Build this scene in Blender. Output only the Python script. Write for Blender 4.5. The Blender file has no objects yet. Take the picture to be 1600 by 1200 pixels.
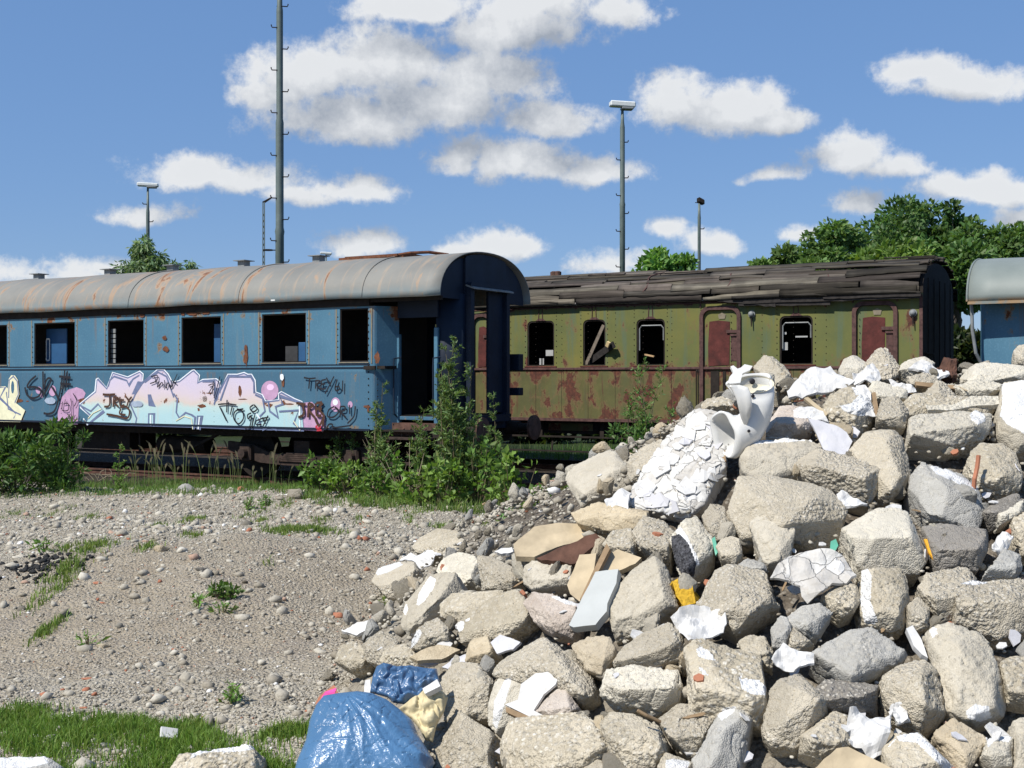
import bpy, bmesh, math, random
import numpy as np
from mathutils import Vector, Matrix, noise as mn
random.seed(7); np.random.seed(7)
SC = bpy.context.scene
COL = SC.collection
EYE = 1.75; F = 1920.0; HY = 592.0; CX = 800.0
def P(px, py, Y):
    return Vector(((px-CX)/F*Y, Y, EYE+(HY-py)/F*Y))
def proj(v):
    return (CX+F*v[0]/v[1], HY-F*(v[2]-EYE)/v[1])
# ---------------------------------------------------------------- object helpers
def tag(o, label=None, cat=None, group=None, kind=None):
    if label: o['label'] = label
    if cat: o['category'] = cat
    if group: o['group'] = group
    if kind: o['kind'] = kind
    return o
def empty(name, loc=(0, 0, 0), rz=0, label=None, cat=None, group=None):
    o = bpy.data.objects.new(name, None); COL.objects.link(o)
    o.location = loc; o.rotation_euler = (0, 0, rz); o.empty_display_size = .1
    return tag(o, label, cat, group)
def link(name, me, mat=None, parent=None, loc=None, smooth=False):
    o = bpy.data.objects.new(name, me); COL.objects.link(o)
    if mat is not None:
        for m in (mat if isinstance(mat, (list, tuple)) else [mat]): me.materials.append(m)
    if parent is not None: o.parent = parent
    if loc is not None: o.location = loc
    if smooth: me.polygons.foreach_set('use_smooth', [True]*len(me.polygons))
    return o
def bmobj(name, bm, mat=None, parent=None, loc=None, smooth=False):
    bmesh.ops.recalc_face_normals(bm, faces=bm.faces)
    me = bpy.data.meshes.new(name); bm.to_mesh(me); bm.free()
    return link(name, me, mat, parent, loc, smooth)
def pymesh(name, vs, fs):
    me = bpy.data.meshes.new(name); me.from_pydata([tuple(v) for v in vs], [], fs); me.update(); return me
def npmesh(name, V, Fc, col=None):
    """V (n,3), Fc (m,k) fixed-size faces; col per-vertex (n,3)"""
    me = bpy.data.meshes.new(name); n = len(V); m, k = Fc.shape
    me.vertices.add(n); me.vertices.foreach_set('co', np.asarray(V, np.float32).ravel())
    me.loops.add(m*k); me.loops.foreach_set('vertex_index', Fc.astype(np.int32).ravel())
    me.polygons.add(m); me.polygons.foreach_set('loop_start', np.arange(0, m*k, k, dtype=np.int32))
    me.polygons.foreach_set('loop_total', np.full(m, k, np.int32))
    me.update(calc_edges=True)
    if col is not None:
        a = me.attributes.new('tint', 'FLOAT_COLOR', 'POINT')
        a.data.foreach_set('color', np.c_[col, np.ones(n)].astype(np.float32).ravel())
    return me
def box(bm, a, b, bev=0, mat=0, M=None):
    """axis box between corners a, b"""
    r = bmesh.ops.create_cube(bm, size=1)
    vs = r['verts']
    for v in vs:
        v.co = Vector([(a[i]+b[i])/2+v.co[i]*(b[i]-a[i]) for i in range(3)])
    if bev:
        es = list({e for v in vs for e in v.link_edges})
        bmesh.ops.bevel(bm, geom=es, offset=bev, segments=1, affect='EDGES')
    return vs
def bar(bm, p, q, w, h=None, up=(0, 0, 1)):
    """square bar from p to q"""
    h = h or w; p = Vector(p); q = Vector(q); d = (q-p); L = d.length; d.normalize()
    u = Vector(up)
    if abs(d.dot(u)) > .95: u = Vector((1, 0, 0))
    s = d.cross(u).normalized(); t = s.cross(d).normalized()
    vs = []
    for e in (p, q):
        for a, b in ((-1, -1), (1, -1), (1, 1), (-1, 1)):
            vs.append(bm.verts.new(e+s*(a*w/2)+t*(b*h/2)))
    for i in range(4):
        j = (i+1) % 4; bm.faces.new((vs[i], vs[j], vs[j+4], vs[i+4]))
    bm.faces.new(vs[3::-1]); bm.faces.new(vs[4:])
def tube(bm, pts, r, n=8, cap=True):
    pts = [Vector(p) for p in pts]
    rs = r if isinstance(r, (list, tuple)) else [r]*len(pts)
    rings = []
    s = None
    for i, p in enumerate(pts):
        d = (pts[min(i+1, len(pts)-1)]-pts[max(i-1, 0)]).normalized()
        if s is None:
            u = Vector((0, 0, 1)) if abs(d.z) < .9 else Vector((1, 0, 0))
            s = d.cross(u).normalized()
        else:
            s = (s-d*s.dot(d)).normalized()
        t = d.cross(s)
        rings.append([bm.verts.new(p+(s*math.cos(a)+t*math.sin(a))*rs[i]) for a in [2*math.pi*k/n for k in range(n)]])
    for A, B in zip(rings, rings[1:]):
        for k in range(n):
            bm.faces.new((A[k], A[(k+1) % n], B[(k+1) % n], B[k]))
    if cap:
        bm.faces.new(rings[0][::-1]); bm.faces.new(rings[-1])
def plate(bm, outer, holes, fn, th):
    """polygon with holes in (u,v), mapped by fn(u,v,depth) -> 3D, thickness th"""
    t = bmesh.new(); es = []
    for loop in [outer]+list(holes):
        vs = [t.verts.new((u, v, 0)) for u, v in loop]
        for i in range(len(vs)): es.append(t.edges.new((vs[i], vs[(i+1) % len(vs)])))
    bmesh.ops.triangle_fill(t, edges=es, use_beauty=True, use_dissolve=False)
    bmesh.ops.recalc_face_normals(t, faces=t.faces)
    t.verts.index_update()
    f0 = [bm.verts.new(fn(v.co.x, v.co.y, 0)) for v in t.verts]
    f1 = [bm.verts.new(fn(v.co.x, v.co.y, th)) for v in t.verts]
    for f in t.faces:
        ix = [v.index for v in f.verts]
        bm.faces.new([f0[i] for i in ix]); bm.faces.new([f1[i] for i in ix[::-1]])
    for e in t.edges:
        if len(e.link_faces) == 1:
            i, j = e.verts[0].index, e.verts[1].index
            bm.faces.new((f0[i], f0[j], f1[j], f1[i]))
    t.free()
def rrect(x0, z0, x1, z1, r=0, n=4, rb=None):
    if r == 0: return [(x0, z0), (x1, z0), (x1, z1), (x0, z1)]
    rb = r if rb is None else rb
    out = []
    for cx, cz, a0, rr in ((x0+rb, z0+rb, 180, rb), (x1-rb, z0+rb, 270, rb), (x1-r, z1-r, 0, r), (x0+r, z1-r, 90, r)):
        if rr < 1e-4:
            out.append((cx, cz)); continue
        for k in range(n+1):
            a = math.radians(a0+90*k/n); out.append((cx+rr*math.cos(a), cz+rr*math.sin(a)))
    return out
def add_to(o, bm, mat):
    """pressed-on surface detail joins the mesh of the part it belongs to"""
    bmesh.ops.recalc_face_normals(bm, faces=bm.faces)
    me = o.data
    if mat.name not in [m.name for m in me.materials]: me.materials.append(mat)
    k = [m.name for m in me.materials].index(mat.name)
    for f in bm.faces: f.material_index = k
    t = bpy.data.meshes.new('t'); bm.to_mesh(t); bm.free()
    b = bmesh.new(); b.from_mesh(me); b.from_mesh(t); b.to_mesh(me); b.free(); bpy.data.meshes.remove(t)
def add_ink(o, ink):
    me = o.data; b = bmesh.new(); base = len(me.materials)
    for m in ink.mats: me.materials.append(m)
    for f in ink.bm.faces:
        f.normal_update()
        if f.normal.y > 0: f.normal_flip()
        f.material_index += base
    t = bpy.data.meshes.new('t'); ink.bm.to_mesh(t); ink.bm.free(); b.from_mesh(me); b.from_mesh(t); b.to_mesh(me); b.free()
# ---------------------------------------------------------------- numpy value noise
_G = np.random.RandomState(3).rand(256, 256)
def vnoise(x, y):
    xi = np.floor(x).astype(int); yi = np.floor(y).astype(int); fx = x-xi; fy = y-yi
    fx = fx*fx*(3-2*fx); fy = fy*fy*(3-2*fy)
    g = lambda a, b: _G[a & 255, b & 255]
    return (g(xi, yi)*(1-fx)+g(xi+1, yi)*fx)*(1-fy)+(g(xi, yi+1)*(1-fx)+g(xi+1, yi+1)*fx)*fy
def fbm(x, y, o=4):
    s = 0; a = .5
    for i in range(o):
        s = s+a*(vnoise(x*2**i+17*i, y*2**i+31*i)-.5); a *= .5
    return s
def sstep(a, b, x):
    t = np.clip((x-a)/(b-a), 0, 1); return t*t*(3-2*t)
def inpoly(x, y, poly):
    c = False; j = len(poly)-1
    for i in range(len(poly)):
        xi, yi = poly[i]; xj, yj = poly[j]
        if (yi > y) != (yj > y) and x < (xj-xi)*(y-yi)/(yj-yi)+xi: c = not c
        j = i
    return c
# ---------------------------------------------------------------- material mini-language
class NT:
    def __init__(s, name):
        s.m = bpy.data.materials.new(name); s.m.use_nodes = True
        s.t = s.m.node_tree; s.t.nodes.clear(); s.bs = s.n('ShaderNodeBsdfPrincipled')
        o = s.n('ShaderNodeOutputMaterial'); s.t.links.new(s.bs.outputs[0], o.inputs[0])
        s._tc = None
    def n(s, k, **kw):
        x = s.t.nodes.new(k)
        for a, b in kw.items(): setattr(x, a, b)
        return x
    def put(s, sock, v):
        if v is None: return
        if isinstance(v, bpy.types.NodeSocket): s.t.links.new(v, sock)
        else:
            if isinstance(v, (tuple, list)) and len(v) == 3 and sock.type == 'RGBA': v = (*v, 1)
            sock.default_value = v
    def obj(s):
        if not s._tc: s._tc = s.n('ShaderNodeTexCoord')
        return s._tc.outputs['Object']
    def attr(s, name, typ='GEOMETRY'):
        return s.n('ShaderNodeAttribute', attribute_name=name, attribute_type=typ)
    def map(s, vec, scale=(1, 1, 1), loc=(0, 0, 0)):
        x = s.n('ShaderNodeMapping'); s.put(x.inputs[0], vec); s.put(x.inputs['Scale'], scale); s.put(x.inputs['Location'], loc); return x.outputs[0]
    def noise(s, scale, vec=None, detail=4, rough=.55, dist=0, col=False):
        x = s.n('ShaderNodeTexNoise'); s.put(x.inputs['Vector'], vec or s.obj()); s.put(x.inputs['Scale'], scale)
        s.put(x.inputs['Detail'], detail); s.put(x.inputs['Roughness'], rough); s.put(x.inputs['Distortion'], dist)
        return x.outputs['Color' if col else 'Fac']
    def vor(s, scale, vec=None, feat='F1', out='Distance', rnd=1):
        x = s.n('ShaderNodeTexVoronoi', feature=feat); s.put(x.inputs['Vector'], vec or s.obj()); s.put(x.inputs['Scale'], scale)
        s.put(x.inputs['Randomness'], rnd)
        return x.outputs[out]
    def math(s, op, a, b=None, c=None, clamp=False):
        x = s.n('ShaderNodeMath', operation=op, use_clamp=clamp); s.put(x.inputs[0], a); s.put(x.inputs[1], b); s.put(x.inputs[2], c); return x.outputs[0]
    def step(s, a, b, x):
        y = s.n('ShaderNodeMapRange', interpolation_type='SMOOTHSTEP'); s.put(y.inputs[0], x); s.put(y.inputs[1], a); s.put(y.inputs[2], b); return y.outputs[0]
    def ramp(s, fac, *stops):
        x = s.n('ShaderNodeValToRGB'); e = x.color_ramp.elements; s.put(x.inputs[0], fac)
        while len(e) < len(stops): e.new(.5)
        for q, (p, c) in zip(e, stops):
            q.position = p; q.color = (*c, 1) if len(c) == 3 else c
        return x.outputs[0]
    def mix(s, fac, a, b, mode='MIX'):
        x = s.n('ShaderNodeMix', data_type='RGBA', blend_type=mode); s.put(x.inputs[0], fac); s.put(x.inputs[6], a); s.put(x.inputs[7], b); return x.outputs[2]
    def sep(s, v):
        x = s.n('ShaderNodeSeparateXYZ'); s.put(x.inputs[0], v); return x.outputs
    def rnd(s):
        return s.n('ShaderNodeObjectInfo').outputs['Random']
    def bump(s, h, strength=.5, dist=.01, nrm=None):
        x = s.n('ShaderNodeBump'); s.put(x.inputs['Height'], h); s.put(x.inputs['Strength'], strength); s.put(x.inputs['Distance'], dist)
        if nrm: s.put(x.inputs['Normal'], nrm)
        return x.outputs[0]
    def out(s, col, rough=.8, nrm=None, spec=.3, metal=0, **kw):
        b = s.bs.inputs; s.put(b['Base Color'], col); s.put(b['Roughness'], rough); s.put(b['Normal'], nrm)
        s.put(b['Specular IOR Level'], spec); s.put(b['Metallic'], metal)
        for k, v in kw.items(): s.put(b[k], v)
        return s.m
def plain(name, col, rough=.7, var=.25, scale=8, spec=.3, bump=.15, metal=0):
    m = NT(name); n1 = m.noise(scale, detail=6)
    c = m.ramp(n1, (.25, [x*(1-var) for x in col]), (.75, [min(1, x*(1+var)) for x in col]))
    return m.out(c, rough, m.bump(m.noise(scale*6), bump, .01), spec, metal)
# ---------------------------------------------------------------- camera, sun, sky
SUNV = Vector((-.50, -.40, .77)).normalized()
def setup():
    cam = bpy.data.cameras.new('camera'); co = bpy.data.objects.new('camera', cam); COL.objects.link(co)
    co.location = (0, 0, EYE); co.rotation_euler = (math.pi/2, 0, 0)
    cam.sensor_width = 36; cam.lens = 43.2; cam.shift_y = -8/1600; cam.clip_end = 3000; cam.clip_start = .05
    SC.camera = co
    l = bpy.data.lights.new('sun', 'SUN'); l.energy = 4.9; l.angle = math.radians(.5); l.color = (1, .955, .88)
    lo = bpy.data.objects.new('sun', l); COL.objects.link(lo)
    lo.rotation_euler = (-SUNV).to_track_quat('-Z', 'Y').to_euler(); lo.location = (-10, -10, 20)
    SC.view_settings.view_transform = 'Standard'; SC.view_settings.look = 'None'
    SC.view_settings.exposure = .32; SC.view_settings.gamma = 1
    SC.cycles.max_bounces = 5; SC.cycles.diffuse_bounces = 3; SC.cycles.glossy_bounces = 2
    SC.cycles.transparent_max_bounces = 6
CLOUDS = [ # centre px, half-sizes, weight
 (480,120,105,62,1),(600,100,120,62,1),(755,125,125,58,1),(560,185,175,55,1),(690,170,150,60,1),(850,192,95,36,.9),(430,150,75,32,.8),
 (640,10,110,34,.9),(790,42,150,48,1),(950,18,90,30,.9),(830,8,140,40,1),
 (715,252,52,34,1),(810,256,105,42,1),(925,270,70,28,.9),
 (1060,160,62,58,1),(1140,175,78,50,1),(1215,194,58,24,.9),
 (1440,118,62,34,1),(1500,132,95,30,1),
 (1330,250,72,38,1),(1400,268,55,24,.9),(1335,322,62,26,.9),(1250,372,26,16,.8),
 (1500,296,70,28,.9),(1570,300,80,38,1),(1600,345,60,20,.7),
 (310,276,92,38,.85),(400,288,90,34,.8),(550,302,70,34,.85),(480,312,60,18,.7),(230,333,75,20,.7),
 (565,388,66,26,.9),(785,390,75,38,1),(720,398,40,18,.7),(1030,364,38,22,.8),(1105,382,48,28,.9),(960,418,62,24,.7),(1210,276,44,14,.6),
 (60,425,150,22,.42),(180,418,60,16,.5),
 ]
def sky():
    w = bpy.data.worlds.new('World'); SC.world = w; w.use_nodes = True
    t = w.node_tree; t.nodes.clear(); L = t.links.new
    g = bpy.data.node_groups.new('cloud_field', 'ShaderNodeTree')
    g.interface.new_socket('P', in_out='INPUT', socket_type='NodeSocketVector')
    g.interface.new_socket('D', in_out='OUTPUT', socket_type='NodeSocketFloat')
    def mk(tree):
        def N(k, *ins, op=None, out=0, **kw):
            x = tree.nodes.new(k)
            if op: x.operation = op
            for a, b in kw.items(): setattr(x, a, b)
            for i, v in enumerate(ins):
                if v is None: continue
                if isinstance(v, bpy.types.NodeSocket): tree.links.new(v, x.inputs[i])
                else: x.inputs[i].default_value = v
            return x.outputs[out]
        return N
    N = mk(g); gi = g.nodes.new('NodeGroupInput').outputs[0]; go = g.nodes.new('NodeGroupOutput')
    def nz(scale, detail, vec, rough=.55, out=0):
        x = g.nodes.new('ShaderNodeTexNoise'); g.links.new(vec, x.inputs['Vector']); x.inputs['Scale'].default_value = scale
        x.inputs['Detail'].default_value = detail; x.inputs['Roughness'].default_value = rough; return x.outputs[out]
    V = 'ShaderNodeVectorMath'; Mt = 'ShaderNodeMath'
    wob = N(V, nz(11, 3, gi, out=1), (.5, .5, .5), op='SUBTRACT')
    p = N(V, gi, N(V, wob, (.055, .030, .0), op='MULTIPLY'), op='ADD')
    acc = None
    for px, py, rx, ry, wt in CLOUDS:
        az = math.atan((px-CX)/F); el = math.atan((HY-py)/F*math.cos(az))
        q = N(V, p, (az, el, 0), op='SUBTRACT')
        q = N(V, q, (F/rx*1., F/ry*1., 0), op='MULTIPLY')
        s = g.nodes.new('ShaderNodeSeparateXYZ'); g.links.new(q, s.inputs[0])
        yy = N(Mt, s.outputs[1], N(Mt, s.outputs[1], -1.55, op='MULTIPLY'), op='MAXIMUM')
        r = N(Mt, N(Mt, s.outputs[0], s.outputs[0], op='MULTIPLY'), N(Mt, yy, yy, op='MULTIPLY'), op='ADD')
        f = N(Mt, N(Mt, 1.0, N(Mt, r, .5, op='POWER'), op='SUBTRACT'), wt, op='MULTIPLY')
        acc = f if acc is None else N(Mt, acc, f, .18, op='SMOOTH_MAX')
    nA = nz(26, 9, gi, .66); nB = nz(48, 5, gi, .6)
    bil = N(Mt, 1.0, N(Mt, N(Mt, N(Mt, nB, .5, op='SUBTRACT'), 4.0, op='MULTIPLY'), op='ABSOLUTE'), op='SUBTRACT')
    d = N(Mt, acc, N(Mt, N(Mt, nA, .5, op='SUBTRACT'), 1.9, op='MULTIPLY'), op='ADD')
    d = N(Mt, d, N(Mt, N(Mt, bil, .55, op='SUBTRACT'), .26, op='MULTIPLY'), op='ADD')
    g.links.new(d, go.inputs[0])
    N = mk(t)
    tc = t.nodes.new('ShaderNodeTexCoord').outputs['Generated']
    s = t.nodes.new('ShaderNodeSeparateXYZ'); L(tc, s.inputs[0])
    az = N(Mt, s.outputs[0], s.outputs[1], op='ARCTAN2'); el = N(Mt, s.outputs[2], op='ARCSINE')
    c = t.nodes.new('ShaderNodeCombineXYZ'); L(az, c.inputs[0]); L(el, c.inputs[1]); pv = c.outputs[0]
    def field(v):
        x = t.nodes.new('ShaderNodeGroup'); x.node_tree = g; L(v, x.inputs[0]); return x.outputs[0]
    d0 = field(pv); d1 = field(N(V, pv, (-.014, .030, 0), op='ADD'))
    def mr(x, a, b, c2=0., d2=1., kind='SMOOTHSTEP'):
        m = t.nodes.new('ShaderNodeMapRange'); m.interpolation_type = kind; L(x, m.inputs[0])
        for i, v in enumerate((a, b, c2, d2)): m.inputs[i+1].default_value = v
        return m.outputs[0]
    alpha = mr(d0, -.15, .50)
    fine = mr(N(Mt, d0, d1, op='SUBTRACT'), -.62, .85, kind='LINEAR')
    thin = mr(d0, .10, .75, 1., 0.)
    lit = N(Mt, N(Mt, fine, .95, op='MULTIPLY'), N(Mt, thin, .10, op='MULTIPLY'), op='ADD', use_clamp=True)
    cc = t.nodes.new('ShaderNodeMix'); cc.data_type = 'RGBA'; L(lit, cc.inputs[0])
    cc.inputs[6].default_value = (3.3, 3.65, 4.2, 1); cc.inputs[7].default_value = (8.0, 8.1, 8.15, 1)
    sk = t.nodes.new('ShaderNodeTexSky'); sk.sky_type = 'NISHITA'; sk.sun_disc = False
    sk.sun_elevation = math.asin(SUNV.z); sk.sun_rotation = math.atan2(SUNV.x, SUNV.y)
    sk.air_density = 1.0; sk.dust_density = .0; sk.ozone_density = 3.0; sk.altitude = 200
    mx = t.nodes.new('ShaderNodeMix'); mx.data_type = 'RGBA'
    L(N(Mt, alpha, .92, op='MULTIPLY'), mx.inputs[0]); tn = t.nodes.new('ShaderNodeMix'); tn.data_type = 'RGBA'; tn.blend_type = 'MULTIPLY'; tn.inputs[0].default_value = 1
    tn.blend_type = 'MIX'; tn.inputs[0].default_value = .62
    L(sk.outputs[0], tn.inputs[6]); tn.inputs[7].default_value = (1.45, 3.0, 6.3, 1); L(tn.outputs[2], mx.inputs[6]); L(cc.outputs[2], mx.inputs[7])
    bg = t.nodes.new('ShaderNodeBackground'); L(mx.outputs[2], bg.inputs[0]); bg.inputs[1].default_value = .085
    o = t.nodes.new('ShaderNodeOutputWorld'); L(bg.outputs[0], o.inputs[0])
    w.cycles.sampling_method = 'MANUAL'; w.cycles.sample_map_resolution = 512
setup(); sky()
# ---------------------------------------------------------------- terrain
NIN = np.array((.507, .862)); DX = np.array((.862, -.507))   # across the tracks / along them to the right
def gz(x, y):
    x = np.asarray(x, float); y = np.asarray(y, float)
    p = .507*x+.862*y
    z = -.22*sstep(14.6, 16.4, p)
    z = z+.07*np.exp(-((p-13.7)/.9)**2)*(.6+.8*vnoise(x*.7+3, y*.7))
    z = z-.19*sstep(3.5, 8, -x)*(1-sstep(15, 16.6, p))
    z = z+.34*np.exp(-((x+2.5)/2.0)**2-((y-11.2)/1.9)**2)+.12*np.exp(-((x+4.2)/.9)**2-((y-10.6)/1.2)**2)-.08*np.exp(-((x+.9)/.8)**2-((y-9.6)/1.2)**2)
    z = z+.10*np.exp(-((x+4.5)/1.6)**2-((y-14.0)/1.3)**2)
    near = 1-sstep(15, 16.6, p)
    z = z+near*(.16*fbm(x*.55, y*.55, 4)+.11*fbm(x*2.1+9, y*2.1, 4)+.03*fbm(x*7, y*7, 2))
    far = sstep(34, 50, np.hypot(x, y))
    return z*(1-far)-.3*far
_YS = 2.5*1.0022**np.arange(1500)
_gc = {}
def ground_hit(px, py):
    k = (round(px, 1), round(py, 1))
    if k not in _gc:
        dx = (px-CX)/F; dz = (HY-py)/F
        d = EYE+dz*_YS-gz(dx*_YS, _YS); i = int(np.argmax(d <= 0)) if (d <= 0).any() else len(_YS)-1
        y = float(_YS[i])
        if 0 < i < len(_YS)-1 and d[i] <= 0: y = float(_YS[i-1]+(_YS[i]-_YS[i-1])*d[i-1]/(d[i-1]-d[i]))
        _gc[k] = (dx*y, y, float(gz(dx*y, y)))
    return Vector(_gc[k])
# ================================================================ railway coaches
ZR = -.10                      # rail top
RZ = math.atan2(-.507, .862)
class Frame:
    """local frame of a coach: x along the track to the right, y away across it, z up from the rail top"""
    def __init__(s, perp, px0):
        s.perp = perp; u = (px0-CX)/F; Y = perp/(.507*u+.862); s.O = np.array((u*Y, Y))
    def xz(s, px, py, y=0):
        u = (px-CX)/F; Y = (s.perp+y)/(.507*u+.862)
        q = np.array((u*Y, Y))-s.O
        return (float(q @ DX), EYE+(HY-py)/F*Y-ZR)
    def x(s, px, y=0): return s.xz(px, HY, y)[0]
    def empty(s, *a, **k): return empty(a[0], (s.O[0], s.O[1], ZR), RZ, **k)
BL = Frame(16.92, 692); GR = Frame(22.7, 1441); RT = Frame(22.65, 1512)
# ---------------------------------------------------------------- coach materials
def m_bluepaint():
    m = NT('blue_coach_paint'); o = m.obj()
    st = m.noise(1, m.map(o, (5, 5, .35)), 5, .6); st2 = m.noise(1, m.map(o, (14, 14, .5), (3, 0, 1)), 4, .6); bl = m.noise(.9, o, 5)
    c = m.ramp(bl, (.25, (.046, .128, .200)), (.75, (.080, .188, .265)))
    c = m.mix(m.math('MULTIPLY', m.step(.58, .72, st), .55), c, (.17, .20, .20))
    c = m.mix(m.math('MULTIPLY', m.step(.63, .72, st2), .5), c, (.20, .16, .11))
    c = m.mix(m.math('MULTIPLY', m.step(.5, .7, m.noise(30, o, 3)), .25), c, (.13, .26, .36))
    z = m.sep(o)[2]
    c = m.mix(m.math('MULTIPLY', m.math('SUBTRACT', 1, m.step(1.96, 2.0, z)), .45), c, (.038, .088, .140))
    rn = m.noise(3.2, m.map(o, (1, 1, .8), (7, 0, 2)), 8, .68)
    edge = m.math('MAXIMUM', m.step(2.75, 3.0, z), m.math('SUBTRACT', 1, m.step(1.0, 1.08, z)))
    rf = m.math('ADD', rn, m.math('MULTIPLY', edge, .085))
    rust = m.step(.665, .70, rf)
    rc = m.ramp(m.noise(22, o, 5), (.3, (.055, .022, .012)), (.6, (.17, .06, .025)), (.8, (.26, .12, .05)))
    zone = m.math('ADD', m.step(2.35, 2.95, z), m.math('MULTIPLY', m.step(1.35, 1.9, z), m.math('SUBTRACT', 1, m.step(1.95, 2.0, z))))
    dr = m.step(.56, .68, m.noise(1, m.map(o, (8, 8, .28), (2, 0, 5)), 5, .65))
    c = m.mix(m.math('MULTIPLY', m.math('MULTIPLY', dr, zone), .6), c, (.17, .10, .055))
    c = m.mix(m.step(.61, .68, rf), c, (.19, .15, .10))
    c = m.mix(rust, c, rc)
    b = m.bump(m.math('ADD', m.math('MULTIPLY', bl, 1.2), m.math('MULTIPLY', rust, -.4)), .35, .03)
    return m.out(c, m.mix(rust, (.5,)*3, (.9,)*3), b, .35)
def m_blueroof():
    m = NT('weathered_roof_paint'); o = m.obj(); z = m.sep(o)[2]; x = m.sep(o)[0]
    n = m.noise(1.1, o, 6, .6)
    c = m.ramp(n, (.25, (.150, .150, .138)), (.75, (.215, .210, .188)))
    # bluish old paint low on the sheet, rust streaks across the roof, rust along the gutter
    low = m.math('MULTIPLY', m.math('SUBTRACT', 1, m.step(3.30, 3.62, m.math('ADD', z, m.math('MULTIPLY', n, .25)))), .7)
    c = m.mix(low, c, (.17, .255, .29))
    c = m.mix(m.math('MULTIPLY', m.step(.52, .68, m.noise(1, m.map(o, (7, .8, .8)), 6, .6)), .45), c, (.34, .25, .17))
    leftish = m.step(-2.0, -4.5, x)
    rs = m.math('ADD', m.noise(1, m.map(o, (2.6, .75, .75), (2.4, 0, 0)), 7, .62, 1.2), m.math('MULTIPLY', leftish, .075))
    rust = m.step(.668, .715, rs)
    c = m.mix(m.math('MULTIPLY', m.step(.60, .68, rs), .6), c, (.36, .22, .12))
    rc = m.ramp(m.noise(9, o, 5), (.3, (.10, .045, .025)), (.7, (.245, .115, .055)))
    c = m.mix(rust, c, rc)
    gut = m.math('MULTIPLY', m.math('SUBTRACT', 1, m.step(3.24, 3.36, z)), m.step(.48, .6, m.noise(3.5, m.map(o, (1, .6, .6)), 6, .7)))
    c = m.mix(m.math('MULTIPLY', gut, m.math('ADD', .25, m.math('MULTIPLY', leftish, .7))), c, (.30, .165, .085))
    pale = m.math('SUBTRACT', 1, m.step(3.215, 3.25, z))
    c = m.mix(m.math('MULTIPLY', pale, .6), c, (.42, .38, .30))
    return m.out(c, .62, m.bump(m.noise(2.2, o, 5), .25, .05), .35)
def m_green():
    m = NT('peeling_green_paint'); o = m.obj(); xyz = m.sep(o); z = xyz[2]
    n = m.noise(.8, o, 6, .6); st = m.noise(1, m.map(o, (5, 5, .45)), 6, .62)
    c = m.ramp(n, (.3, (.075, .098, .040)), (.5, (.120, .128, .040)), (.72, (.165, .150, .038)))
    c = m.mix(m.math('MULTIPLY', m.step(.5, .66, st), .55), c, (.085, .125, .085))
    lower = m.math('SUBTRACT', 1, m.step(1.98, 2.06, z))
    c = m.mix(m.math('MULTIPLY', lower, .72), c, m.ramp(m.noise(1.7, o, 6, .6), (.3, (.055, .046, .024)), (.5, (.085, .078, .032)), (.7, (.13, .118, .042))))
    band = m.math('MULTIPLY', m.step(1.85, 2.10, z), m.math('SUBTRACT', 1, m.step(2.12, 2.35, z)))
    top = m.step(3.25, 3.36, z)
    rn = m.noise(2.0, m.map(o, (1.3, 1.3, .8), (1, 0, 4)), 9, .68)
    rf = m.math('ADD', rn, m.math('ADD', m.math('MULTIPLY', band, .10), m.math('ADD', m.math('MULTIPLY', top, .12), m.math('MULTIPLY', lower, .095))))
    c = m.mix(m.math('MULTIPLY', m.step(.56, .63, rf), .7), c, (.16, .105, .05))
    rc = m.ramp(m.noise(11, o, 6, .65), (.3, (.038, .018, .014)), (.55, (.105, .038, .024)), (.8, (.20, .075, .035)))
    rust = m.step(.615, .655, rf)
    c = m.mix(rust, c, rc)
    drip = m.math('MULTIPLY', lower, m.step(.55, .68, m.noise(1, m.map(o, (9, 9, .9), (5, 1, 0)), 6, .7)))
    c = m.mix(m.math('MULTIPLY', drip, .85), c, (.088, .044, .024))
    return m.out(c, .75, m.bump(m.math('ADD', n, m.math('MULTIPLY', rust, -.5)), .4, .02), .25)
def rusty(name, base, dark=(.03, .018, .014), sc=6, rough=.85):
    m = NT(name); o = m.obj(); n = m.noise(sc, o, 8, .65)
    c = m.ramp(n, (.3, dark), (.5, base), (.75, [min(1, x*1.55) for x in base]))
    return m.out(c, rough, m.bump(m.noise(sc*5, o, 5), .4, .01), .25)
def m_grafill():
    m = NT('spray_paint_gradient'); o = m.obj(); z = m.math('ADD', m.sep(o)[2], m.math('MULTIPLY', m.math('SUBTRACT', m.noise(2.2, o, 3), .5), .32))
    f = m.n('ShaderNodeMapRange'); m.put(f.inputs[0], z); m.put(f.inputs[1], .95); m.put(f.inputs[2], 1.95)
    c = m.ramp(f.outputs[0], (.22, (.38, .56, .59)), (.38, (.44, .58, .57)), (.46, (.58, .50, .45)), (.62, (.58, .50, .55)), (.85, (.55, .49, .60)))
    c = m.mix(m.math('MULTIPLY', m.step(.55, .75, m.noise(1, m.map(o, (8, 8, .5)), 5, .6)), .4), c, (.55, .42, .33))
    rf = m.noise(4.2, m.map(o, (1, 1, 1), (3, 2, 8)), 8, .7)
    zz = m.sep(o)[2]; bandz = m.math('MULTIPLY', m.step(1.28, 1.42, zz), m.math('SUBTRACT', 1, m.step(1.5, 1.62, zz)))
    r = m.step(.655, .685, m.math('ADD', rf, m.math('MULTIPLY', bandz, .075)))
    c = m.mix(r, c, (.15, .06, .032))
    return m.out(c, .55, None, .3)
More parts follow.
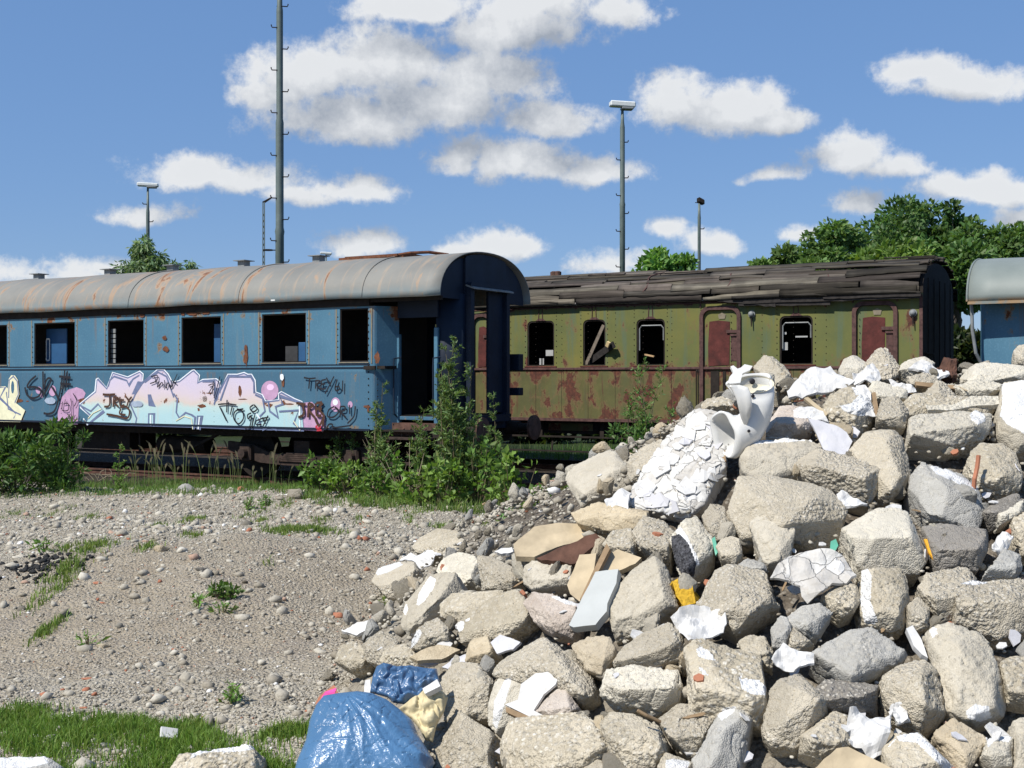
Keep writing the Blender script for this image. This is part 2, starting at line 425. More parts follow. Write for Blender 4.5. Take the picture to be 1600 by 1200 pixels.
def m_board():
    m = NT('rotten_roof_board'); o = m.obj()
    r = m.attr('tint').outputs['Color']
    g = m.noise(1, m.map(o, (.8, 22, 22)), 6, .65, .4); b = m.noise(2.5, o, 5)
    c = m.ramp(g, (.25, (.022, .019, .017)), (.5, (.082, .073, .062)), (.78, (.185, .168, .146)))
    c = m.mix(m.math('MULTIPLY', m.step(.45, .65, b), .55), c, (.045, .040, .036))
    c = m.mix(1.0, c, r, 'MULTIPLY')
    return m.out(c, .9, m.bump(g, .6, .02), .15)
M_BLUE = m_bluepaint(); M_BROOF = m_blueroof(); M_GREEN = m_green(); M_GRAF = m_grafill(); M_BOARD = m_board()
M_DKBLUE = plain('shade_darkened_blue_paint', (.007, .014, .030), .6, .35, 3)  # shade of the end face put into a near-black blue; some trim shares it
M_BLUEIN = plain('interior_blue_paint', (.025, .085, .19), .5, .2, 4)
M_INT = plain('black_interior', (.012, .010, .009), .9, .4, 3)  # one near-black colour for all inside parts
M_UNDER = rusty('underframe_rust', (.020, .015, .012), (.008, .007, .006))
M_RUSTB = rusty('brown_rust_steel', (.095, .052, .038))
M_BOGIE = rusty('bogie_rust', (.045, .030, .024), (.015, .012, .010))
M_RUSTR = rusty('red_rust_sheet', (.085, .024, .020), (.038, .015, .013), 5)
M_RAIL = rusty('rusty_rail', (.085, .042, .03), (.04, .022, .016), 9)
M_FRAME = rusty('rusty_door_frame', (.085, .045, .04), (.04, .022, .02), 12)
M_GREY = plain('dull_grey_metal', (.20, .21, .21), .5, .3, 7, .4)
M_WHITE = plain('white_scrap', (.75, .75, .72), .6, .1)
M_NOTE = plain('dusty_paper', (.34, .34, .33), .7, .1)
M_MAST = plain('mast_paint', (.105, .135, .125), .5, .18, 4, .4)
M_BLACK = plain('black_spray', (.014, .013, .018), .6, .3)
M_BROWNT = plain('brown_spray', (.065, .030, .018), .6, .4, 20)
M_SLATE = plain('slate_spray', (.13, .16, .27), .6, .2)
M_PINK = plain('pink_spray', (.45, .28, .42), .6, .2)
M_WSPRAY = plain('white_spray', (.72, .76, .80), .6, .12)
M_CREAM = plain('cream_spray', (.68, .66, .46), .6, .15)
M_RED = plain('red_spray', (.45, .03, .05), .6, .2)
M_GSPOT = plain('grey_spray', (.30, .36, .45), .6, .2)
M_RPATCH = rusty('rust_patch', (.14, .055, .028), (.06, .025, .015), 14)
M_LAMPG = plain('lamp_glass', (.62, .64, .62), .35, .1)
M_PLANK = plain('grey_plank', (.16, .13, .10), .85, .4, 9)
M_STAIN = plain('pale_stain', (.20, .17, .12), .8, .25)
# ---------------------------------------------------------------- shared builders
def profile(W, e, ze, zc, n=22, pw=2.25, sag=0):
    """roof arch points (y,z) from near eave to far eave"""
    out = []
    for k in range(n+1):
        t = math.pi*k/n; c = math.cos(t); s = math.sin(t)
        out.append((W/2-(W/2+e)*math.copysign(abs(c)**(2/pw), c), ze+(zc-ze)*s**(2/pw)))
    return out
def roof_sheet(name, prof, xs, th, mat, parent, wob=.006, seam=()):
    bm = bmesh.new(); G = []
    for x in xs:
        G.append([bm.verts.new((x, y, z+wob*math.sin(x*2.1+y)+.5*wob*math.sin(x*5.3))) for y, z in prof])
    for A, B in zip(G, G[1:]):
        for k in range(len(prof)-1): bm.faces.new((A[k], B[k], B[k+1], A[k+1]))
    for f in bm.faces: f.normal_update()
    bmesh.ops.recalc_face_normals(bm, faces=bm.faces)
    r = bmesh.ops.solidify(bm, geom=bm.faces[:], thickness=th)
    for x in seam:
        pts = [(x, y, z+.004) for y, z in prof]
        tube(bm, pts, .012, 4)
    return bmobj(name, bm, mat, parent, smooth=True)
def wall(name, outer, holes, fn, th, mat, parent):
    bm = bmesh.new(); plate(bm, outer, holes, fn, th); return bmobj(name, bm, mat, parent)
class Ink:
    """flat paint marks on a coach side; every mark sits a hair above the one before"""
    def __init__(s, fr, conv): s.fr = fr; s.conv = conv; s.bm = bmesh.new(); s.mats = []; s.k = 0
    def _y(s): s.k += 1; return -.004-.00035*s.k
    def mi(s, m):
        if m not in s.mats: s.mats.append(m)
        return s.mats.index(m)
    def pt(s, p): q = s.conv(p); return s.fr.xz(*q)
    def poly(s, pts, mat, px=None):
        y = s._y(); q = [s.pt(p) for p in pts]
        vs = [s.bm.verts.new((a, y, b)) for a, b in q]
        es = [s.bm.edges.new((vs[i], vs[(i+1) % len(vs)])) for i in range(len(vs))]
        r = bmesh.ops.triangle_fill(s.bm, edges=es, use_beauty=True)
        for g in r['geom']:
            if isinstance(g, bmesh.types.BMFace): g.material_index = s.mi(mat)
    def blob(s, c, rx, ry, mat, jag=.25, n=18):
        ph = random.random()*9
        s.poly([(c[0]+rx*math.cos(a)*(1+jag*mn.noise((math.cos(a)*2+ph, math.sin(a)*2, ph))), c[1]+ry*math.sin(a)*(1+jag*mn.noise((math.cos(a)*2, math.sin(a)*2+ph, 3)))) for a in [2*math.pi*k/n for k in range(n)]], mat)
    def stroke(s, pts, w, mat, smooth=True, closed=False):
        """w in metres"""
        P2 = [Vector(s.pt(p)) for p in pts]
        if smooth and len(P2) > 2:
            Q = []
            for i in range(len(P2)-1):
                a, b, c, d = P2[max(i-1, 0)], P2[i], P2[i+1], P2[min(i+2, len(P2)-1)]
                for k in range(4):
                    t = k/4; Q.append(.5*((2*b)+(c-a)*t+(2*a-5*b+4*c-d)*t*t+(3*b-a-3*c+d)*t**3))
            Q.append(P2[-1]); P2 = Q
        y = s._y(); L = []
        for i, p in enumerate(P2):
            d = (P2[min(i+1, len(P2)-1)]-P2[max(i-1, 0)])
            if d.length < 1e-6: d = Vector((1, 0))
            d.normalize(); nrm = Vector((-d.y, d.x))
            if not smooth and 0 < i < len(P2)-1:
                d1 = (P2[i]-P2[i-1]).normalized(); cs = max(.45, abs(nrm.dot(Vector((-d1.y, d1.x))))); ww = w/cs
            else: ww = w*(1+.25*mn.noise((p.x*9, p.y*9, s.k)))
            L.append((s.bm.verts.new((p.x+nrm.x*ww/2, y, p.y+nrm.y*ww/2)), s.bm.verts.new((p.x-nrm.x*ww/2, y, p.y-nrm.y*ww/2))))
        for A, B in zip(L, L[1:]):
            f = s.bm.faces.new((A[0], A[1], B[1], B[0])); f.material_index = s.mi(mat)
    def done(s, name, parent):
        for f in s.bm.faces:
            f.normal_update()
            if f.normal.y > 0: f.normal_flip()
        me = bpy.data.meshes.new(name); s.bm.to_mesh(me); s.bm.free(); return link(name, me, s.mats, parent)
def rivets(bm, fr, pts, r=.012):
    for x, z in pts:
        bmesh.ops.create_icosphere(bm, subdivisions=1, radius=r, matrix=Matrix.Translation((x, -.001, z)))
def wheel(bm, x, y, r=.46):
    M = Matrix.Translation((x, y, r)) @ Matrix.Rotation(math.pi/2, 4, 'X')
    bmesh.ops.create_cone(bm, cap_ends=True, segments=28, radius1=r, radius2=r, depth=.13, matrix=M)
    bmesh.ops.create_cone(bm, cap_ends=True, segments=28, radius1=r+.03, radius2=r+.03, depth=.03, matrix=Matrix.Translation((0, .08, 0)) @ M)
def bogie(root, xc, y0, W=2.75):
    """frame with two axles; near side at y0"""
    bm = bmesh.new()
    for yy in (y0+.35, y0+W-.45):
        pts = [(xc-1.75, .52), (xc-1.45, .42), (xc-.95, .30), (xc-.35, .27), (xc+.35, .27), (xc+.95, .30), (xc+1.45, .42), (xc+1.75, .52), (xc+1.75, .68), (xc+1.1, .62), (xc+.7, .48), (xc-.7, .48), (xc-1.1, .62), (xc-1.75, .68)]
        plate(bm, pts, [], lambda u, v, d, yy=yy: (u, yy+d, v), .09)
        for s in (-1, 1):
            box(bm, (xc+s*1.25-.14, yy-.10, .32), (xc+s*1.25+.14, yy+.02, .62), .03)
            bmesh.ops.create_cone(bm, cap_ends=True, segments=16, radius1=.10, radius2=.085, depth=.10, matrix=Matrix.Translation((xc+s*1.25, yy-.14, .47)) @ Matrix.Rotation(math.pi/2, 4, 'X'))
        for k in range(5):
            box(bm, (xc-.5+.05*k, yy-.03, .34+.035*k), (xc+.5-.05*k, yy+.07, .368+.035*k))
    box(bm, (xc-.18, y0+.4, .45), (xc+.18, y0+W-.4, .72))
    b = bmobj('bogie', bm, M_BOGIE, root)
    for s in (-1, 1):
        bm = bmesh.new()
        for yy in (W/2-.72, W/2+.72): wheel(bm, xc+s*1.25, yy)
        tube(bm, [(xc+s*1.25, W/2-.72, .46), (xc+s*1.25, W/2+.72, .46)], .08)
        bmobj('wheelset', bm, M_UNDER, b)
def buffer(root, x0, y, z, dirx=1, L=.55, mat=None):
    bm = bmesh.new()
    R = Matrix.Rotation(math.pi/2*dirx, 4, 'Y')
    tube(bm, [(x0, y, z), (x0+dirx*.30, y, z)], [.135, .115], 14)
    tube(bm, [(x0+dirx*.28, y, z), (x0+dirx*(L-.03), y, z)], .07, 12)
    box(bm, (min(x0, x0+dirx*.03), y-.17, z-.17), (max(x0, x0+dirx*.03), y+.17, z+.17), .01)
    b = bmobj('buffer', bm, mat or M_UNDER, root, smooth=False)
    bm = bmesh.new()
    tube(bm, [(x0+dirx*(L-.05), y, z), (x0+dirx*L, y, z), (x0+dirx*(L+.02), y, z)], [.22, .225, .15], 24)
    bmobj('buffer_plate', bm, M_RUSTB, b)
# ================================================================ the blue coach
def blue_coach():
    W = 2.75; L = 19.5; zb, zt = .975, 3.10; ze, zc = 3.225, 4.05; XR = -1.50   # XR: where the side ends and the entrance recess begins
    root = BL.empty('railway_coach', label='long blue railway coach with graffiti, grey rusty roof and empty window openings', cat='railway coach')
    near = lambda u, v, d: (u, d, v)
    far = lambda u, v, d: (u, W-d, v)
    wins = []
    for a, t, b, q in ((-75, 512, -28, 570), (-25, 508, 11, 570), (53.5, 504, 117, 570), (168.5, 500, 224.5, 569.5), (283.5, 495, 345, 567.5), (409.5, 490, 478, 566.5), (531, 482, 575.5, 566.5)):
        x0, z1 = BL.xz(a, t); x1, z1b = BL.xz(b, t); z0 = (BL.xz(a, q)[1]+BL.xz(b, q)[1])/2
        wins.append((x0, z0, x1, (z1+z1b)/2))
    z0m = sum(w[1] for w in wins)/len(wins)
    wins = [(a, z0m, c, d) for a, b, c, d in wins]
    # more windows further along, beyond the frame
    xx = wins[0][0]-1.35
    while xx > -L+1.6: wins.insert(0, (xx, z0m, xx+.95, wins[0][3])); xx -= 1.55
    wins[-1] = (wins[-1][0], wins[-1][1], min(wins[-1][2], XR-.02), wins[-1][3])
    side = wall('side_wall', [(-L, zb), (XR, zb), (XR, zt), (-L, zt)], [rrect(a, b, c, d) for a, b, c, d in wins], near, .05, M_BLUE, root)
    # rain strip, belt rail, seams and rivets are one pressed-on trim mesh
    bm = bmesh.new()
    zbelt = BL.xz(300, 576)[1]
    box(bm, (-L, -.012, zbelt-.012), (XR, 0, zbelt+.012)); box(bm, (-L, -.008, zbelt+.045), (XR, 0, zbelt+.062))
    box(bm, (-L, -.02, zb-.02), (XR, .0, zb+.015))
    bmobj('belt_rail', bm, M_DKBLUE, root)
    bm = bmesh.new(); pts = []
    for a, b, c, d in wins:
        for sx in (a-.045, c+.045):
            if sx < XR: pts += [(sx, z0m+.05+.105*k) for k in range(int((3.0-z0m)/.105))]
    for px in (96, 335, 590): pts += [(BL.x(px), 1.05+.1*k) for k in range(9)]
    rivets(bm, BL, [p for p in pts if p[0] > -13])
    rivets(bm, BL, [(XR-.03, 1.05+.115*k) for k in range(18)], .015)
    add_to(side, bm, M_UNDER)
    bm = bmesh.new()
    for a, b, c, d in wins:
        for sx in (a-.075, c+.07): box(bm, (sx-.012, -.006, zbelt+.07), (sx+.012, 0, zt-.04))
    for px in (97, 100.5, 440, 216): x = BL.x(px); box(bm, (x-.004, -.004, zb+.02), (x+.004, 0, zbelt-.02))
    add_to(side, bm, M_STAIN)
    for a, b, c, d in wins:
        bm = bmesh.new(); plate(bm, rrect(a+.001, b+.001, c-.001, d-.001), [rrect(a+.022, b+.022, c-.022, d-.022)], lambda u, v, q: (u, .012+q, v), .03)
        wf = bmobj('window_frame', bm, M_UNDER, root)
        bm = bmesh.new(); box(bm, (a-.02, -.022, b-.020), (c+.02, .0, b-.002), .004)
        bmobj('sill', bm, M_STAIN, wf)
    # far side and the interior
    fx0, fx1 = BL.x(735.6-3), -.45
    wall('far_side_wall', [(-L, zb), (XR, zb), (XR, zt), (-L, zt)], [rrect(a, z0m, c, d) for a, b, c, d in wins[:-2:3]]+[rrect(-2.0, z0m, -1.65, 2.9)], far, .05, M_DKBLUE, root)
    bm = bmesh.new(); box(bm, (-L, .05, 1.16), (XR, W-.05, 1.22)); box(bm, (XR, .42, 1.16), (-.06, W-.42, 1.22)); bmobj('floor', bm, M_INT, root)
    bm = bmesh.new()
    box(bm, (-L+.1, .06, 3.12), (XR, W-.06, 3.15)); box(bm, (-L+.1, 1.12, 1.22), (-6.2, 1.16, 3.12))
    bmobj('ceiling', bm, M_INT, root)
    bm = bmesh.new(); box(bm, (-5.6, 1.12, 1.22), (-2.4, 1.16, 3.12)); bmobj('compartment_wall', bm, M_INT, root)
    for x in (-12, -9.1, -7.4, -5.4, -3.4):
        bm = bmesh.new(); box(bm, (x, 1.17, 1.22), (x+.04, W-.06, 3.12)); bmobj('compartment_wall', bm, M_INT, root)
    bm = bmesh.new(); plate(bm, [(.30, 1.22), (W-.30, 1.22), (W-.30, 3.1), (.30, 3.1)], [rrect(1.8, 1.24, 2.3, 3.0)], lambda u, v, d: (XR-.10+d, u, v), .05); bmobj('vestibule_wall', bm, M_INT, root)
    # blue inner doors glimpsed through three openings
    for pa, pb, pt, pbt, y in ((72, 104, 514, 568, .32), (334, 347, 506, 566, .30), (466, 479, 535, 565, .3)):
        x0, x1 = BL.x(pa, y), BL.x(pb, y); z1 = BL.xz(pa, pt, y)[1]
        bm = bmesh.new(); box(bm, (x0, y, 1.22), (x1, y+.035, z1), .01); d = bmobj('inner_door', bm, M_BLUEIN, root)
        if pa == 72:
            bm = bmesh.new(); plate(bm, rrect(x0+.01, 2.22, x0+.13, 2.70, .04), [rrect(x0+.03, 2.25, x0+.11, 2.67, .03)], lambda u, v, q: (u, y-.012+q, v), .01); bmobj('door_window_frame', bm, M_WHITE, d)
    x0, x1 = BL.x(170, .1), BL.x(181, .1); bm = bmesh.new()
    for k in range(7): box(bm, (x0, .09, z0m+.02+.10*k), (x1, .11, z0m+.10+.10*k))
    bmobj('louvre_slats', bm, M_GREY, root)
    x0, x1 = BL.x(446, .3), BL.x(465, .3); bm = bmesh.new(); box(bm, (x0, .3, 1.3), (x1, .33, BL.xz(446, 541, .3)[1])); bmobj('seat_back', bm, plain('grimy_seat', (.035, .036, .038), .8), root)
    # entrance recess: rounded corner, tapering panel, door opening, rounded end wall
    def rec(plan, name, z0, z1, mat, th=.04, sm=False):
        bm = bmesh.new(); n = len(plan)
        A = [[bm.verts.new((x, y, z)) for x, y in plan] for z in (z0, z1)]
        for k in range(n-1): bm.faces.new((A[0][k], A[0][k+1], A[1][k+1], A[1][k]))
        bmesh.ops.recalc_face_normals(bm, faces=bm.faces); bmesh.ops.solidify(bm, geom=bm.faces[:], thickness=th)
        return bmobj(name, bm, mat, root, smooth=sm)
    arc = [(XR+.001, .0), (XR+.05, .004), (XR+.085, .018), (XR+.11, .045), (-1.19, .42)]
    rec(arc, 'entrance_panel', zb, zt, M_BLUE, -.03)
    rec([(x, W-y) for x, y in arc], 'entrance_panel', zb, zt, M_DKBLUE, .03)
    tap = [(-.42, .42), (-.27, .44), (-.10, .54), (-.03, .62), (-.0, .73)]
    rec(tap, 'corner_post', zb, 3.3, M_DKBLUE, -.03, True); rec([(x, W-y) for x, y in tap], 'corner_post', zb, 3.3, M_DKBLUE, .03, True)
    bm = bmesh.new()
    box(bm, (-1.215, .385, zb), (-1.165, .46, 2.62), .006); box(bm, (-.435, .375, zb-.02), (-.36, .45, 2.72), .006)
    bmobj('door_jamb', bm, M_BLUE, root)
    bm = bmesh.new(); box(bm, (-1.15, .38, zb+.17), (-.44, .44, zb+.23), .005); bmobj('door_sill', bm, M_BLUE, root)
    bm = bmesh.new(); box(bm, (-1.19, .38, 2.9), (-.36, .46, 3.2)); bmobj('door_header', bm, M_DKBLUE, root)
    bm = bmesh.new(); box(bm, (-1.32, .30, zb-.10), (-.34, .42, zb+.12)); 
    for k in range(5): bmesh.ops.create_icosphere(bm, subdivisions=1, radius=.02, matrix=Matrix.Translation((-1.0+.15*k, .295, zb+.02)))
    bmobj('rusty_beam', bm, M_RUSTB, root)
    bm = bmesh.new(); box(bm, (-1.38, -.02, zb-.15), (-.30, .32, zb-.115))
    for x in (-1.25, -.45): bar(bm, (x, .1, zb-.15), (x-.12, .04, .42), .035)
    box(bm, (-1.42, -.05, .40), (-.38, .18, .435)); box(bm, (-1.42, -.06, .22), (-.9, .12, .245))
    bmobj('boarding_steps', bm, M_BOGIE, root)
    for x, y in ((-1.21, .36), (-.39, .355)):
        bm = bmesh.new(); tube(bm, [(x, y+.03, 1.2), (x, y-.06, 1.25), (x, y-.07, 1.6), (x, y-.07, 2.05), (x, y-.06, 2.2), (x+.09, y+.03, 2.22)], .014, 6); bmobj('handrail', bm, M_DKBLUE, root)
    bm = bmesh.new(); box(bm, (XR-.1, -.05, zbelt-.035), (XR+.14, -.012, zbelt+.03)); box(bm, (XR+.14, .02, zbelt-.02), (-1.20, .36, zbelt+.03), M=None)
    bmobj('rusty_bracket', bm, M_UNDER, root)
    # end wall with gangway
    prof = profile(W, .0, ze-.02, zc-.04)
    arch = [(y, z) for y, z in prof if .70 < y < W-.70]
    outl = [(.70, zb), (W-.70, zb)]+[(W-.70, 3.9)]+[p for p in reversed(arch)]+[(.70, 3.9)]
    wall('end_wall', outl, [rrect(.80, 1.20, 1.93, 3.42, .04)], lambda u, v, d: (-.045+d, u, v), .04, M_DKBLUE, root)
    for sgn in (0, 1):
        f = (lambda y: y) if not sgn else (lambda y: W-y)
        o2 = [(-.02, 3.20), (.74, 3.20)]+[(.74, 3.90)]+[(y, z) for y, z in reversed(prof) if y < .74]
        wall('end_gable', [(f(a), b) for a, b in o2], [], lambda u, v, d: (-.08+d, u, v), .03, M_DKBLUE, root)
    bm = bmesh.new()
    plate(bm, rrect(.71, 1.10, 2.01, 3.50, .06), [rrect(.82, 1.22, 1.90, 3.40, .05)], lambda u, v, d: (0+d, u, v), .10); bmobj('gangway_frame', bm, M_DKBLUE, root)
    bm = bmesh.new(); plate(bm, [(0, 3.46), (.17, 3.40), (.17, 3.375), (0, 3.43)], [], lambda u, v, d: (u, .70+d, v), 1.33); bmobj('gangway_hood', bm, M_GREY, root)
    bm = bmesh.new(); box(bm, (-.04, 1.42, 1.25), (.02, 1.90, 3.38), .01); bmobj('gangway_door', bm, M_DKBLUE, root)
    for zz in (1.55, 2.0):
        bm = bmesh.new(); box(bm, (-.14, 2.30, zz), (.12, 2.46, zz+(.30 if zz > 1.9 else .14)), .01); bmobj('lamp_bracket', bm, M_DKBLUE, root)
    # roof
    pr = profile(W, .13, ze, zc, 30)
    xs = [-L+.0]+list(np.arange(-L+.4, -.01, .4))+[0.03]
    roof = roof_sheet('roof', pr, xs, .018, M_BROOF, root, .007, seam=[BL.x(p, .7) for p in (-130, 30, 250, 420, 610)])
    bm = bmesh.new(); box(bm, (-L, -.03, 3.10), (XR+.0, .10, 3.235)); box(bm, (XR, .0, 3.16), (-.03, .05, 3.23)); bmobj('cant_rail', bm, M_UNDER, root)
    for px, py in ((61, 440), (172, 430), (270, 426), (381, 418), (498, 409)):
        x, z = BL.xz(px, py, W/2)
        bm = bmesh.new(); box(bm, (x-.085, W/2-.085, zc-.06), (x+.085, W/2+.085, zc+.13)); box(bm, (x-.15, W/2-.15, zc+.13), (x+.15, W/2+.15, zc+.145), 0)
        bmobj('roof_vent', bm, M_GREY, root)
    x0, x1 = BL.x(549, 1.2), BL.x(640, 1.2); bm = bmesh.new()
    pp = [(y, z) for y, z in pr if .85 < y < 1.95]
    A = [[bm.verts.new((x, y, z+.06)) for y, z in pp] for x in (x0, x1)]
    for k in range(len(pp)-1): bm.faces.new((A[0][k], A[1][k], A[1][k+1], A[0][k+1]))
    bmesh.ops.recalc_face_normals(bm, faces=bm.faces); bmesh.ops.solidify(bm, geom=bm.faces[:], thickness=.07)
    bar(bm, (x0, .85, 4.03), (x1, .85, 4.05), .05); tube(bm, [(x1, .85, 4.05), (x1+.15, 1.0, 4.09), (x1+.35, 1.3, 4.12), (x1+.5, 1.7, 4.1)], .03, 6)
    bmobj('roof_hatch', bm, M_RPATCH, roof)
    # underframe
    bm = bmesh.new()
    box(bm, (-L, .35, .78), (-.35, .47, .97)); box(bm, (-L, W-.47, .78), (-.35, W-.35, .97)); box(bm, (-.4, .25, .72), (-.14, W-.25, 1.02))
    box(bm, (-9.3, .5, .42), (-7.9, 1.2, .8)); box(bm, (-11.0, .6, .36), (-10.1, 1.0, .78)); tube(bm, [(-7.3, .8, .55), (-6.0, .8, .55)], .17, 12)
    bar(bm, (-12, .42, .80), (-10.5, .5, .38), .05); bar(bm, (-10.5, .5, .38), (-6.5, .5, .38), .05); bar(bm, (-6.5, .5, .38), (-5.4, .42, .8), .05)
    for x in (-9.7, -7.6): bar(bm, (x, .5, .8), (x, .5, .38), .04)
    box(bm, (-L, .1, .95), (-.4, W-.1, .98))
    bmobj('underframe', bm, M_UNDER, root)
    bogie(root, -3.35, 0); bogie(root, -14.2, 0)
    for y in (.50, W-.50): buffer(root, -.14, y, .98, 1, .62)
    bm = bmesh.new(); tube(bm, [(-.14, W/2, .98), (.1, W/2, .97), (.16, W/2, .93), (.14, W/2, .88)], .035, 8); bmobj('coupling_hook', bm, M_UNDER, root)
    # ---------------- graffiti
    A2 = lambda p: (p[0]/5.3333, 560+p[1]/5.3333)
    A3 = lambda p: (300+p[0]/5.3333, 560+p[1]/5.3333)
    ID = lambda p: p
    k = Ink(BL, ID)
    def el(c, rx, ry, n=24): return [(c[0]+rx*math.cos(2*math.pi*i/n), c[1]+ry*math.sin(2*math.pi*i/n)) for i in range(n)]
    k.poly([A2(p) for p in ((480, 545), (485, 420), (520, 320), (570, 262), (640, 240), (690, 258), (715, 290), (700, 330), (660, 350), (650, 550))], M_PINK)
    k.poly([A3(p) for p in ((930, 370), (1000, 362), (1040, 400), (1110, 480), (1118, 560), (1095, 606), (930, 600))], M_PINK)
    for c, rx, ry in (((650, 268), 72, 82), ((1198, 385), 40, 60), ((1320, 385), 20, 28)):
        k.poly([A3(p) for p in el(c, rx, ry)], M_PINK)
    k.poly([A3(p) for p in el((655, 240), 30, 26)], plain('pale_pink_spray', (.72, .50, .70), .6, .1))
    k.poly([A3(p) for p in el((1196, 365), 22, 25)], M_WSPRAY)
    for c, rx, ry in (((325, 265), 25, 30), ((350, 310), 14, 18), ((440, 270), 30, 45)): k.poly([A2(p) for p in el(c, rx, ry)], M_PINK)
    out = [(124,631),(148,611),(150,592),(154,590),(167,605),(176,581),(200,588),(219,579),(225,584),(224,596),(246,576.6),(257,576.6),(264,584),(270,596),(280,594),(300,578),(304,577),(313,586),(311,596),(317,592),(339,591),(345,596),(345,607),(356,584),(371,584),(382,581),(388,584),(394,584),(400,594),(401,612),(411,616),(416,626),(435,624),(435,614),(440,611),(461,622),(473,627),(475,672.0),(330,668.4),(200,664.5),(134,662.2),(140,650),(126,638)]
    k.poly(out, M_WSPRAY)
    cen = Vector((300, 660))
    ins = []
    n = len(out)
    for i, p in enumerate(out):
        a = Vector(out[i-1]); b = Vector(p); c = Vector(out[(i+1) % n])
        t = ((b-a).normalized()+(c-b).normalized()); t = t.normalized() if t.length > .1 else (c-b).normalized()
        nn = Vector((-t.y, t.x)); ins.append(tuple(b+nn*2.6) if p[1] < 655 else (b.x, b.y-.4))
    k.poly(ins, M_GRAF)
    k.stroke(ins+[ins[0]], .026, M_SLATE, False)
    # gaps between the letters and inner lines
    for g in (((1196, 195), (1130, 300), (1100, 300), (1150, 190)), ((1240, 300), (1262, 300), (1290, 400), (1245, 395))): k.poly([A2(p) for p in g], M_SLATE)
    for g in (((185, 240), (240, 250), (215, 350), (190, 370)), ((225, 250), (262, 205), (236, 300)),): k.poly([A3(p) for p in g], M_SLATE)
    for L2, cv in ((((905, 235), (920, 180), (955, 150), (1060, 185), (1078, 225), (1112, 172), (1165, 140)), A2), (((1200, 190), (1130, 300), (1092, 390), (1142, 500), (1130, 560)), A2),
            (((1210, 200), (1320, 115), (1390, 150), (1452, 325)), A2), (((1240, 300), (1246, 390), (1290, 402), (1255, 310)), A2), (((1240, 565), (1243, 462), (1288, 462), (1286, 568)), A2),
            (((1450, 292), (1482, 340), (1472, 450), (1500, 500), (1550, 452), (1600, 470)), A2), (((660, 385), (760, 440), (820, 380), (870, 440), (730, 555)), A2),
            (((0, 470), (30, 490), (20, 590)), A3), (((46, 590), (50, 480), (86, 480), (70, 596)), A3), (((90, 192), (192, 192), (202, 330), (188, 385)), A3), (((240, 352), (312, 152), (430, 152), (492, 152), (520, 200), (520, 290)), A3),
            (((530, 302), (592, 330), (612, 440), (560, 492), (580, 575)), A3), (((640, 362), (652, 440), (722, 492), (700, 402), (762, 382), (730, 312), (850, 352), (920, 372)), A3), (((730, 442), (892, 432), (850, 542), (912, 592)), A3), (((590, 598), (642, 572), (712, 598)), A3)):
        k.stroke([cv(p) for p in L2], .034, M_SLATE, False)
    for L2, cv in ((((1260, 470), (1262, 560)), A2), (((66, 490), (56, 590)), A3), (((540, 460), (570, 500)), A3), (((700, 500), (735, 555)), A2), (((900, 380), (905, 590)), A3)): k.stroke([cv(p) for p in L2], .03, M_WSPRAY, False)
    for L2, cv in ((((1470, 520), (1540, 480), (1600, 500)), A2), (((0, 500), (12, 590)), A3), (((850, 520), (905, 600)), A3), (((740, 500), (780, 455), (850, 420)), A2)): k.stroke([cv(p) for p in L2], .02, M_CREAM, False)
    k.poly([A2(p) for p in ((-300, 300), (-120, 200), (0, 235), (50, 232), (72, 250), (80, 170), (100, 140), (130, 142), (155, 180), (167, 300), (140, 372), (216, 432), (176, 530), (-300, 520))], M_CREAM)
    for L2 in (((0, 242), (52, 240), (5, 330), (140, 460), (120, 500)), ((78, 330), (84, 180), (118, 150), (150, 190), (160, 300), (130, 370)), ((60, 280), (75, 420), (180, 470))): k.stroke([A2(p) for p in L2], .03, M_SLATE, False)
    k.poly([A2(p) for p in el((112, 240), 13, 52)], M_BLUE)
    for c in ((425, 352),): k.blob(A2(c), 8.5, 5.5, M_GSPOT, .3)
    k.blob(A2((1145, 380)), 9, 5, M_GSPOT, .3)
    k.blob(A3((755, 155)), 3, 5, M_WSPRAY, .4)
    k.done('graffiti_mural', root)
    k = Ink(BL, ID)
    for c, rx, ry, cv in (((690, 352), 30, 18, A2), ((150, 350), 45, 14, A2), ((230, 356), 14, 5, A2), ((830, 375), 16, 22, A2), ((860, 350), 34, 8, A2), ((820, 215), 10, 30, A2), ((1440, 382), 42, 14, A2), ((1500, 386), 40, 12, A2), ((1575, 388), 26, 24, A2), ((980, 345), 22, 26, A2), ((1040, 345), 16, 20, A2),
            ((108, 338), 20, 28, A3), ((85, 398), 36, 16, A3), ((58, 425), 10, 14, A3), ((150, 290), 30, 6, A3), ((402, 265), 14, 50, A3), ((430, 340), 40, 5, A3), ((650, 392), 30, 14, A3), ((765, 372), 16, 18, A3), ((810, 380), 36, 7, A3), ((1462, 402), 28, 12, A3), ((1470, 430), 8, 24, A3), ((762, 200), 10, 40, A3)):
        k.blob(cv(c), rx/5.333, ry/5.333, M_RPATCH, .6)
    for c, rx, ry in (((300, 490), 8, 3), ((322, 488), 6, 4), ((286, 491), 2.5, 3), ((222, 492), 4, 4), ((385, 552), 2.6, 16), ((383, 560), 1.8, 8), ((260, 545), 4.5, 4.5), ((258, 528), 3, 3), ((440, 481), 18, 2.4), ((590, 560), 4, 10), ((30, 490), 10, 2)):
        k.blob((c[0], c[1]), rx, ry, M_RPATCH, .7)
    add_ink(side, k)
    def tagmark(name_strokes, w, mat, cv):
        k = Ink(BL, ID); k.k = 90
        for st in name_strokes: k.stroke([cv(p) for p in st], w, mat)
        return k.done('graffiti_tag', root)
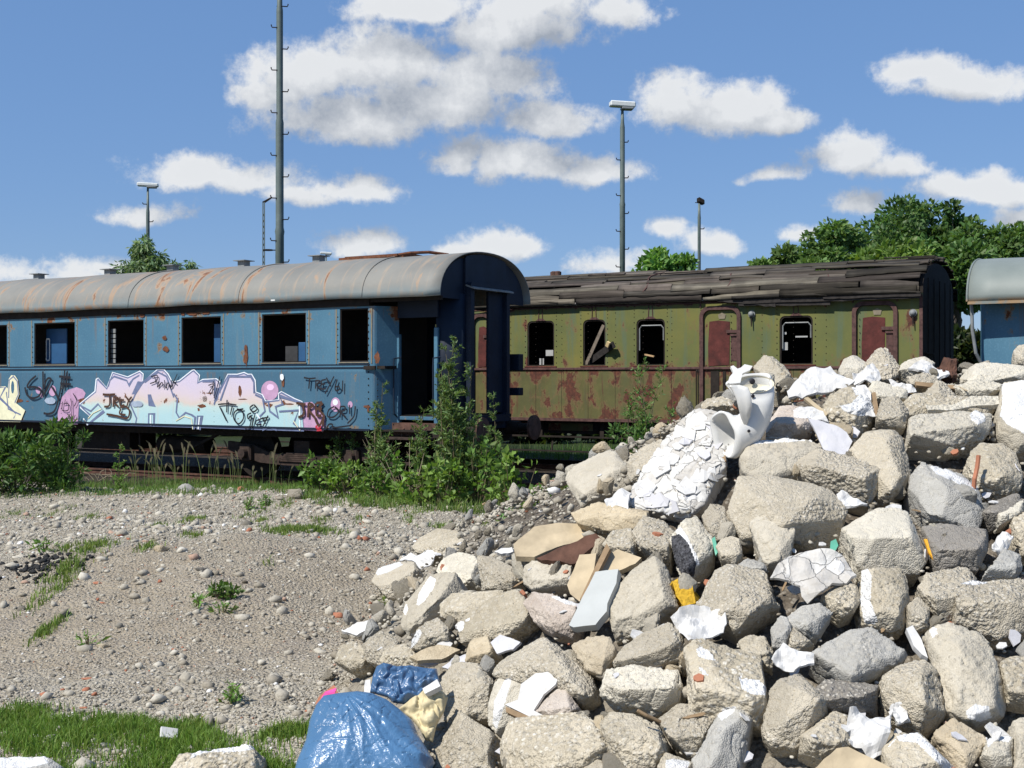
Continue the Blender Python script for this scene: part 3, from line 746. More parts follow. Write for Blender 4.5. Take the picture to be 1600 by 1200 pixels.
    tagmark([((312, 145), (262, 190), (240, 238), (300, 238), (350, 262), (340, 310), (282, 332), (235, 300), (220, 240)), ((370, 108), (373, 322)), ((372, 262), (405, 172), (440, 176), (412, 240), (378, 300)), ((440, 230), (480, 300), (500, 345)), ((530, 180), (502, 330), (468, 435), (420, 462), (376, 456)),
             ((552, 98), (542, 250)), ((574, 105), (566, 242)), ((505, 150), (602, 160)), ((515, 208), (604, 216))], .045, M_BLACK, A2)
    tagmark([((868, 300), (920, 302), (972, 298)), ((925, 302), (924, 390), (880, 402)), ((962, 315), (955, 405)), ((962, 320), (1000, 335), (962, 362), (1000, 402)), ((1012, 320), (1014, 392), (1050, 388)), ((1012, 350), (1046, 346)), ((1062, 318), (1084, 352)), ((1110, 320), (1084, 355), (1070, 400)), ((1015, 410), (1060, 400), (1092, 440), (1072, 498), (990, 480), (900, 464)), ((1020, 420), (1010, 460), (1060, 470))], .042, M_BROWNT, A2)
    tagmark([((535, 360), (530, 430), (580, 430), (578, 375), (540, 380)), ((556, 340), (552, 380)), ((602, 335), (612, 420), (604, 530)), ((620, 290), (650, 350), (630, 400)), ((570, 460), (600, 490), (575, 500)), ((600, 460), (580, 490)), ((640, 470), (630, 510), (660, 505)), ((680, 480), (670, 525), (695, 520)), ((715, 510), (725, 545))], .02, M_BLACK, A2)
    tagmark([((1270, 152), (1322, 142), (1318, 185), (1262, 210)), ((1300, 150), (1312, 205)), ((1340, 190), (1322, 240), (1362, 200), (1372, 245)), ((1382, 180), (1394, 248), (1412, 200), (1432, 248), (1444, 180)), ((1440, 240), (1490, 128)), ((1450, 190), (1482, 210))], .022, M_BLACK, A2)
    tagmark([((228, 384), (300, 378), (382, 388)), ((304, 345), (300, 450)), ((240, 398), (300, 522)), ((348, 396), (330, 470)), ((440, 420), (372, 440), (360, 500), (400, 545), (440, 500), (430, 440), (385, 420)), ((525, 385), (495, 412), (520, 445), (555, 420), (528, 385)), ((505, 455), (476, 470), (480, 502), (505, 480), (496, 560), (460, 580), (446, 570)), ((536, 470), (506, 582)), ((585, 508), (548, 520), (548, 552), (592, 548)), ((600, 490), (612, 528)), ((646, 476), (625, 520), (606, 562)), ((585, 502), (650, 490))], .028, M_BLACK, A3)
    tagmark([((148, 225), (190, 215), (150, 290)), ((190, 190), (180, 300)), ((245, 150), (196, 330))], .02, M_BLACK, A3)
    tagmark([((943, 160), (990, 168), (1042, 164)), ((992, 168), (984, 252)), ((1044, 180), (1040, 252)), ((1040, 186), (1082, 190), (1046, 222), (1092, 258)), ((1092, 182), (1088, 250), (1128, 250)), ((1092, 182), (1128, 176)), ((1090, 216), (1122, 212)), ((1132, 160), (1152, 212)), ((1194, 150), (1160, 220), (1120, 296)), ((1222, 176), (1204, 240), (1214, 270), (1238, 258), (1234, 232), (1206, 240)), ((1268, 184), (1266, 276))], .027, M_BLACK, A3)
    tagmark([((880, 372), (958, 384)), ((930, 384), (942, 462), (896, 492)), ((982, 372), (978, 492)), ((982, 372), (1024, 392), (984, 424), (1034, 492)), ((1042, 372), (1050, 470), (1090, 474)), ((1048, 372), (1096, 366)), ((1046, 420), (1092, 416)), ((1100, 370), (1070, 420), (1110, 470)), ((1030, 482), (1070, 560), (1112, 484)), ((1110, 470), (1102, 560))], .046, M_BROWNT, A3)
    tagmark([((1196, 400), (1150, 430), (1142, 482), (1190, 488), (1234, 442), (1200, 402)), ((1246, 400), (1246, 492)), ((1246, 402), (1284, 402), (1282, 434), (1250, 442), (1294, 492)), ((1322, 388), (1326, 462)), ((1372, 398), (1360, 482), (1306, 542)), ((1110, 560), (1130, 582), (1152, 550), (1182, 550), (1192, 576), (1322, 560))], .028, M_BLACK, A3)
    tagmark([((1060, 558), (1042, 570), (1060, 582), (1082, 570), (1060, 558)), ((1050, 600), (1090, 596))], .03, M_RED, A3)
    return root
blue = blue_coach()
# a scrap of white card caught on the gutter
q = BL.xz(425, 469, -.15); bm = bmesh.new(); box(bm, (-.05, -.01, -.012), (.05, .10, .014), .004)
o = bmobj('scrap', bm, M_WHITE, None, smooth=False); o.location = (BL.O[0]+q[0]*DX[0]-.12*NIN[0], BL.O[1]+q[0]*DX[1]-.12*NIN[1], 3.155); o.rotation_euler = (.15, 0, RZ)
tag(o, 'small white scrap caught on the gutter of the blue coach', 'scrap')
# ================================================================ the green coach
def green_coach():
    W = 2.85; L = 16.2; zb, zt = 1.0, 3.40; ze, zc = 3.36, 4.05
    root = GR.empty('wooden_roof_coach', label='derelict olive green coach with rotten board roof and rusty red doors', cat='railway coach')
    near = lambda u, v, d: (u, d, v)
    wins = []
    for a, t, b, q in ((824, 502, 866, 571), (911, 500, 946, 571), (994.5, 499, 1039, 571), (1218, 494, 1270, 573)):
        x0, z1 = GR.xz(a, t); x1, _ = GR.xz(b, t); wins.append((x0, x1, z1))
    z0 = 2.125; doors = []
    for a, t, b in ((737, 483, 769), (1094, 478, 1158), (1332, 475, 1403)):
        x0, z1 = GR.xz(a, t); x1, _ = GR.xz(b, t); doors.append((x0, x1, 3.27))
    wx = doors[0][0]-.9
    while wx > -L+.4: wins.append((wx-.58, wx, 3.02)); wx -= 1.55
    holes = [rrect(a, z0, b, min(z1, 3.08), .10, 4, .012) for a, b, z1 in wins]+[rrect(a+.05, zb+.02, b-.05, z1-.05, .16, 5, .01) for a, b, z1 in doors]
    gside = wall('side_wall', [(-L, zb), (0, zb), (0, zt), (-L, zt)], holes, near, .06, M_GREEN, root)
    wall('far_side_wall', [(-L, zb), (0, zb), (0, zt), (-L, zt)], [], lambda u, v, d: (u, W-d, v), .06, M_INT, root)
    prof = profile(W, .0, ze, zc-.03, 20, 2.1)
    for nm, x in (('end_wall', -.06), ('end_wall', -L)):
        bm = bmesh.new(); plate(bm, [(0.06, zb), (W-.06, zb), (W-.06, ze)]+[p for p in reversed(prof) if .06 < p[0] < W-.06]+[(0.06, ze)], [], lambda u, v, d: (x+d, u, v), .06)
        if x > -1:
            for y in (.5, 1.0, 1.5, 2.0, 2.5): box(bm, (0, y-.02, zb), (.012, y+.02, 3.7))
            box(bm, (0, .2, 2.3), (.05, .9, 2.33))
        bmobj(nm, bm, M_UNDER, root)
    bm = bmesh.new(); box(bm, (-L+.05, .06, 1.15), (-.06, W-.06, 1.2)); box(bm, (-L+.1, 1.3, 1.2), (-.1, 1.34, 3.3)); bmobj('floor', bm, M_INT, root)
    # window frames and the vertical straps above them
    for a, b, z1 in wins:
        z1 = min(z1, 3.08)
        bm = bmesh.new(); plate(bm, rrect(a+.001, z0+.001, b-.001, z1-.001, .10, 4, .012), [rrect(a+.03, z0+.02, b-.03, z1-.03, .085, 4, .012)], lambda u, v, d: (u, .012+d, v), .035)
        f = bmobj('window_frame', bm, M_UNDER, root)
        bm = bmesh.new(); c = (a+b)/2
        for s in (-1, 1): bar(bm, (c+s*.05, -.006, z1+.0), (c+s*.035, -.006, zt-.04), .02, .012)
        plate(bm, [(c-.12, z1-.0), (c+.12, z1), (c+.05, z1+.05), (c-.05, z1+.05)], [], lambda u, v, d: (u, -.008+d, v), .008)
        bmobj('window_strap', bm, M_FRAME, f)
        bm = bmesh.new(); box(bm, (a-.06, -.03, z0-.035), (b+.06, 0, z0-.005), .005); bmobj('sill', bm, M_RUSTR, f)
        bm = bmesh.new(); rivets(bm, GR, [(x, z0+.06+.115*k) for x in (a-.05, b+.05) for k in range(8)], .012); rivets(bm, GR, [(x, 3.1+.07*k) for x in (a-.05, b+.05) for k in range(4)], .01); add_to(gside, bm, M_UNDER)
    for (a, b, z1) in wins[2:4]:
        bm = bmesh.new(); tube(bm, [(a+.05, .045, z0+.3), (a+.05, .045, z1-.19), (a+.1, .045, z1-.13), (b-.1, .045, z1-.13), (b-.05, .045, z1-.19), (b-.05, .045, z0+.5)], .014, 6); bmobj('sash_bar', bm, M_GREY, root)
    bm = bmesh.new(); zb2 = GR.xz(900, 575)[1]
    box(bm, (-L, -.03, 2.035), (0, 0, 2.085), .006); box(bm, (-L, -.012, 3.33), (0, 0, 3.37)); box(bm, (-L, -.015, zb-.03), (0, 0.02, zb+.03)); box(bm, (-.05, -.012, zb), (.01, .0, zt-.05))
    bmobj('belt_rail', bm, M_FRAME, root)
    bm = bmesh.new()
    for x in np.arange(-L+.2, -.2, .62):
        for k in range(9): bmesh.ops.create_icosphere(bm, subdivisions=1, radius=.010, matrix=Matrix.Translation((x+.01*random.random(), -.001, 2.2+.125*k)))
        box(bm, (x-.003, -.003, zb+.03), (x+.003, 0, 2.03))
    add_to(gside, bm, M_UNDER)
    for di, (a, b, z1) in enumerate(doors):
        # arched frame with a double rim; leaf: upper red sheet, lower panel, hinges, handle
        bm = bmesh.new(); plate(bm, rrect(a, zb+.0, b, z1, .2, 7, .01), [rrect(a+.075, zb+.02, b-.075, z1-.075, .14, 7, .01)], lambda u, v, d: (u, -.045+d, v), .07)
        d = bmobj('door_frame', bm, M_FRAME, root)
        bm = bmesh.new(); plate(bm, rrect(a+.078, 1.03, b-.078, z1-.08, .135, 6, .01), [], lambda u, v, d: (u, .012+d, v), .035); dr = bmobj('door', bm, M_GREEN, root)
        w = b-a; x0, x1 = a+.17, b-.24 if w > .7 else b-.16
        t0 = random.uniform(-.01, .01)
        bm = bmesh.new(); V = [(x0, 2.10), (x1, 2.12), (x1+.01, 2.96+t0), (x0+w*.25, 2.99), (x0+.02, 2.97), (x0-.005, 2.5)]
        plate(bm, V, [], lambda u, v, d: (u, .002+d, v), .008); bmobj('door_sheet', bm, M_RUSTR, dr)
        bm = bmesh.new(); plate(bm, [(x1+.03, 2.2), (b-.09, 2.2), (b-.09, 2.72), (x1+.03, 2.72)], [], lambda u, v, d: (u, .004+d, v), .006); box(bm, (x1-.05, -.03, 2.74), (b-.02, .004, 2.80)); box(bm, (x1+.02, -.02, 2.68), (b-.06, .004, 2.72)); bmobj('door_hinge', bm, M_FRAME, dr)
        bm = bmesh.new(); box(bm, (x0+.05, -.004, 1.06), (x0+.22, .010, 2.0)); box(bm, (x0+.30, -.006, 1.06), (x0+.36, .010, 2.0)); bmobj('lower_panel', bm, M_UNDER if di else M_GREEN, dr)
        bm = bmesh.new(); plate(bm, [(x0+.22, 3.02), (x0+.34, 3.02), (x0+.36, 3.10), (x0+.28, 3.14), (x0+.2, 3.10)], [], lambda u, v, d: (u, .000+d, v), .01); bmobj('door_plate', bm, M_STAIN, dr)
        for x in (a-.06, a-.02):
            bm = bmesh.new(); tube(bm, [(x, -.01, 1.02), (x, -.05, 1.06), (x, -.05, 2.0), (x, -.01, 2.03)], .014, 6); bmobj('handrail', bm, M_UNDER, root)
        
        for xq in (a+.01, b-.01):
            bm = bmesh.new(); bar(bm, (xq, -.01, z1-.02), (xq, -.01, zt-.03), .03, .02); bmobj('door_strap', bm, M_FRAME, d)
    for px, py in ((1175, 491), (1427, 489)):
        x, z = GR.xz(px, py); bm = bmesh.new()
        bmesh.ops.create_uvsphere(bm, u_segments=12, v_segments=8, radius=.055, matrix=Matrix.Translation((x, -.05, z))); bmesh.ops.create_cone(bm, cap_ends=True, segments=14, radius1=.07, radius2=.07, depth=.03, matrix=Matrix.Translation((x, -.015, z)) @ Matrix.Rotation(math.pi/2, 4, 'X'))
        b = bmobj('side_lamp', bm, M_GREY, root); bm = bmesh.new(); tube(bm, [(x, -.05, z-.03), (x+.01, -.06, z-.24)], [.018, .010], 6); bmobj('lamp_lever', bm, M_UNDER, b)
    # pale notice papers inside the windows
    for pa, pt, pb, pq in ((853, 547, 866, 556), (843, 560, 846, 570), (848, 560, 850, 570), (1222, 519, 1229, 522.5), (1222, 535, 1231, 547), (1243, 525, 1262, 527)):
        x0, z1 = GR.xz(pa, pt, .09); x1, zq = GR.xz(pb, pq, .09); bm = bmesh.new(); box(bm, (x0, .085, zq), (x1, .09, z1)); bmobj('paper_notice', bm, M_NOTE, root)
    # solebar, boxes and footboards
    bm = bmesh.new()
    box(bm, (-L+.2, .22, .70), (-.1, .34, .98)); box(bm, (-L+.2, W-.34, .70), (-.1, W-.22, .98))
    for x in np.arange(-L+1, -.3, 1.45): box(bm, (x, .14, .62), (x+.09, .22, .96))
    box(bm, (-L+.2, .05, .62), (-.1, .20, .65)); box(bm, (-L+.2, .0, .32), (-.1, .16, .345)); box(bm, (-L+.1, .1, .96), (-.1, W-.1, 1.0))
    for x in np.arange(-L+1, -.3, 1.9): bar(bm, (x, .15, .65), (x, .08, .33), .03)
    bmobj('underframe', bm, M_UNDER, root)
    bm = bmesh.new()
    for x in np.arange(-L+1.2, -.5, 1.45): box(bm, (x, .205, .76), (x+1.05, .218, .92))
    bmobj('battery_panel', bm, M_GREEN, root)
    bogie(root, -3.0, 0, W); bogie(root, -L+3, 0, W)
    for y in (.53, W-.53): buffer(root, 0, y, .95, 1, .5)
    # roof: overlapping rotten boards following the arch
    pr = profile(W, .10, ze+.02, zc, 60, 2.1); V = []; Fc = []; C = []
    ln = [0]
    for a, b in zip(pr, pr[1:]): ln.append(ln[-1]+math.dist(a, b))
    def at(s):
        s = min(max(s, 0), ln[-1]-1e-4); i = max(k for k in range(len(ln)-1) if ln[k] <= s); t = (s-ln[i])/(ln[i+1]-ln[i])
        a, b = pr[i], pr[i+1]; d = ((b[0]-a[0])/(ln[i+1]-ln[i]), (b[1]-a[1])/(ln[i+1]-ln[i]))
        return (a[0]+(b[0]-a[0])*t, a[1]+(b[1]-a[1])*t), d, (-d[1], d[0])
    rr = random.Random(11)
    def board(x0, x1, s, w, lift, tilt, droop0, droop1, tint):
        n = max(4, int((x1-x0)/.12)); base = len(V); ph = rr.random()*50
        for i in range(n+1):
            t = i/n; x = x0+(x1-x0)*t; dr = droop0*(1-t)**2+droop1*t*t
            e0 = .018*mn.noise((x*3+ph, 0, 0)); e1 = .018*mn.noise((x*3+ph, 5, 0)); h = lift+.012*mn.noise((x*1.3, ph, 0))
            for ss, hh in ((s-e0, h-tilt), (s-e0, h-tilt-.025), (s+w+e1, h+tilt-.025), (s+w+e1, h+tilt)):
                p, d, nr = at(ss-dr); V.append((x, p[0]+nr[0]*hh, p[1]+nr[1]*hh-abs(dr)*.2)); C.append(tint)
        for i in range(n):
            q = base+4*i
            for k in range(4): Fc.append((q+k, q+(k+1) % 4, q+4+(k+1) % 4, q+4+k))
        Fc.append((base, base+1, base+2, base+3)); q = base+4*n; Fc.append((q+3, q+2, q+1, q))
    S = ln[-1]; s = 0; row = 0
    while s < S-.05:
        w = rr.uniform(.085, .15); x = -L-.05
        while x < .05:
            ln_ = rr.uniform(.7, 3.2); x1 = min(x+ln_, .07 if row > 2 else .0)
            right = x > GR.x(1150)
            g = rr.uniform(.45, 1.35)*(.62 if right else 1.12)
            tint = (g, g*rr.uniform(.93, 1), g*rr.uniform(.86, .97))
            if not (rr.random() < .10 and 2 < row < 15):
                board(x, x1-rr.uniform(.0, .05), s, w*rr.uniform(.95, 1.12), rr.uniform(.02, .06)+(.03 if right else 0)+(.05 if rr.random() < .12 else 0), rr.uniform(-.006, .02), rr.choice((0, 0, 0, .05)), rr.choice((0, 0, 0, .06, -.04)), tint)
            x = x1
            if x >= 0: break
        s += w; row += 1
    # boards hanging over the eave on the right half
    for k in range(7):
        x0 = GR.x(1150)+rr.uniform(-.2, 2.6); board(x0, min(x0+rr.uniform(.9, 2.2), 0), -.05, .13, .05+.006*k, .01, .03, .05, (.45,)*3)
    V = np.array(V); lo = np.array([v for v in V])
    me = npmesh('roof_boards', V, np.array(Fc), np.array(C)); link('roof_boards', me, M_BOARD, root)
    # drooping lower boards past the eave (real overhang)
    bm = bmesh.new()
    for px0, px1, dy, dz0, dz1 in ((1157, 1300, .02, -.02, -.05), (1165, 1440, .045, .02, .02), (1290, 1442, .07, .06, .05), (1125, 1215, .03, .09, -.06)):
        x0, x1 = GR.x(px0), GR.x(px1); n = 12; pts = []
        for i in range(n+1):
            t = i/n; pts.append((x0+(x1-x0)*t, 3.36+dz0*(1-t)+dz1*t+.015*mn.noise((t*9+px0, 0, 0))))
        poly = pts+[(x, z-.085-.03*abs(mn.noise((x*4, px0, 0)))) for x, z in reversed(pts)]
        plate(bm, poly, [], lambda u, v, d: (u, -.10-dy+d, v), .022)
    bmobj('eave_boards', bm, M_BOARD2, root)
    bm = bmesh.new(); box(bm, (GR.x(800), -.05, 3.375), (GR.x(1150), -.02, 3.43), .004); bmobj('eave_trim', bm, M_GREY2, root)
    bm = bmesh.new()
    for k in range(30): pass
    pp = profile(W, .02, ze, zc-.06, 20, 2.1); A = [[bm.verts.new((x, y, z)) for y, z in pp] for x in (-L+.05, -.07)]
    for k in range(len(pp)-1): bm.faces.new((A[0][k], A[1][k], A[1][k+1], A[0][k+1]))
    bmobj('roof_lining', bm, M_INT, root)
    for px in (1022, 1150, 1300):
        bm = bmesh.new(); x = GR.x(px, .5); pq = profile(W, .12, ze+.05, zc+.04, 24, 2.1)
        tube(bm, [(x+.06*math.sin(i), y, z) for i, (y, z) in enumerate(pq[2:16])], .014, 4); bmobj('roof_strap', bm, M_FRAME, root)
    for px, r in ((866, .085), (872, .07)):
        x, z = GR.xz(px, 436, 1.3); bm = bmesh.new(); tube(bm, [(x, 1.3, 3.95), (x, 1.3, 4.22), (x, 1.3, 4.24)], [r, r*1.05, r*.6], 12); bmobj('roof_flue', bm, M_RUSTB, root)
    return root
M_BOARD2 = plain('black_rotten_wood', (.030, .026, .024), .9, .5, 12)
M_GREY2 = plain('pale_flashing', (.30, .29, .29), .6, .3, 6)
green = green_coach()
def side_item(fr, name, build, mat, label, cat):
    bm = bmesh.new(); build(bm); o = bmobj(name, bm, mat); o.matrix_world = Matrix.Translation((fr.O[0], fr.O[1], ZR)) @ Matrix.Rotation(RZ, 4, 'Z'); return tag(o, label, cat)
def b1(bm):
    a = GR.xz(921, 573, .15); b = GR.xz(960, 538, -.12)
    bar(bm, (a[0]-.25, .25, a[1]-.02), (b[0], -.14, b[1]), .13, .04, (0, 1, 0))
side_item(GR, 'broken_plank', b1, M_BOARD2, 'charred plank poking out of the second window of the green coach', 'plank')
def b2(bm):
    a = GR.xz(914, 572, .03); b = GR.xz(943, 508, .05); bar(bm, (a[0], .05, a[1]), (b[0], .06, b[1]), .07, .03, (0, 1, 0))
side_item(GR, 'broken_plank', b2, M_PLANK, 'grey slat leaning diagonally inside the second window of the green coach', 'plank')
def b3(bm):
    b = GR.xz(953, 536, -.14); bar(bm, (b[0]-.05, -.17, b[1]-.07), (b[0]+.005, -.20, b[1]+.02), .07, .05, (0, 1, 0))
side_item(GR, 'wood_splinter', b3, plain('pale_wood', (.55, .42, .22), .8), 'pale yellow splinter at the tip of the charred plank', 'splinter')
def b4(bm):
    a = GR.xz(1008, 554, .1); b = GR.xz(1021, 557, .0); bar(bm, (a[0], .1, a[1]), (b[0], .04, b[1]), .04, .03)
side_item(GR, 'wood_splinter', b4, plain('tan_wood', (.42, .28, .15), .8), 'tan piece of wood lying in the third window of the green coach', 'splinter')
# ================================================================ coach at the right edge
def right_coach():
    W = 2.85; L = 11.0; zb = 1.0; ze, zc = 3.20, 4.05
    root = RT.empty('blue_grey_coach', label='blue coach with smooth grey roof at the right edge behind the green coach', cat='railway coach')
    plan = [(.13, .50), (.17, .36), (.24, .33), (1.05, .30), (1.45, .02), (1.5, 0), (L, 0)]
    bm = bmesh.new()
    A = [[bm.verts.new((x, y, z)) for x, y in plan] for z in (zb, 2.06, 3.2)]
    for R_, S_ in zip(A, A[1:]):
        for k in range(len(plan)-1): bm.faces.new((R_[k], R_[k+1], S_[k+1], S_[k]))
    bmesh.ops.recalc_face_normals(bm, faces=bm.faces); bmesh.ops.solidify(bm, geom=bm.faces[:], thickness=.04)
    bmobj('side_wall', bm, M_BLUE, root)
    bm = bmesh.new(); pr0 = profile(W, -.05, ze, zc-.05); plate(bm, [(.5, zb), (W-.5, zb), (W-.5, ze)]+[p for p in reversed(pr0) if .0 < p[0] < W]+[(.5, ze)], [], lambda u, v, d: (.16+d, u, v), .04); bmobj('end_wall', bm, M_DKBLUE, root)
    bm = bmesh.new(); box(bm, (.5, W-.05, zb), (L, W, 3.2)); bmobj('far_side_wall', bm, M_DKBLUE, root)
    roof_sheet('roof', profile(W, .12, ze, zc, 30), list(np.arange(0, L, .4)), .02, M_RROOF, root, .004)
    bm = bmesh.new(); pr = profile(W, .13, ze, zc+.002, 30); tube(bm, [(0.01, y, z) for y, z in pr], .018, 6); box(bm, (0.02, -.13, ze-.05), (L, -.08, ze+.0)); bmobj('roof_edge', bm, M_RROOF, root)
    bm = bmesh.new(); tube(bm, [(.06, .03, 3.15), (.07, .05, 2.7), (.12, .1, 2.3), (.2, .2, 2.1)], .03, 8); bmobj('hanging_pipe', bm, M_GREY, root)
    bm = bmesh.new(); box(bm, (.5, .3, .7), (L, .42, 1.0)); box(bm, (.4, .3, .72), (.6, W-.3, 1.05)); bmobj('underframe', bm, M_UNDER, root)
    bogie(root, 3.6, 0, W)
    for y in (.53, W-.53): buffer(root, .42, y, .95, -1, .5)
    return root
def m_rroof():
    m = NT('grey_green_roof'); o = m.obj(); n = m.noise(1.2, o, 5)
    c = m.ramp(n, (.3, (.155, .180, .168)), (.7, (.20, .225, .210)))
    z = m.sep(o)[2]; e = m.math('SUBTRACT', 1, m.step(3.22, 3.30, m.math('ADD', z, m.math('MULTIPLY', n, .05))))
    c = m.mix(m.math('MULTIPLY', e, m.step(.4, .6, m.noise(5, o, 5))), c, (.30, .20, .11))
    return m.out(c, .55, m.bump(n, .15, .05), .35)
M_RROOF = m_rroof()
right_coach()
# ================================================================ tracks
def track(fr, nm, lab, x0, x1):
    root = fr.empty('railway_track', label=lab, cat='railway track')
    for y in (.66, 2.10):
        bm = bmesh.new()
        sec = [(-.06, -.15), (.06, -.15), (.06, -.135), (.012, -.115), (.012, -.04), (.034, -.03), (.034, 0), (-.034, 0), (-.034, -.03), (-.012, -.04), (-.012, -.115), (-.06, -.135)]
        A = [[bm.verts.new((x, y+a, b)) for a, b in sec] for x in (x0, x1)]
        for k in range(len(sec)): bm.faces.new((A[0][k], A[0][(k+1) % 12], A[1][(k+1) % 12], A[1][k]))
        bm.faces.new(A[0]); bm.faces.new(A[1]); bmobj('rail', bm, M_RAIL, root)
    bm = bmesh.new(); x = x0
    n = 0
    while x < x1:
        if n < 95: box(bm, (x, .1+random.uniform(-.05, .05), -.30), (x+.24, 2.65, -.105), .02)
        x += .65; n += 1
    bmobj('sleepers', bm, M_UNDER, root, smooth=False)
    return root
track(BL, 't', 'rusty track under the graffiti-covered blue coach', -26, 14)
track(GR, 't', 'rusty track under the green coach with the board roof', -22, 16)
# ================================================================ ground
def m_ground():
    m = NT('dusty_gravel'); o = m.obj(); xyz = m.sep(o)
    n1 = m.noise(.55, o, 6, .6); n2 = m.noise(3.5, o, 6, .62)
    c = m.ramp(n2, (.28, (.245, .212, .158)), (.5, (.345, .308, .238)), (.75, (.43, .395, .32)))
    mx_ = m.math('DIVIDE', m.math('ADD', xyz[0], 2.4), 2.6); my_ = m.math('DIVIDE', m.math('SUBTRACT', xyz[1], 9.2), 2.3)
    soil = m.step(1.1, .35, m.math('ADD', m.math('ADD', m.math('MULTIPLY', mx_, mx_), m.math('MULTIPLY', my_, my_)), m.math('MULTIPLY', m.math('SUBTRACT', n2, .5), 1.1)))
    c = m.mix(m.math('MULTIPLY', soil, .68), c, m.ramp(m.noise(2.2, o, 6, .6), (.3, (.235, .188, .130)), (.7, (.345, .288, .208))))
    c = m.mix(m.math('MULTIPLY', m.step(.48, .62, n1), .4), c, (.285, .250, .19))
    c = m.mix(m.math('MULTIPLY', m.step(.55, .72, m.noise(1.3, m.map(o, loc=(4, 2, 0)), 6)), .5), c, (.20, .175, .155))
    v = m.vor(38, o); vc = m.vor(38, o, out='Color'); v2 = m.vor(95, o); vc2 = m.vor(95, o, out='Color')
    peb = m.ramp(m.sep(vc)[0], (.0, (.20, .175, .15)), (.5, (.38, .34, .29)), (1, (.55, .52, .47)))
    c = m.mix(m.math('MULTIPLY', m.step(.42, .25, v), m.math('SUBTRACT', .75, m.math('MULTIPLY', soil, .4))), c, peb)
    c = m.mix(m.math('MULTIPLY', m.step(.45, .2, v2), .45), c, m.ramp(m.sep(vc2)[1], (0, (.19, .165, .14)), (1, (.48, .45, .40))))
    x, y = xyz[0], xyz[1]
    p = m.math('ADD', m.math('MULTIPLY', x, .507), m.math('MULTIPLY', y, .862))
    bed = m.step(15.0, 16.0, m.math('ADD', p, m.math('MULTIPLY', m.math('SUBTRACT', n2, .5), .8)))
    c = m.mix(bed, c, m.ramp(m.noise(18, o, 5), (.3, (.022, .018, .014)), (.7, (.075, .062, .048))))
    far = m.step(26, 29, p)
    c = m.mix(far, c, m.ramp(n2, (.3, (.018, .03, .010)), (.7, (.04, .055, .02))))
    h = m.math('ADD', m.math('MULTIPLY', m.math('SUBTRACT', .5, v), .8), m.math('ADD', m.math('MULTIPLY', v2, -.3), m.math('MULTIPLY', m.noise(60, o, 4), .5)))
    return m.out(c, .95, m.bump(h, .9, .03), .15)
M_GROUND = m_ground()
def axis(a, b, fine, lo, hi, g=1.25):
    pts = list(np.arange(a, b+1e-6, fine)); s = fine; x = b
    while x < hi: s *= g; x += s; pts.append(x)
    s = fine; x = a; L = []
    while x > lo: s *= g; x -= s; L.append(x)
    return np.array(L[::-1]+pts)
gx = axis(-9.5, 5, .07, -900, 900); gy = axis(2.5, 19, .07, -60, 1500)
X, Y = np.meshgrid(gx, gy); Z = gz(X, Y); nx, ny = len(gx), len(gy)
ii = np.arange(nx*ny).reshape(ny, nx)
me = npmesh('ground', np.c_[X.ravel(), Y.ravel(), Z.ravel()], np.c_[ii[:-1, :-1].ravel(), ii[:-1, 1:].ravel(), ii[1:, 1:].ravel(), ii[1:, :-1].ravel()])
tag(link('ground', me, M_GROUND, smooth=True), kind='structure')
# ---------------------------------------------------------------- loose stones
def ico():
    bm = bmesh.new(); bmesh.ops.create_icosphere(bm, subdivisions=1, radius=1); bm.verts.index_update()
    v = np.array([w.co[:] for w in bm.verts]); f = np.array([[q.index for q in p.verts] for p in bm.faces]); bm.free(); return v, f
ICO = ico()
def stones(name, pos, size, cols, mat, flat=.62, seed=1):
    rs = np.random.RandomState(seed); n = len(pos); v, f = ICO; k = len(v)
    j = 1+.30*(rs.rand(n, k, 1)-.5)*2+.45*(rs.rand(n, k, 3)-.5)
    s = size[:, None]*np.c_[rs.uniform(.75, 1.35, n), rs.uniform(.65, 1.05, n), rs.uniform(.45, .85, n)]
    q = v[None]*j*s[:, None, :]
    a = rs.rand(n)*6.283; t = rs.normal(0, .35, n)
    ct, st = np.cos(t)[:, None], np.sin(t)[:, None]
    y = q[:, :, 1]*ct-q[:, :, 2]*st; z = q[:, :, 1]*st+q[:, :, 2]*ct
    ca, sa = np.cos(a)[:, None], np.sin(a)[:, None]
    x2 = q[:, :, 0]*ca-y*sa; y2 = q[:, :, 0]*sa+y*ca
    V = np.stack([x2, y2, z], -1)+pos[:, None, :]
    Fc = (f[None]+(np.arange(n)*k)[:, None, None]).reshape(-1, 3)
    return link(name, npmesh(name, V.reshape(-1, 3), Fc, np.repeat(cols, k, 0)), mat)
def m_stone():
    m = NT('crushed_stone'); o = m.obj(); c = m.attr('tint').outputs['Color']
    n = m.noise(70, o, 4)
    c = m.mix(1, c, m.ramp(n, (.3, (.75,)*3), (.7, (1.1,)*3)), 'MULTIPLY')
    return m.out(c, .92, m.bump(n, .4, .006), .2)
M_STONE = m_stone()
def stone_cols(n, rs):
    b = rs.beta(2.2, 2.4, n)[:, None]
    c = np.array((.225, .195, .148))*(1-b)+np.array((.54, .505, .425))*b
    r = rs.rand(n)
    c[r < .012] = (.36, .15, .09); c[(r > .012) & (r < .022)] = (.72, .71, .68); c[(r > .022) & (r < .06)] *= .5; c[(r > .06) & (r < .075)] = (.40, .27, .20)
    return c
rs = np.random.RandomState(5)
N0 = 226000
yy = 5.1+(rs.rand(N0)**1.15)*17; xx = (rs.rand(N0)*.76-.59)*yy
xx = np.where(rs.rand(N0) < .5, xx, xx)
pp = .507*xx+.862*yy
px_ = CX+F*xx/yy
keep = (pp < 15.7) & (px_ < 1010) & (px_ > -340)
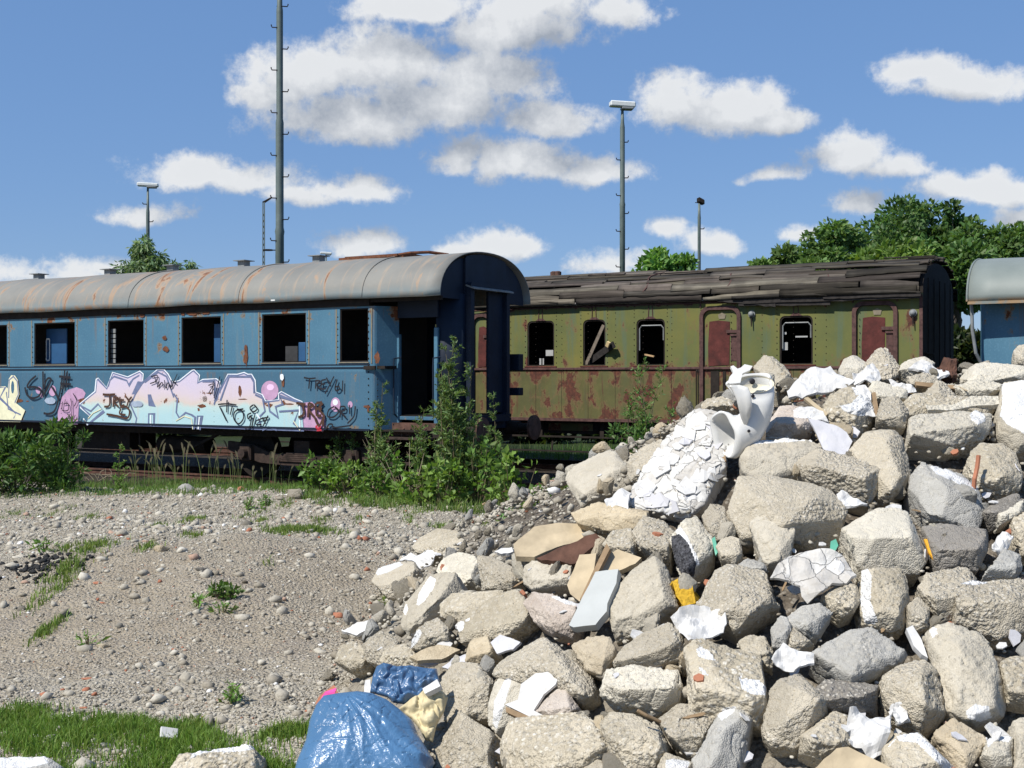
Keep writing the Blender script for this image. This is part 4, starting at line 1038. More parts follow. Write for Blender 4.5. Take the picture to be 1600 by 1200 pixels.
dens = .25+1.5*np.clip(fbm(xx*.9+5, yy*.9, 4)+.35, 0, 1)
dens *= np.where((np.hypot((xx+2.4)/2.2, (yy-9.0)/2.2)+.8*fbm(xx*1.1, yy*1.1, 3) < .9), .42, 1)
dens = np.where(pp > 12, dens*1.3, dens)
keep &= rs.rand(N0) < dens*.8
xx, yy = xx[keep], yy[keep]; n = len(xx)
size = .0055*(1+rs.pareto(2.9, n)*.9); size = np.where(rs.rand(n) < .012, size*2.4, size); size = np.clip(size, .004, .05)*(1+.05*np.clip(yy-7, 0, 9))
z = gz(xx, yy)+size*.18
go_ = stones('gravel', np.c_[xx, yy, z], size, stone_cols(n, rs), M_STONE, seed=6)
tag(go_, kind='stuff', label='loose crushed stone scattered over the dusty ground', cat='gravel')
print('gravel', n)
# ================================================================ the rubble heap
FOOT = [(-3, 12.5), (-1.35, 9.0), (-1.15, 5.74), (-.46, 4.55), (.45, 3.6), (1.2, 3.2), (2, 3.1), (4, 3.0)]
def lerp_tab(t, x):
    for (a, b), (c, d) in zip(t, t[1:]):
        if x <= c or (c, d) == t[-1]: return b+(d-b)*(x-a)/(c-a)
def pile(x, y):
    yn = y/1.2
    zs = (.847+.66*x, .66*(yn-lerp_tab(FOOT, x)), 1.93-.45*(yn-6.35), 1.95-.04*max(0, yn-5.5))
    k = .12; m = min(zs)
    return m-k*math.log(sum(math.exp(-(z-m)/k) for z in zs))
def surf(x, y): return max(pile(x, y), float(gz(x, y)))
_dc = {}
def depth(px, py):
    key = (round(px/4), round(py/4))
    if key in _dc: return _dc[key]
    dx = (px-CX)/F; dz = (HY-py)/F; y = 3.2; best = (9, 0)
    while y < 16:
        g = EYE+dz*y-surf(dx*y, y)
        if g <= 0: best = (0, y); break
        if g < best[0]: best = (g, y)
        y += .03
    _dc[key] = best[1]; return best[1]
def slope_normal(x, y):
    e = .25; s = lambda a, b: max(pile(a, b), 0)
    n = Vector((-(s(x+e, y)-s(x-e, y))/(2*e), -(s(x, y+e)-s(x, y-e))/(2*e), 1)).normalized()
    n = (n+Vector((0, -.35, 0))).normalized()
    if n.y > -.45: n = (n+Vector((0, -.45-n.y, 0))).normalized()
    return n
def frame_at(pts, d=None, nrm=None):
    c = (sum(p[0] for p in pts)/len(pts), sum(p[1] for p in pts)/len(pts))
    D = d or depth(*c); C0 = P(c[0], c[1], D)
    n = Vector(nrm).normalized() if nrm else slope_normal(C0.x, C0.y)
    w = max(p[0] for p in pts)-min(p[0] for p in pts); h = max(p[1] for p in pts)-min(p[1] for p in pts)
    size = math.sqrt(w*h)/F*D
    def on(px, py, off=0):
        r = Vector(((px-CX)/F, 1, (HY-py)/F)); t = (C0-Vector((0, 0, EYE))).dot(n)/r.dot(n)
        t = min(max(t, D-.75*size), D+.75*size)
        return Vector((0, 0, EYE))+r*(t-off*size)
    return c, C0, D, n, size, on
PAINT = []; DARK = []
M_ = {}
def concrete(name, lo, hi, agg=.6, bump=.6, warm=(.44, .41, .345), pale=.0):
    m = NT(name); o = m.map(m.obj(), loc=(0, 0, 0)); r = m.rnd()
    off = m.n('ShaderNodeVectorMath', operation='ADD'); m.put(off.inputs[0], o)
    cb = m.n('ShaderNodeCombineXYZ'); m.put(cb.inputs[0], m.math('MULTIPLY', r, 37.)); m.put(cb.inputs[1], m.math('MULTIPLY', r, 91.)); m.t.links.new(cb.outputs[0], off.inputs[1]); sc_ = m.n('ShaderNodeVectorMath', operation='SCALE'); m.t.links.new(off.outputs[0], sc_.inputs[0]); m.put(sc_.inputs['Scale'], m.math('ADD', .75, m.math('MULTIPLY', r, .75))); o = sc_.outputs[0]
    n1 = m.noise(5, o, 6, .6); n2 = m.noise(30, o, 5, .62)
    c = m.ramp(n1, (.28, lo), (.72, hi))
    c = m.mix(m.math('MULTIPLY', m.step(.4, .7, n2), .35), c, [x*.72 for x in lo])
    v = m.vor(48, o); vc = m.vor(48, o, out='Color'); v2 = m.vor(120, o); vc2 = m.vor(120, o, out='Color')
    cs = m.attr('cast').outputs['Fac']; where = m.math('MULTIPLY', m.step(.36, .56, m.math('ADD', m.noise(3.2, o, 4), agg-.5)), m.math('SUBTRACT', 1, m.math('MULTIPLY', cs, .70)))
    peb = m.ramp(m.sep(vc)[0], (0, [x*.5 for x in warm]), (.45, warm), (1, (.66, .63, .56)))
    c = m.mix(m.math('MULTIPLY', m.math('MULTIPLY', m.step(.50, .30, v), where), .8), c, peb)
    c = m.mix(m.math('MULTIPLY', m.step(.5, .25, v2), .38), c, m.ramp(m.sep(vc2)[1], (0, [x*.6 for x in lo]), (1, [min(1, x*1.35) for x in hi])))
    tn = m.attr('tone').outputs['Fac']; c = m.mix(m.math('MULTIPLY', m.step(.0, 1., tn), .35), c, [min(1, x*1.18) for x in hi]); c = m.mix(m.math('MULTIPLY', m.step(.0, -1., tn), .30), c, [x*.80 for x in lo])
    c = m.mix(m.math('MULTIPLY', m.math('MULTIPLY', m.step(.58, .72, m.noise(55, o, 3)), m.math('SUBTRACT', 1, m.math('MULTIPLY', cs, .8))), .5), c, (.10, .085, .065))
    c = m.mix(m.math('MULTIPLY', m.step(.2, .8, r), .22), c, (.40, .37, .32))
    pa = m.attr('paint'); pn = m.math('ADD', pa.outputs['Fac'], m.math('MULTIPLY', m.math('SUBTRACT', m.noise(26, o, 5, .65), .5), .55))
    pm = m.step(.47, .55, pn)
    wh = m.ramp(m.noise(9, o, 5), (.3, (.50, .50, .49)), (.6, (.66, .655, .64)))
    c = m.mix(pm, c, wh)
    da = m.attr('dark'); dm = m.step(.35, .6, m.math('ADD', da.outputs['Fac'], m.math('MULTIPLY', m.math('SUBTRACT', m.noise(40, o, 4), .5), .6)))
    c = m.mix(dm, c, m.ramp(m.noise(70, o, 4), (.3, (.012, .012, .014)), (.75, (.12, .12, .13))))
    h = m.math('ADD', m.math('MULTIPLY', m.math('MULTIPLY', v, where), -1.0), m.math('ADD', m.math('MULTIPLY', n2, m.math('SUBTRACT', .95, m.math('MULTIPLY', cs, .45))), m.math('ADD', m.math('MULTIPLY', v2, -.35), m.math('MULTIPLY', pm, .25))))
    M_[name] = m.out(c, .93, m.bump(h, bump, .018), .18); return M_[name]
concrete('rough_concrete', (0.331, 0.290, 0.214), (0.507, 0.452, 0.351), .72, .8)
concrete('cast_concrete', (0.367, 0.330, 0.259), (0.489, 0.447, 0.363), .25, .5)
concrete('pale_concrete', (0.430, 0.396, 0.319), (0.605, 0.563, 0.465), .45, .65)
concrete('grey_concrete', (0.300, 0.293, 0.269), (0.432, 0.425, 0.392), .4, .6)
concrete('tan_stone', (.36, .29, .19), (.50, .43, .31), .25, .45, (.50, .42, .30))
concrete('pinkish_stone', (.36, .30, .25), (.50, .44, .38), .4, .6, (.50, .40, .33))
concrete('dark_and_shaded_concrete', (.13, .12, .105), (.24, .22, .195), .5, .8)  # shade painted into the chunks in gaps; also the black shard's own colour
def m_plaster():
    m = NT('white_plaster'); o = m.obj()
    c = m.ramp(m.noise(7, o, 6, .6), (.3, (.42, .41, .39)), (.6, (.58, .575, .56)))
    c = m.mix(m.math('MULTIPLY', m.step(.56, .68, m.noise(16, o, 6, .65)), .7), c, (.40, .37, .32))
    return m.out(c, .8, m.bump(m.noise(20, o, 5), .35, .01), .25)
def m_mosaic():
    m = NT('cracked_plaster'); o = m.obj()
    w = m.n('ShaderNodeVectorMath', operation='MULTIPLY_ADD'); m.put(w.inputs[0], m.noise(5, o, 5, col=True)); w.inputs[1].default_value = (.16,)*3; m.put(w.inputs[2], o); o2 = w.outputs[0]
    e = m.vor(9, o2, 'DISTANCE_TO_EDGE'); cc = m.sep(m.vor(9, o2, out='Color')); f = m.noise(7, o, 6, .65)
    c = m.ramp(m.math('ADD', m.math('MULTIPLY', cc[0], .30), m.math('MULTIPLY', f, .7)), (.25, (.36, .335, .295)), (.45, (.46, .44, .405)), (.6, (.55, .54, .51)), (.8, (.62, .61, .59)))
    c = m.mix(m.math('MULTIPLY', m.step(.57, .66, m.noise(14, o, 6, .7)), .6), c, (.33, .29, .235))
    c = m.mix(m.math('MULTIPLY', m.math('MULTIPLY', m.step(.012, .002, e), .45), m.step(.4, .6, m.noise(4, o, 3))), c, (.26, .235, .20))
    h = m.math('ADD', m.math('MULTIPLY', m.step(.0, .03, e), .25), m.math('ADD', m.math('MULTIPLY', cc[1], .7), m.math('MULTIPLY', f, .6)))
    return m.out(c, .75, m.bump(h, .8, .03), .25)
M_['plaster'] = m_plaster(); M_['mosaic'] = m_mosaic()
M_['shade_board'] = plain('grey_white_board', (.46, .455, .47), .7, .08, 5)
M_['tile'] = plain('light_grey_tile', (.36, .375, .365), .55, .1, 6, .4)
M_['wood'] = plain('weathered_timber', (.24, .165, .095), .85, .35, 14)
M_['tanboard'] = plain('tan_board', (.40, .325, .215), .85, .28, 8)
M_['brown'] = rusty('burnt_brown_panel', (.085, .042, .028), (.03, .016, .012), 8)
M_['brick'] = plain('terracotta', (.34, .14, .08), .85, .25, 12)
M_['green'] = plain('green_glass_shard', (.10, .33, .23), .3, .2, 6, .5)
M_['sponge'] = plain('yellow_foam', (.50, .31, .035), .95, .35, 60, .1, .6)
M_['mural'] = plain('orange_paint_flake', (.65, .33, .03), .6, .15)
M_['ceramic'] = plain('white_ceramic', (.60, .595, .57), .2, .12, 5, .5, .03)
FACETS = {}
CH = []   # objects waiting for the voxel pass
def simplify(pts, tol):
    def dp(a):
        if len(a) < 3: return a
        (x0, y0), (x1, y1) = a[0], a[-1]; L = math.hypot(x1-x0, y1-y0) or 1e-6
        ds = [abs((x1-x0)*(y0-y)-(x0-x)*(y1-y0))/L for x, y in a[1:-1]]; k = max(range(len(ds)), key=ds.__getitem__)
        if ds[k] < tol: return [a[0], a[-1]]
        return dp(a[:k+2])[:-1]+dp(a[k+1:])
    i = min(range(len(pts)), key=lambda k: pts[k][0]); q = pts[i:]+pts[:i]; j = max(range(len(q)), key=lambda k: q[k][0])
    return dp(q[:j+1])[:-1]+dp(q[j:]+[q[0]])[:-1]
def chunk(label, mat, out, ridge=None, thick=.55, rough=1.0, d=None, nrm=None, name='concrete_chunk', cat='rubble', group=None, vox=44):
    c, C0, D, n, size, on = frame_at(out, d, nrm)
    rr = random.Random(len(label)*131+int(c[0])*7+int(c[1]))
    out = simplify(out, .06*size/D*F) if mat != 'mosaic' else out
    pts = [on(*p) for p in out]
    x0, x1 = min(p[0] for p in out), max(p[0] for p in out); y0, y1 = min(p[1] for p in out), max(p[1] for p in out)
    if ridge is None:
        t = rr.uniform(-.12, .12)
        ridge = [(x0+(x1-x0)*a, y0+(y1-y0)*(b+t*(a-.5)*2), .34+.12*rr.random()) for a, b in ((.20, .60+rr.uniform(-.10, .10)), (.80, .60+rr.uniform(-.12, .08)))]
        ridge = [(px+(c[0]-px)*0, py, b) for px, py, b in ridge]
    front = [on(r[0], r[1], (r[2] if len(r) > 2 else .32)) for r in ridge]
    back = []
    for p in out:
        q = on(c[0]+(p[0]-c[0])*.93, c[1]+(p[1]-c[1])*.93+.10*(y1-y0)*0); back.append(q-n*(thick*size)+Vector((0, .12*size, 0)))
    allp = [p-C0 for p in pts+front+back]
    bm = bmesh.new()
    for p in allp: bm.verts.new(p)
    r = bmesh.ops.convex_hull(bm, input=bm.verts[:])
    bmesh.ops.delete(bm, geom=[v for v in bm.verts if not v.link_faces], context='VERTS')
    # knock off a few corners along random flat fracture planes
    for _ in range(4 if mat != 'mosaic' else 1):
        dv = Vector((rr.gauss(0, 1), rr.gauss(-.3, 1), rr.gauss(.3, 1))).normalized()
        far = max(v.co.dot(dv) for v in bm.verts); mid = sum(v.co.dot(dv) for v in bm.verts)/len(bm.verts)
        cut = far-(far-mid)*rr.uniform(.06, .20)
        g = bmesh.ops.bisect_plane(bm, geom=bm.verts[:]+bm.edges[:]+bm.faces[:], plane_co=dv*cut, plane_no=dv, clear_outer=True)
        bmesh.ops.holes_fill(bm, edges=[e for e in bm.edges if e.is_boundary], sides=0)
    bm.normal_update(); fac = []
    for f in bm.faces:
        for g in fac:
            if g[0].dot(f.normal) > .90: fac.append((f.normal.copy(), f.calc_center_median().dot(f.normal), g[2], g[3])); break
        else: fac.append((f.normal.copy(), f.calc_center_median().dot(f.normal), rr.choice((1., .9, .8, .35, .0, .0, .15)) if 'rough' in mat else rr.choice((1., 1., .9, .8, .3, .0)), rr.uniform(-1, 1)))
    o = bmobj(name, bm, M_[mat], None, C0); tag(o, label, cat, group)
    md = o.modifiers.new('r', 'REMESH'); md.mode = 'VOXEL'; md.voxel_size = max(size/vox, .005)
    CH.append((o, size, rough, C0, out)); FACETS[o.name] = fac; return o
def finish_chunks():
    dg = bpy.context.evaluated_depsgraph_get()
    for o, size, rough, C0, out in CH:
        me = bpy.data.meshes.new_from_object(o.evaluated_get(dg)); o.modifiers.clear(); old = o.data; o.data = me
        bpy.data.meshes.remove(old); me.name = o.name
        n = len(me.vertices); co = np.empty(n*3, np.float32); me.vertices.foreach_get('co', co); co = co.reshape(-1, 3)
        no = np.empty(n*3, np.float32); me.vertices.foreach_get('normal', no); no = no.reshape(-1, 3)
        # two rounds of smoothing wear the edges
        ed = np.empty(len(me.edges)*2, np.int32); me.edges.foreach_get('vertices', ed); ed = ed.reshape(-1, 2)
        deg = np.bincount(ed.ravel(), minlength=n)[:, None]
        for _ in range(1):
            s = np.zeros_like(co); np.add.at(s, ed[:, 0], co[ed[:, 1]]); np.add.at(s, ed[:, 1], co[ed[:, 0]]); co = co*.7+s/np.maximum(deg, 1)*.3
        fac = FACETS[o.name]; FN = np.array([f[0][:] for f in fac]); FD = np.array([f[1] for f in fac])
        best = np.argmin(np.abs(co @ FN.T-FD)-.15*size*(no @ FN.T), 1); cast = np.array([f[2] for f in fac])[best]; tone = np.array([f[3] for f in fac])[best]
        ph = Vector((C0.x*13 % 50, C0.y*7 % 50, C0.z*11 % 50)); dsp = np.empty(n)
        A = .013*size*rough; B = .0085*rough*min(1, size/.25); Cc = .0052*rough
        for i in range(n):
            v = Vector(co[i])
            a = mn.noise(v*(2.6/size)+ph); b = mn.noise(v*(7.5/size)+ph*2); e = mn.noise(v*52+ph)+.7*mn.noise(v*95+ph)
            w = (1-cast[i])*min(1, max(.25, .8+1.5*mn.noise(v*(1.5/size)+ph*5)))          # cast faces stay smooth, broken ones are coarse
            b *= .28+.85*w; e *= .22+.9*w
            g = abs(mn.noise(v*(4.2/size)+ph*3))
            dsp[i] = A*a+B*b+Cc*e-(B*1.0*max(0, .05-g)/.05)
        co2 = co+no*dsp[:, None]
        me.vertices.foreach_set('co', co2.astype(np.float32).ravel())
        pa = np.zeros(n, np.float32); da = np.zeros(n, np.float32)
        W = co2+np.array(C0); px = CX+F*W[:, 0]/W[:, 1]; py = HY-F*(W[:, 2]-EYE)/W[:, 1]
        face = (no*(np.array((0, 0, EYE))-W)).sum(1) > 0
        bx = (px[face].min(), px[face].max(), py[face].min(), py[face].max()) if face.any() else (0, 0, 0, 0)
        for L, arr in ((PAINT, pa), (DARK, da)):
            for poly in L:
                if max(p[0] for p in poly) < bx[0] or min(p[0] for p in poly) > bx[1] or max(p[1] for p in poly) < bx[2] or min(p[1] for p in poly) > bx[3]: continue
                for i in np.nonzero(face)[0]:
                    if inpoly(px[i], py[i], poly): arr[i] = 1
        for nm, arr in (('paint', pa), ('dark', da), ('cast', cast.astype(np.float32)), ('tone', tone.astype(np.float32))):
            if arr.any():
                at = me.attributes.new(nm, 'FLOAT', 'POINT'); at.data.foreach_set('value', arr)
        me.polygons.foreach_set('use_smooth', [True]*len(me.polygons)); me.update()
def sheet(label, mat, out, th=.010, curl=.02, off=.12, name='plaster_sheet', cat='plaster', d=None, nrm=None, cuts=3, group=None, freq=6, lift=None):
    c, C0, D, n, size, on = frame_at(out, d, nrm)
    t = bmesh.new(); vs = [t.verts.new((p[0], p[1], 0)) for p in out]
    es = [t.edges.new((vs[i], vs[(i+1) % len(vs)])) for i in range(len(vs))]
    bmesh.ops.triangle_fill(t, edges=es, use_beauty=True)
    bmesh.ops.recalc_face_normals(t, faces=t.faces)
    lim = size/D*F/9
    for _ in range(cuts):
        L = [e for e in t.edges if e.calc_length() > lim]
        if L: bmesh.ops.subdivide_edges(t, edges=L, cuts=1, use_grid_fill=True)
    bmesh.ops.triangulate(t, faces=t.faces)
    bmesh.ops.beautify_fill(t, faces=t.faces, edges=t.edges)
    bnd = {v for e in t.edges if len(e.link_faces) == 1 for v in e.verts}
    ph = Vector((c[0]*.1, c[1]*.1, 0))
    for v in t.verts:
        j = (mn.noise(Vector((v.co.x*.35, v.co.y*.35, 1))+ph)*.012*size/D*F) if v in bnd else 0
        px, py = v.co.x+j, v.co.y+j
        p = on(px, py, off); q = (p-C0)*(freq/max(size, .05)/3)
        hgt = curl*(mn.noise(q+ph)+.4*mn.noise(q*2.7+ph))
        if lift: hgt += lift(px, py)*size
        v.co = p+n*hgt-C0
    bmesh.ops.recalc_face_normals(t, faces=t.faces)
    if t.faces and sum((f.normal.dot(n) for f in t.faces)) < 0: bmesh.ops.reverse_faces(t, faces=t.faces)
    bmesh.ops.solidify(t, geom=t.faces[:], thickness=th)
    me = bpy.data.meshes.new(name); t.to_mesh(t and me); t.free()
    o = link(name, me, M_[mat] if isinstance(mat, str) else mat, None, C0); return tag(o, label, cat, group)
def inflate(label, name, cat, mat, out, bulge, creases, d=None, nrm=(0, -.75, .65), res=26):
    """closed soft bag over an outline, creased by the given height function"""
    c, C0, D, n, size, on = frame_at(out, d, nrm)
    t = bmesh.new(); vs = [t.verts.new((p[0], p[1], 0)) for p in out]
    es = [t.edges.new((vs[i], vs[(i+1) % len(vs)])) for i in range(len(vs))]
    bmesh.ops.triangle_fill(t, edges=es, use_beauty=True)
    lim = size/D*F/res
    for _ in range(6):
        L = [e for e in t.edges if e.calc_length() > lim]
        if L: bmesh.ops.subdivide_edges(t, edges=L, cuts=1, use_grid_fill=True)
        bmesh.ops.triangulate(t, faces=t.faces); bmesh.ops.beautify_fill(t, faces=t.faces, edges=t.edges)
    seg = list(zip(out, out[1:]+out[:1]))
    def edist(x, y):
        m = 1e9
        for (ax, ay), (bx, by) in seg:
            dx, dy = bx-ax, by-ay; u = max(0, min(1, ((x-ax)*dx+(y-ay)*dy)/(dx*dx+dy*dy+1e-9))); m = min(m, math.hypot(x-ax-u*dx, y-ay-u*dy))
        return m
    dm = max(edist(v.co.x, v.co.y) for v in t.verts)
    t.verts.index_update(); fr = []; bk = []
    for v in t.verts:
        e = min(1, edist(v.co.x, v.co.y)/dm); h = math.sqrt(max(0, 1-(1-e)**2))
        p = on(v.co.x, v.co.y); fr.append(p+n*(bulge*h+min(1, e*5)*creases(v.co.x, v.co.y, e))-C0); bk.append(p-n*(bulge*.6*h)-C0)
    bm = bmesh.new(); A = [bm.verts.new(p) for p in fr]; bnd = {v.index for e in t.edges if len(e.link_faces) == 1 for v in e.verts}
    B = [A[i] if i in bnd else bm.verts.new(p) for i, p in enumerate(bk)]
    for f in t.faces:
        ix = [v.index for v in f.verts]; bm.faces.new([A[i] for i in ix])
        try: bm.faces.new([B[i] for i in ix[::-1]])
        except ValueError: pass
    t.free(); o = bmobj(name, bm, mat, None, C0, smooth=True); return tag(o, label, cat)
# ---------------------------------------------------------------- the core of the heap (seen only in the gaps; their shade is darkened into its dust)
gx = np.arange(-2.2, 6.6, .06); gy = np.arange(3.3, 13.6, .07); V = []
for y in gy:
    for x in gx:
        h = pile(x, y)-.20+.06*mn.noise((x*3, y*3, 0))+.03*mn.noise((x*9, y*9, 0))
        V.append((x, y, max(h, -.5)))
nx, ny = len(gx), len(gy); ii = np.arange(nx*ny).reshape(ny, nx)
m = NT('gap_shaded_dust'); o = m.obj(); c = m.ramp(m.noise(9, o, 7, .65), (.3, (.06, .05, .038)), (.5, (.125, .105, .082)), (.75, (.23, .20, .16)))
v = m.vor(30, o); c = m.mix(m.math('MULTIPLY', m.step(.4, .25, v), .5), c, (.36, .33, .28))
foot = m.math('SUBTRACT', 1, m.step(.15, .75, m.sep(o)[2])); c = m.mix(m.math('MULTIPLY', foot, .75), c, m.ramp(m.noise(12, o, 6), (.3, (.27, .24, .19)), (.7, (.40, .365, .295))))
M_SHADEDUST = m.out(c, .95, m.bump(m.math('ADD', m.math('MULTIPLY', v, -1), m.noise(40, o, 5)), .9, .03), .15)
tag(link('rubble_mound', npmesh('rubble_mound', np.array(V), np.c_[ii[:-1, :-1].ravel(), ii[:-1, 1:].ravel(), ii[1:, 1:].ravel(), ii[1:, :-1].ravel()]), M_SHADEDUST, smooth=True), kind='structure')
# ---------------------------------------------------------------- white paint and scorch marks on the pieces (photograph outlines)
PAINT += [[(585,893),(597,884),(622,876),(630,882),(607,894),(590,899)],
 [(651,944),(655,925),(672,900),(681,905),(678,918),(664,938),(654,946)],[(630,955),(635,942),(638,950),(634,962)],
 [(713,980),(719,970),(726,972),(724,984),(717,988)],[(727,968),(733,965),(735,969),(729,971)],
 [(637,1008),(642,991),(655,983),(660,988),(652,1004),(641,1014)],
 [(858,931),(880,931),(905,941),(903,947),(884,944)],
 [(1087,1013),(1096,1010),(1108,1017),(1118,1032),(1104,1030),(1090,1026)],[(1090,1042),(1096,1042),(1108,1056),(1098,1054)],
 [(1154,1062),(1166,1060),(1186,1062),(1198,1074),(1196,1086),(1178,1086),(1160,1076)],[(1155,1052),(1160,1058),(1156,1062)],
 [(1040,1188),(1052,1185),(1078,1190),(1074,1205),(1040,1205)],[(1120,1118),(1132,1106),(1150,1104),(1148,1112),(1128,1126)],
 [(1312,634),(1330,630),(1352,606),(1366,640),(1366,652),(1340,650),(1318,642)],[(1330,604),(1345,600),(1352,612),(1338,618)],
 [(1452,728),(1470,728),(1500,744),(1522,752),(1530,764),(1520,768),(1490,752),(1462,740)],
 [(1515,648),(1524,640),(1538,646),(1540,658),(1528,664),(1518,656)],
 [(1565,600),(1605,592),(1605,682),(1592,672),(1575,664),(1562,650),(1566,630)],
 [(1500,912),(1520,906),(1542,907),(1544,912),(1520,914)],
 [(1346,892),(1356,888),(1362,900),(1360,940),(1372,970),(1366,976),(1350,972),(1344,940)],
 [(1508,1112),(1524,1100),(1545,1104),(1550,1122),(1530,1128),(1512,1122)],
 [(1400,1150),(1432,1142),(1498,1205),(1478,1205),(1432,1160),(1405,1158)],
 [(1452,985),(1460,978),(1466,990),(1456,996)],
 [(1250,600),(1262,590),(1270,600),(1256,612)],[(1404,1150),(1392,1160),(1386,1170),(1394,1162)],
 [(1540,1150),(1560,1142),(1580,1152),(1576,1160),(1556,1156),(1544,1168)],
 [(300,1176),(330,1166),(400,1162),(408,1168),(380,1174),(320,1176),(296,1186)],[(-30,1178),(40,1176),(74,1180),(76,1192),(60,1196),(40,1200),(-30,1200)],
 [(1055,830),(1063,822),(1074,838),(1090,870),(1094,884),(1084,880)],
 [(1240,640),(1270,646),(1268,654),(1240,652)],[(1155,688),(1180,684),(1230,682),(1262,688),(1240,690),(1176,694)],
 [(783,1120),(776,1140),(770,1130),(772,1095),(790,1060),(800,1060)],
]
DARK += [[(1049,838),(1062,834),(1076,850),(1088,880),(1084,902),(1068,900),(1056,884),(1050,862)],[(862,858),(930,834),(932,850),(900,846),(870,866)]]
R = lambda *a: list(a)
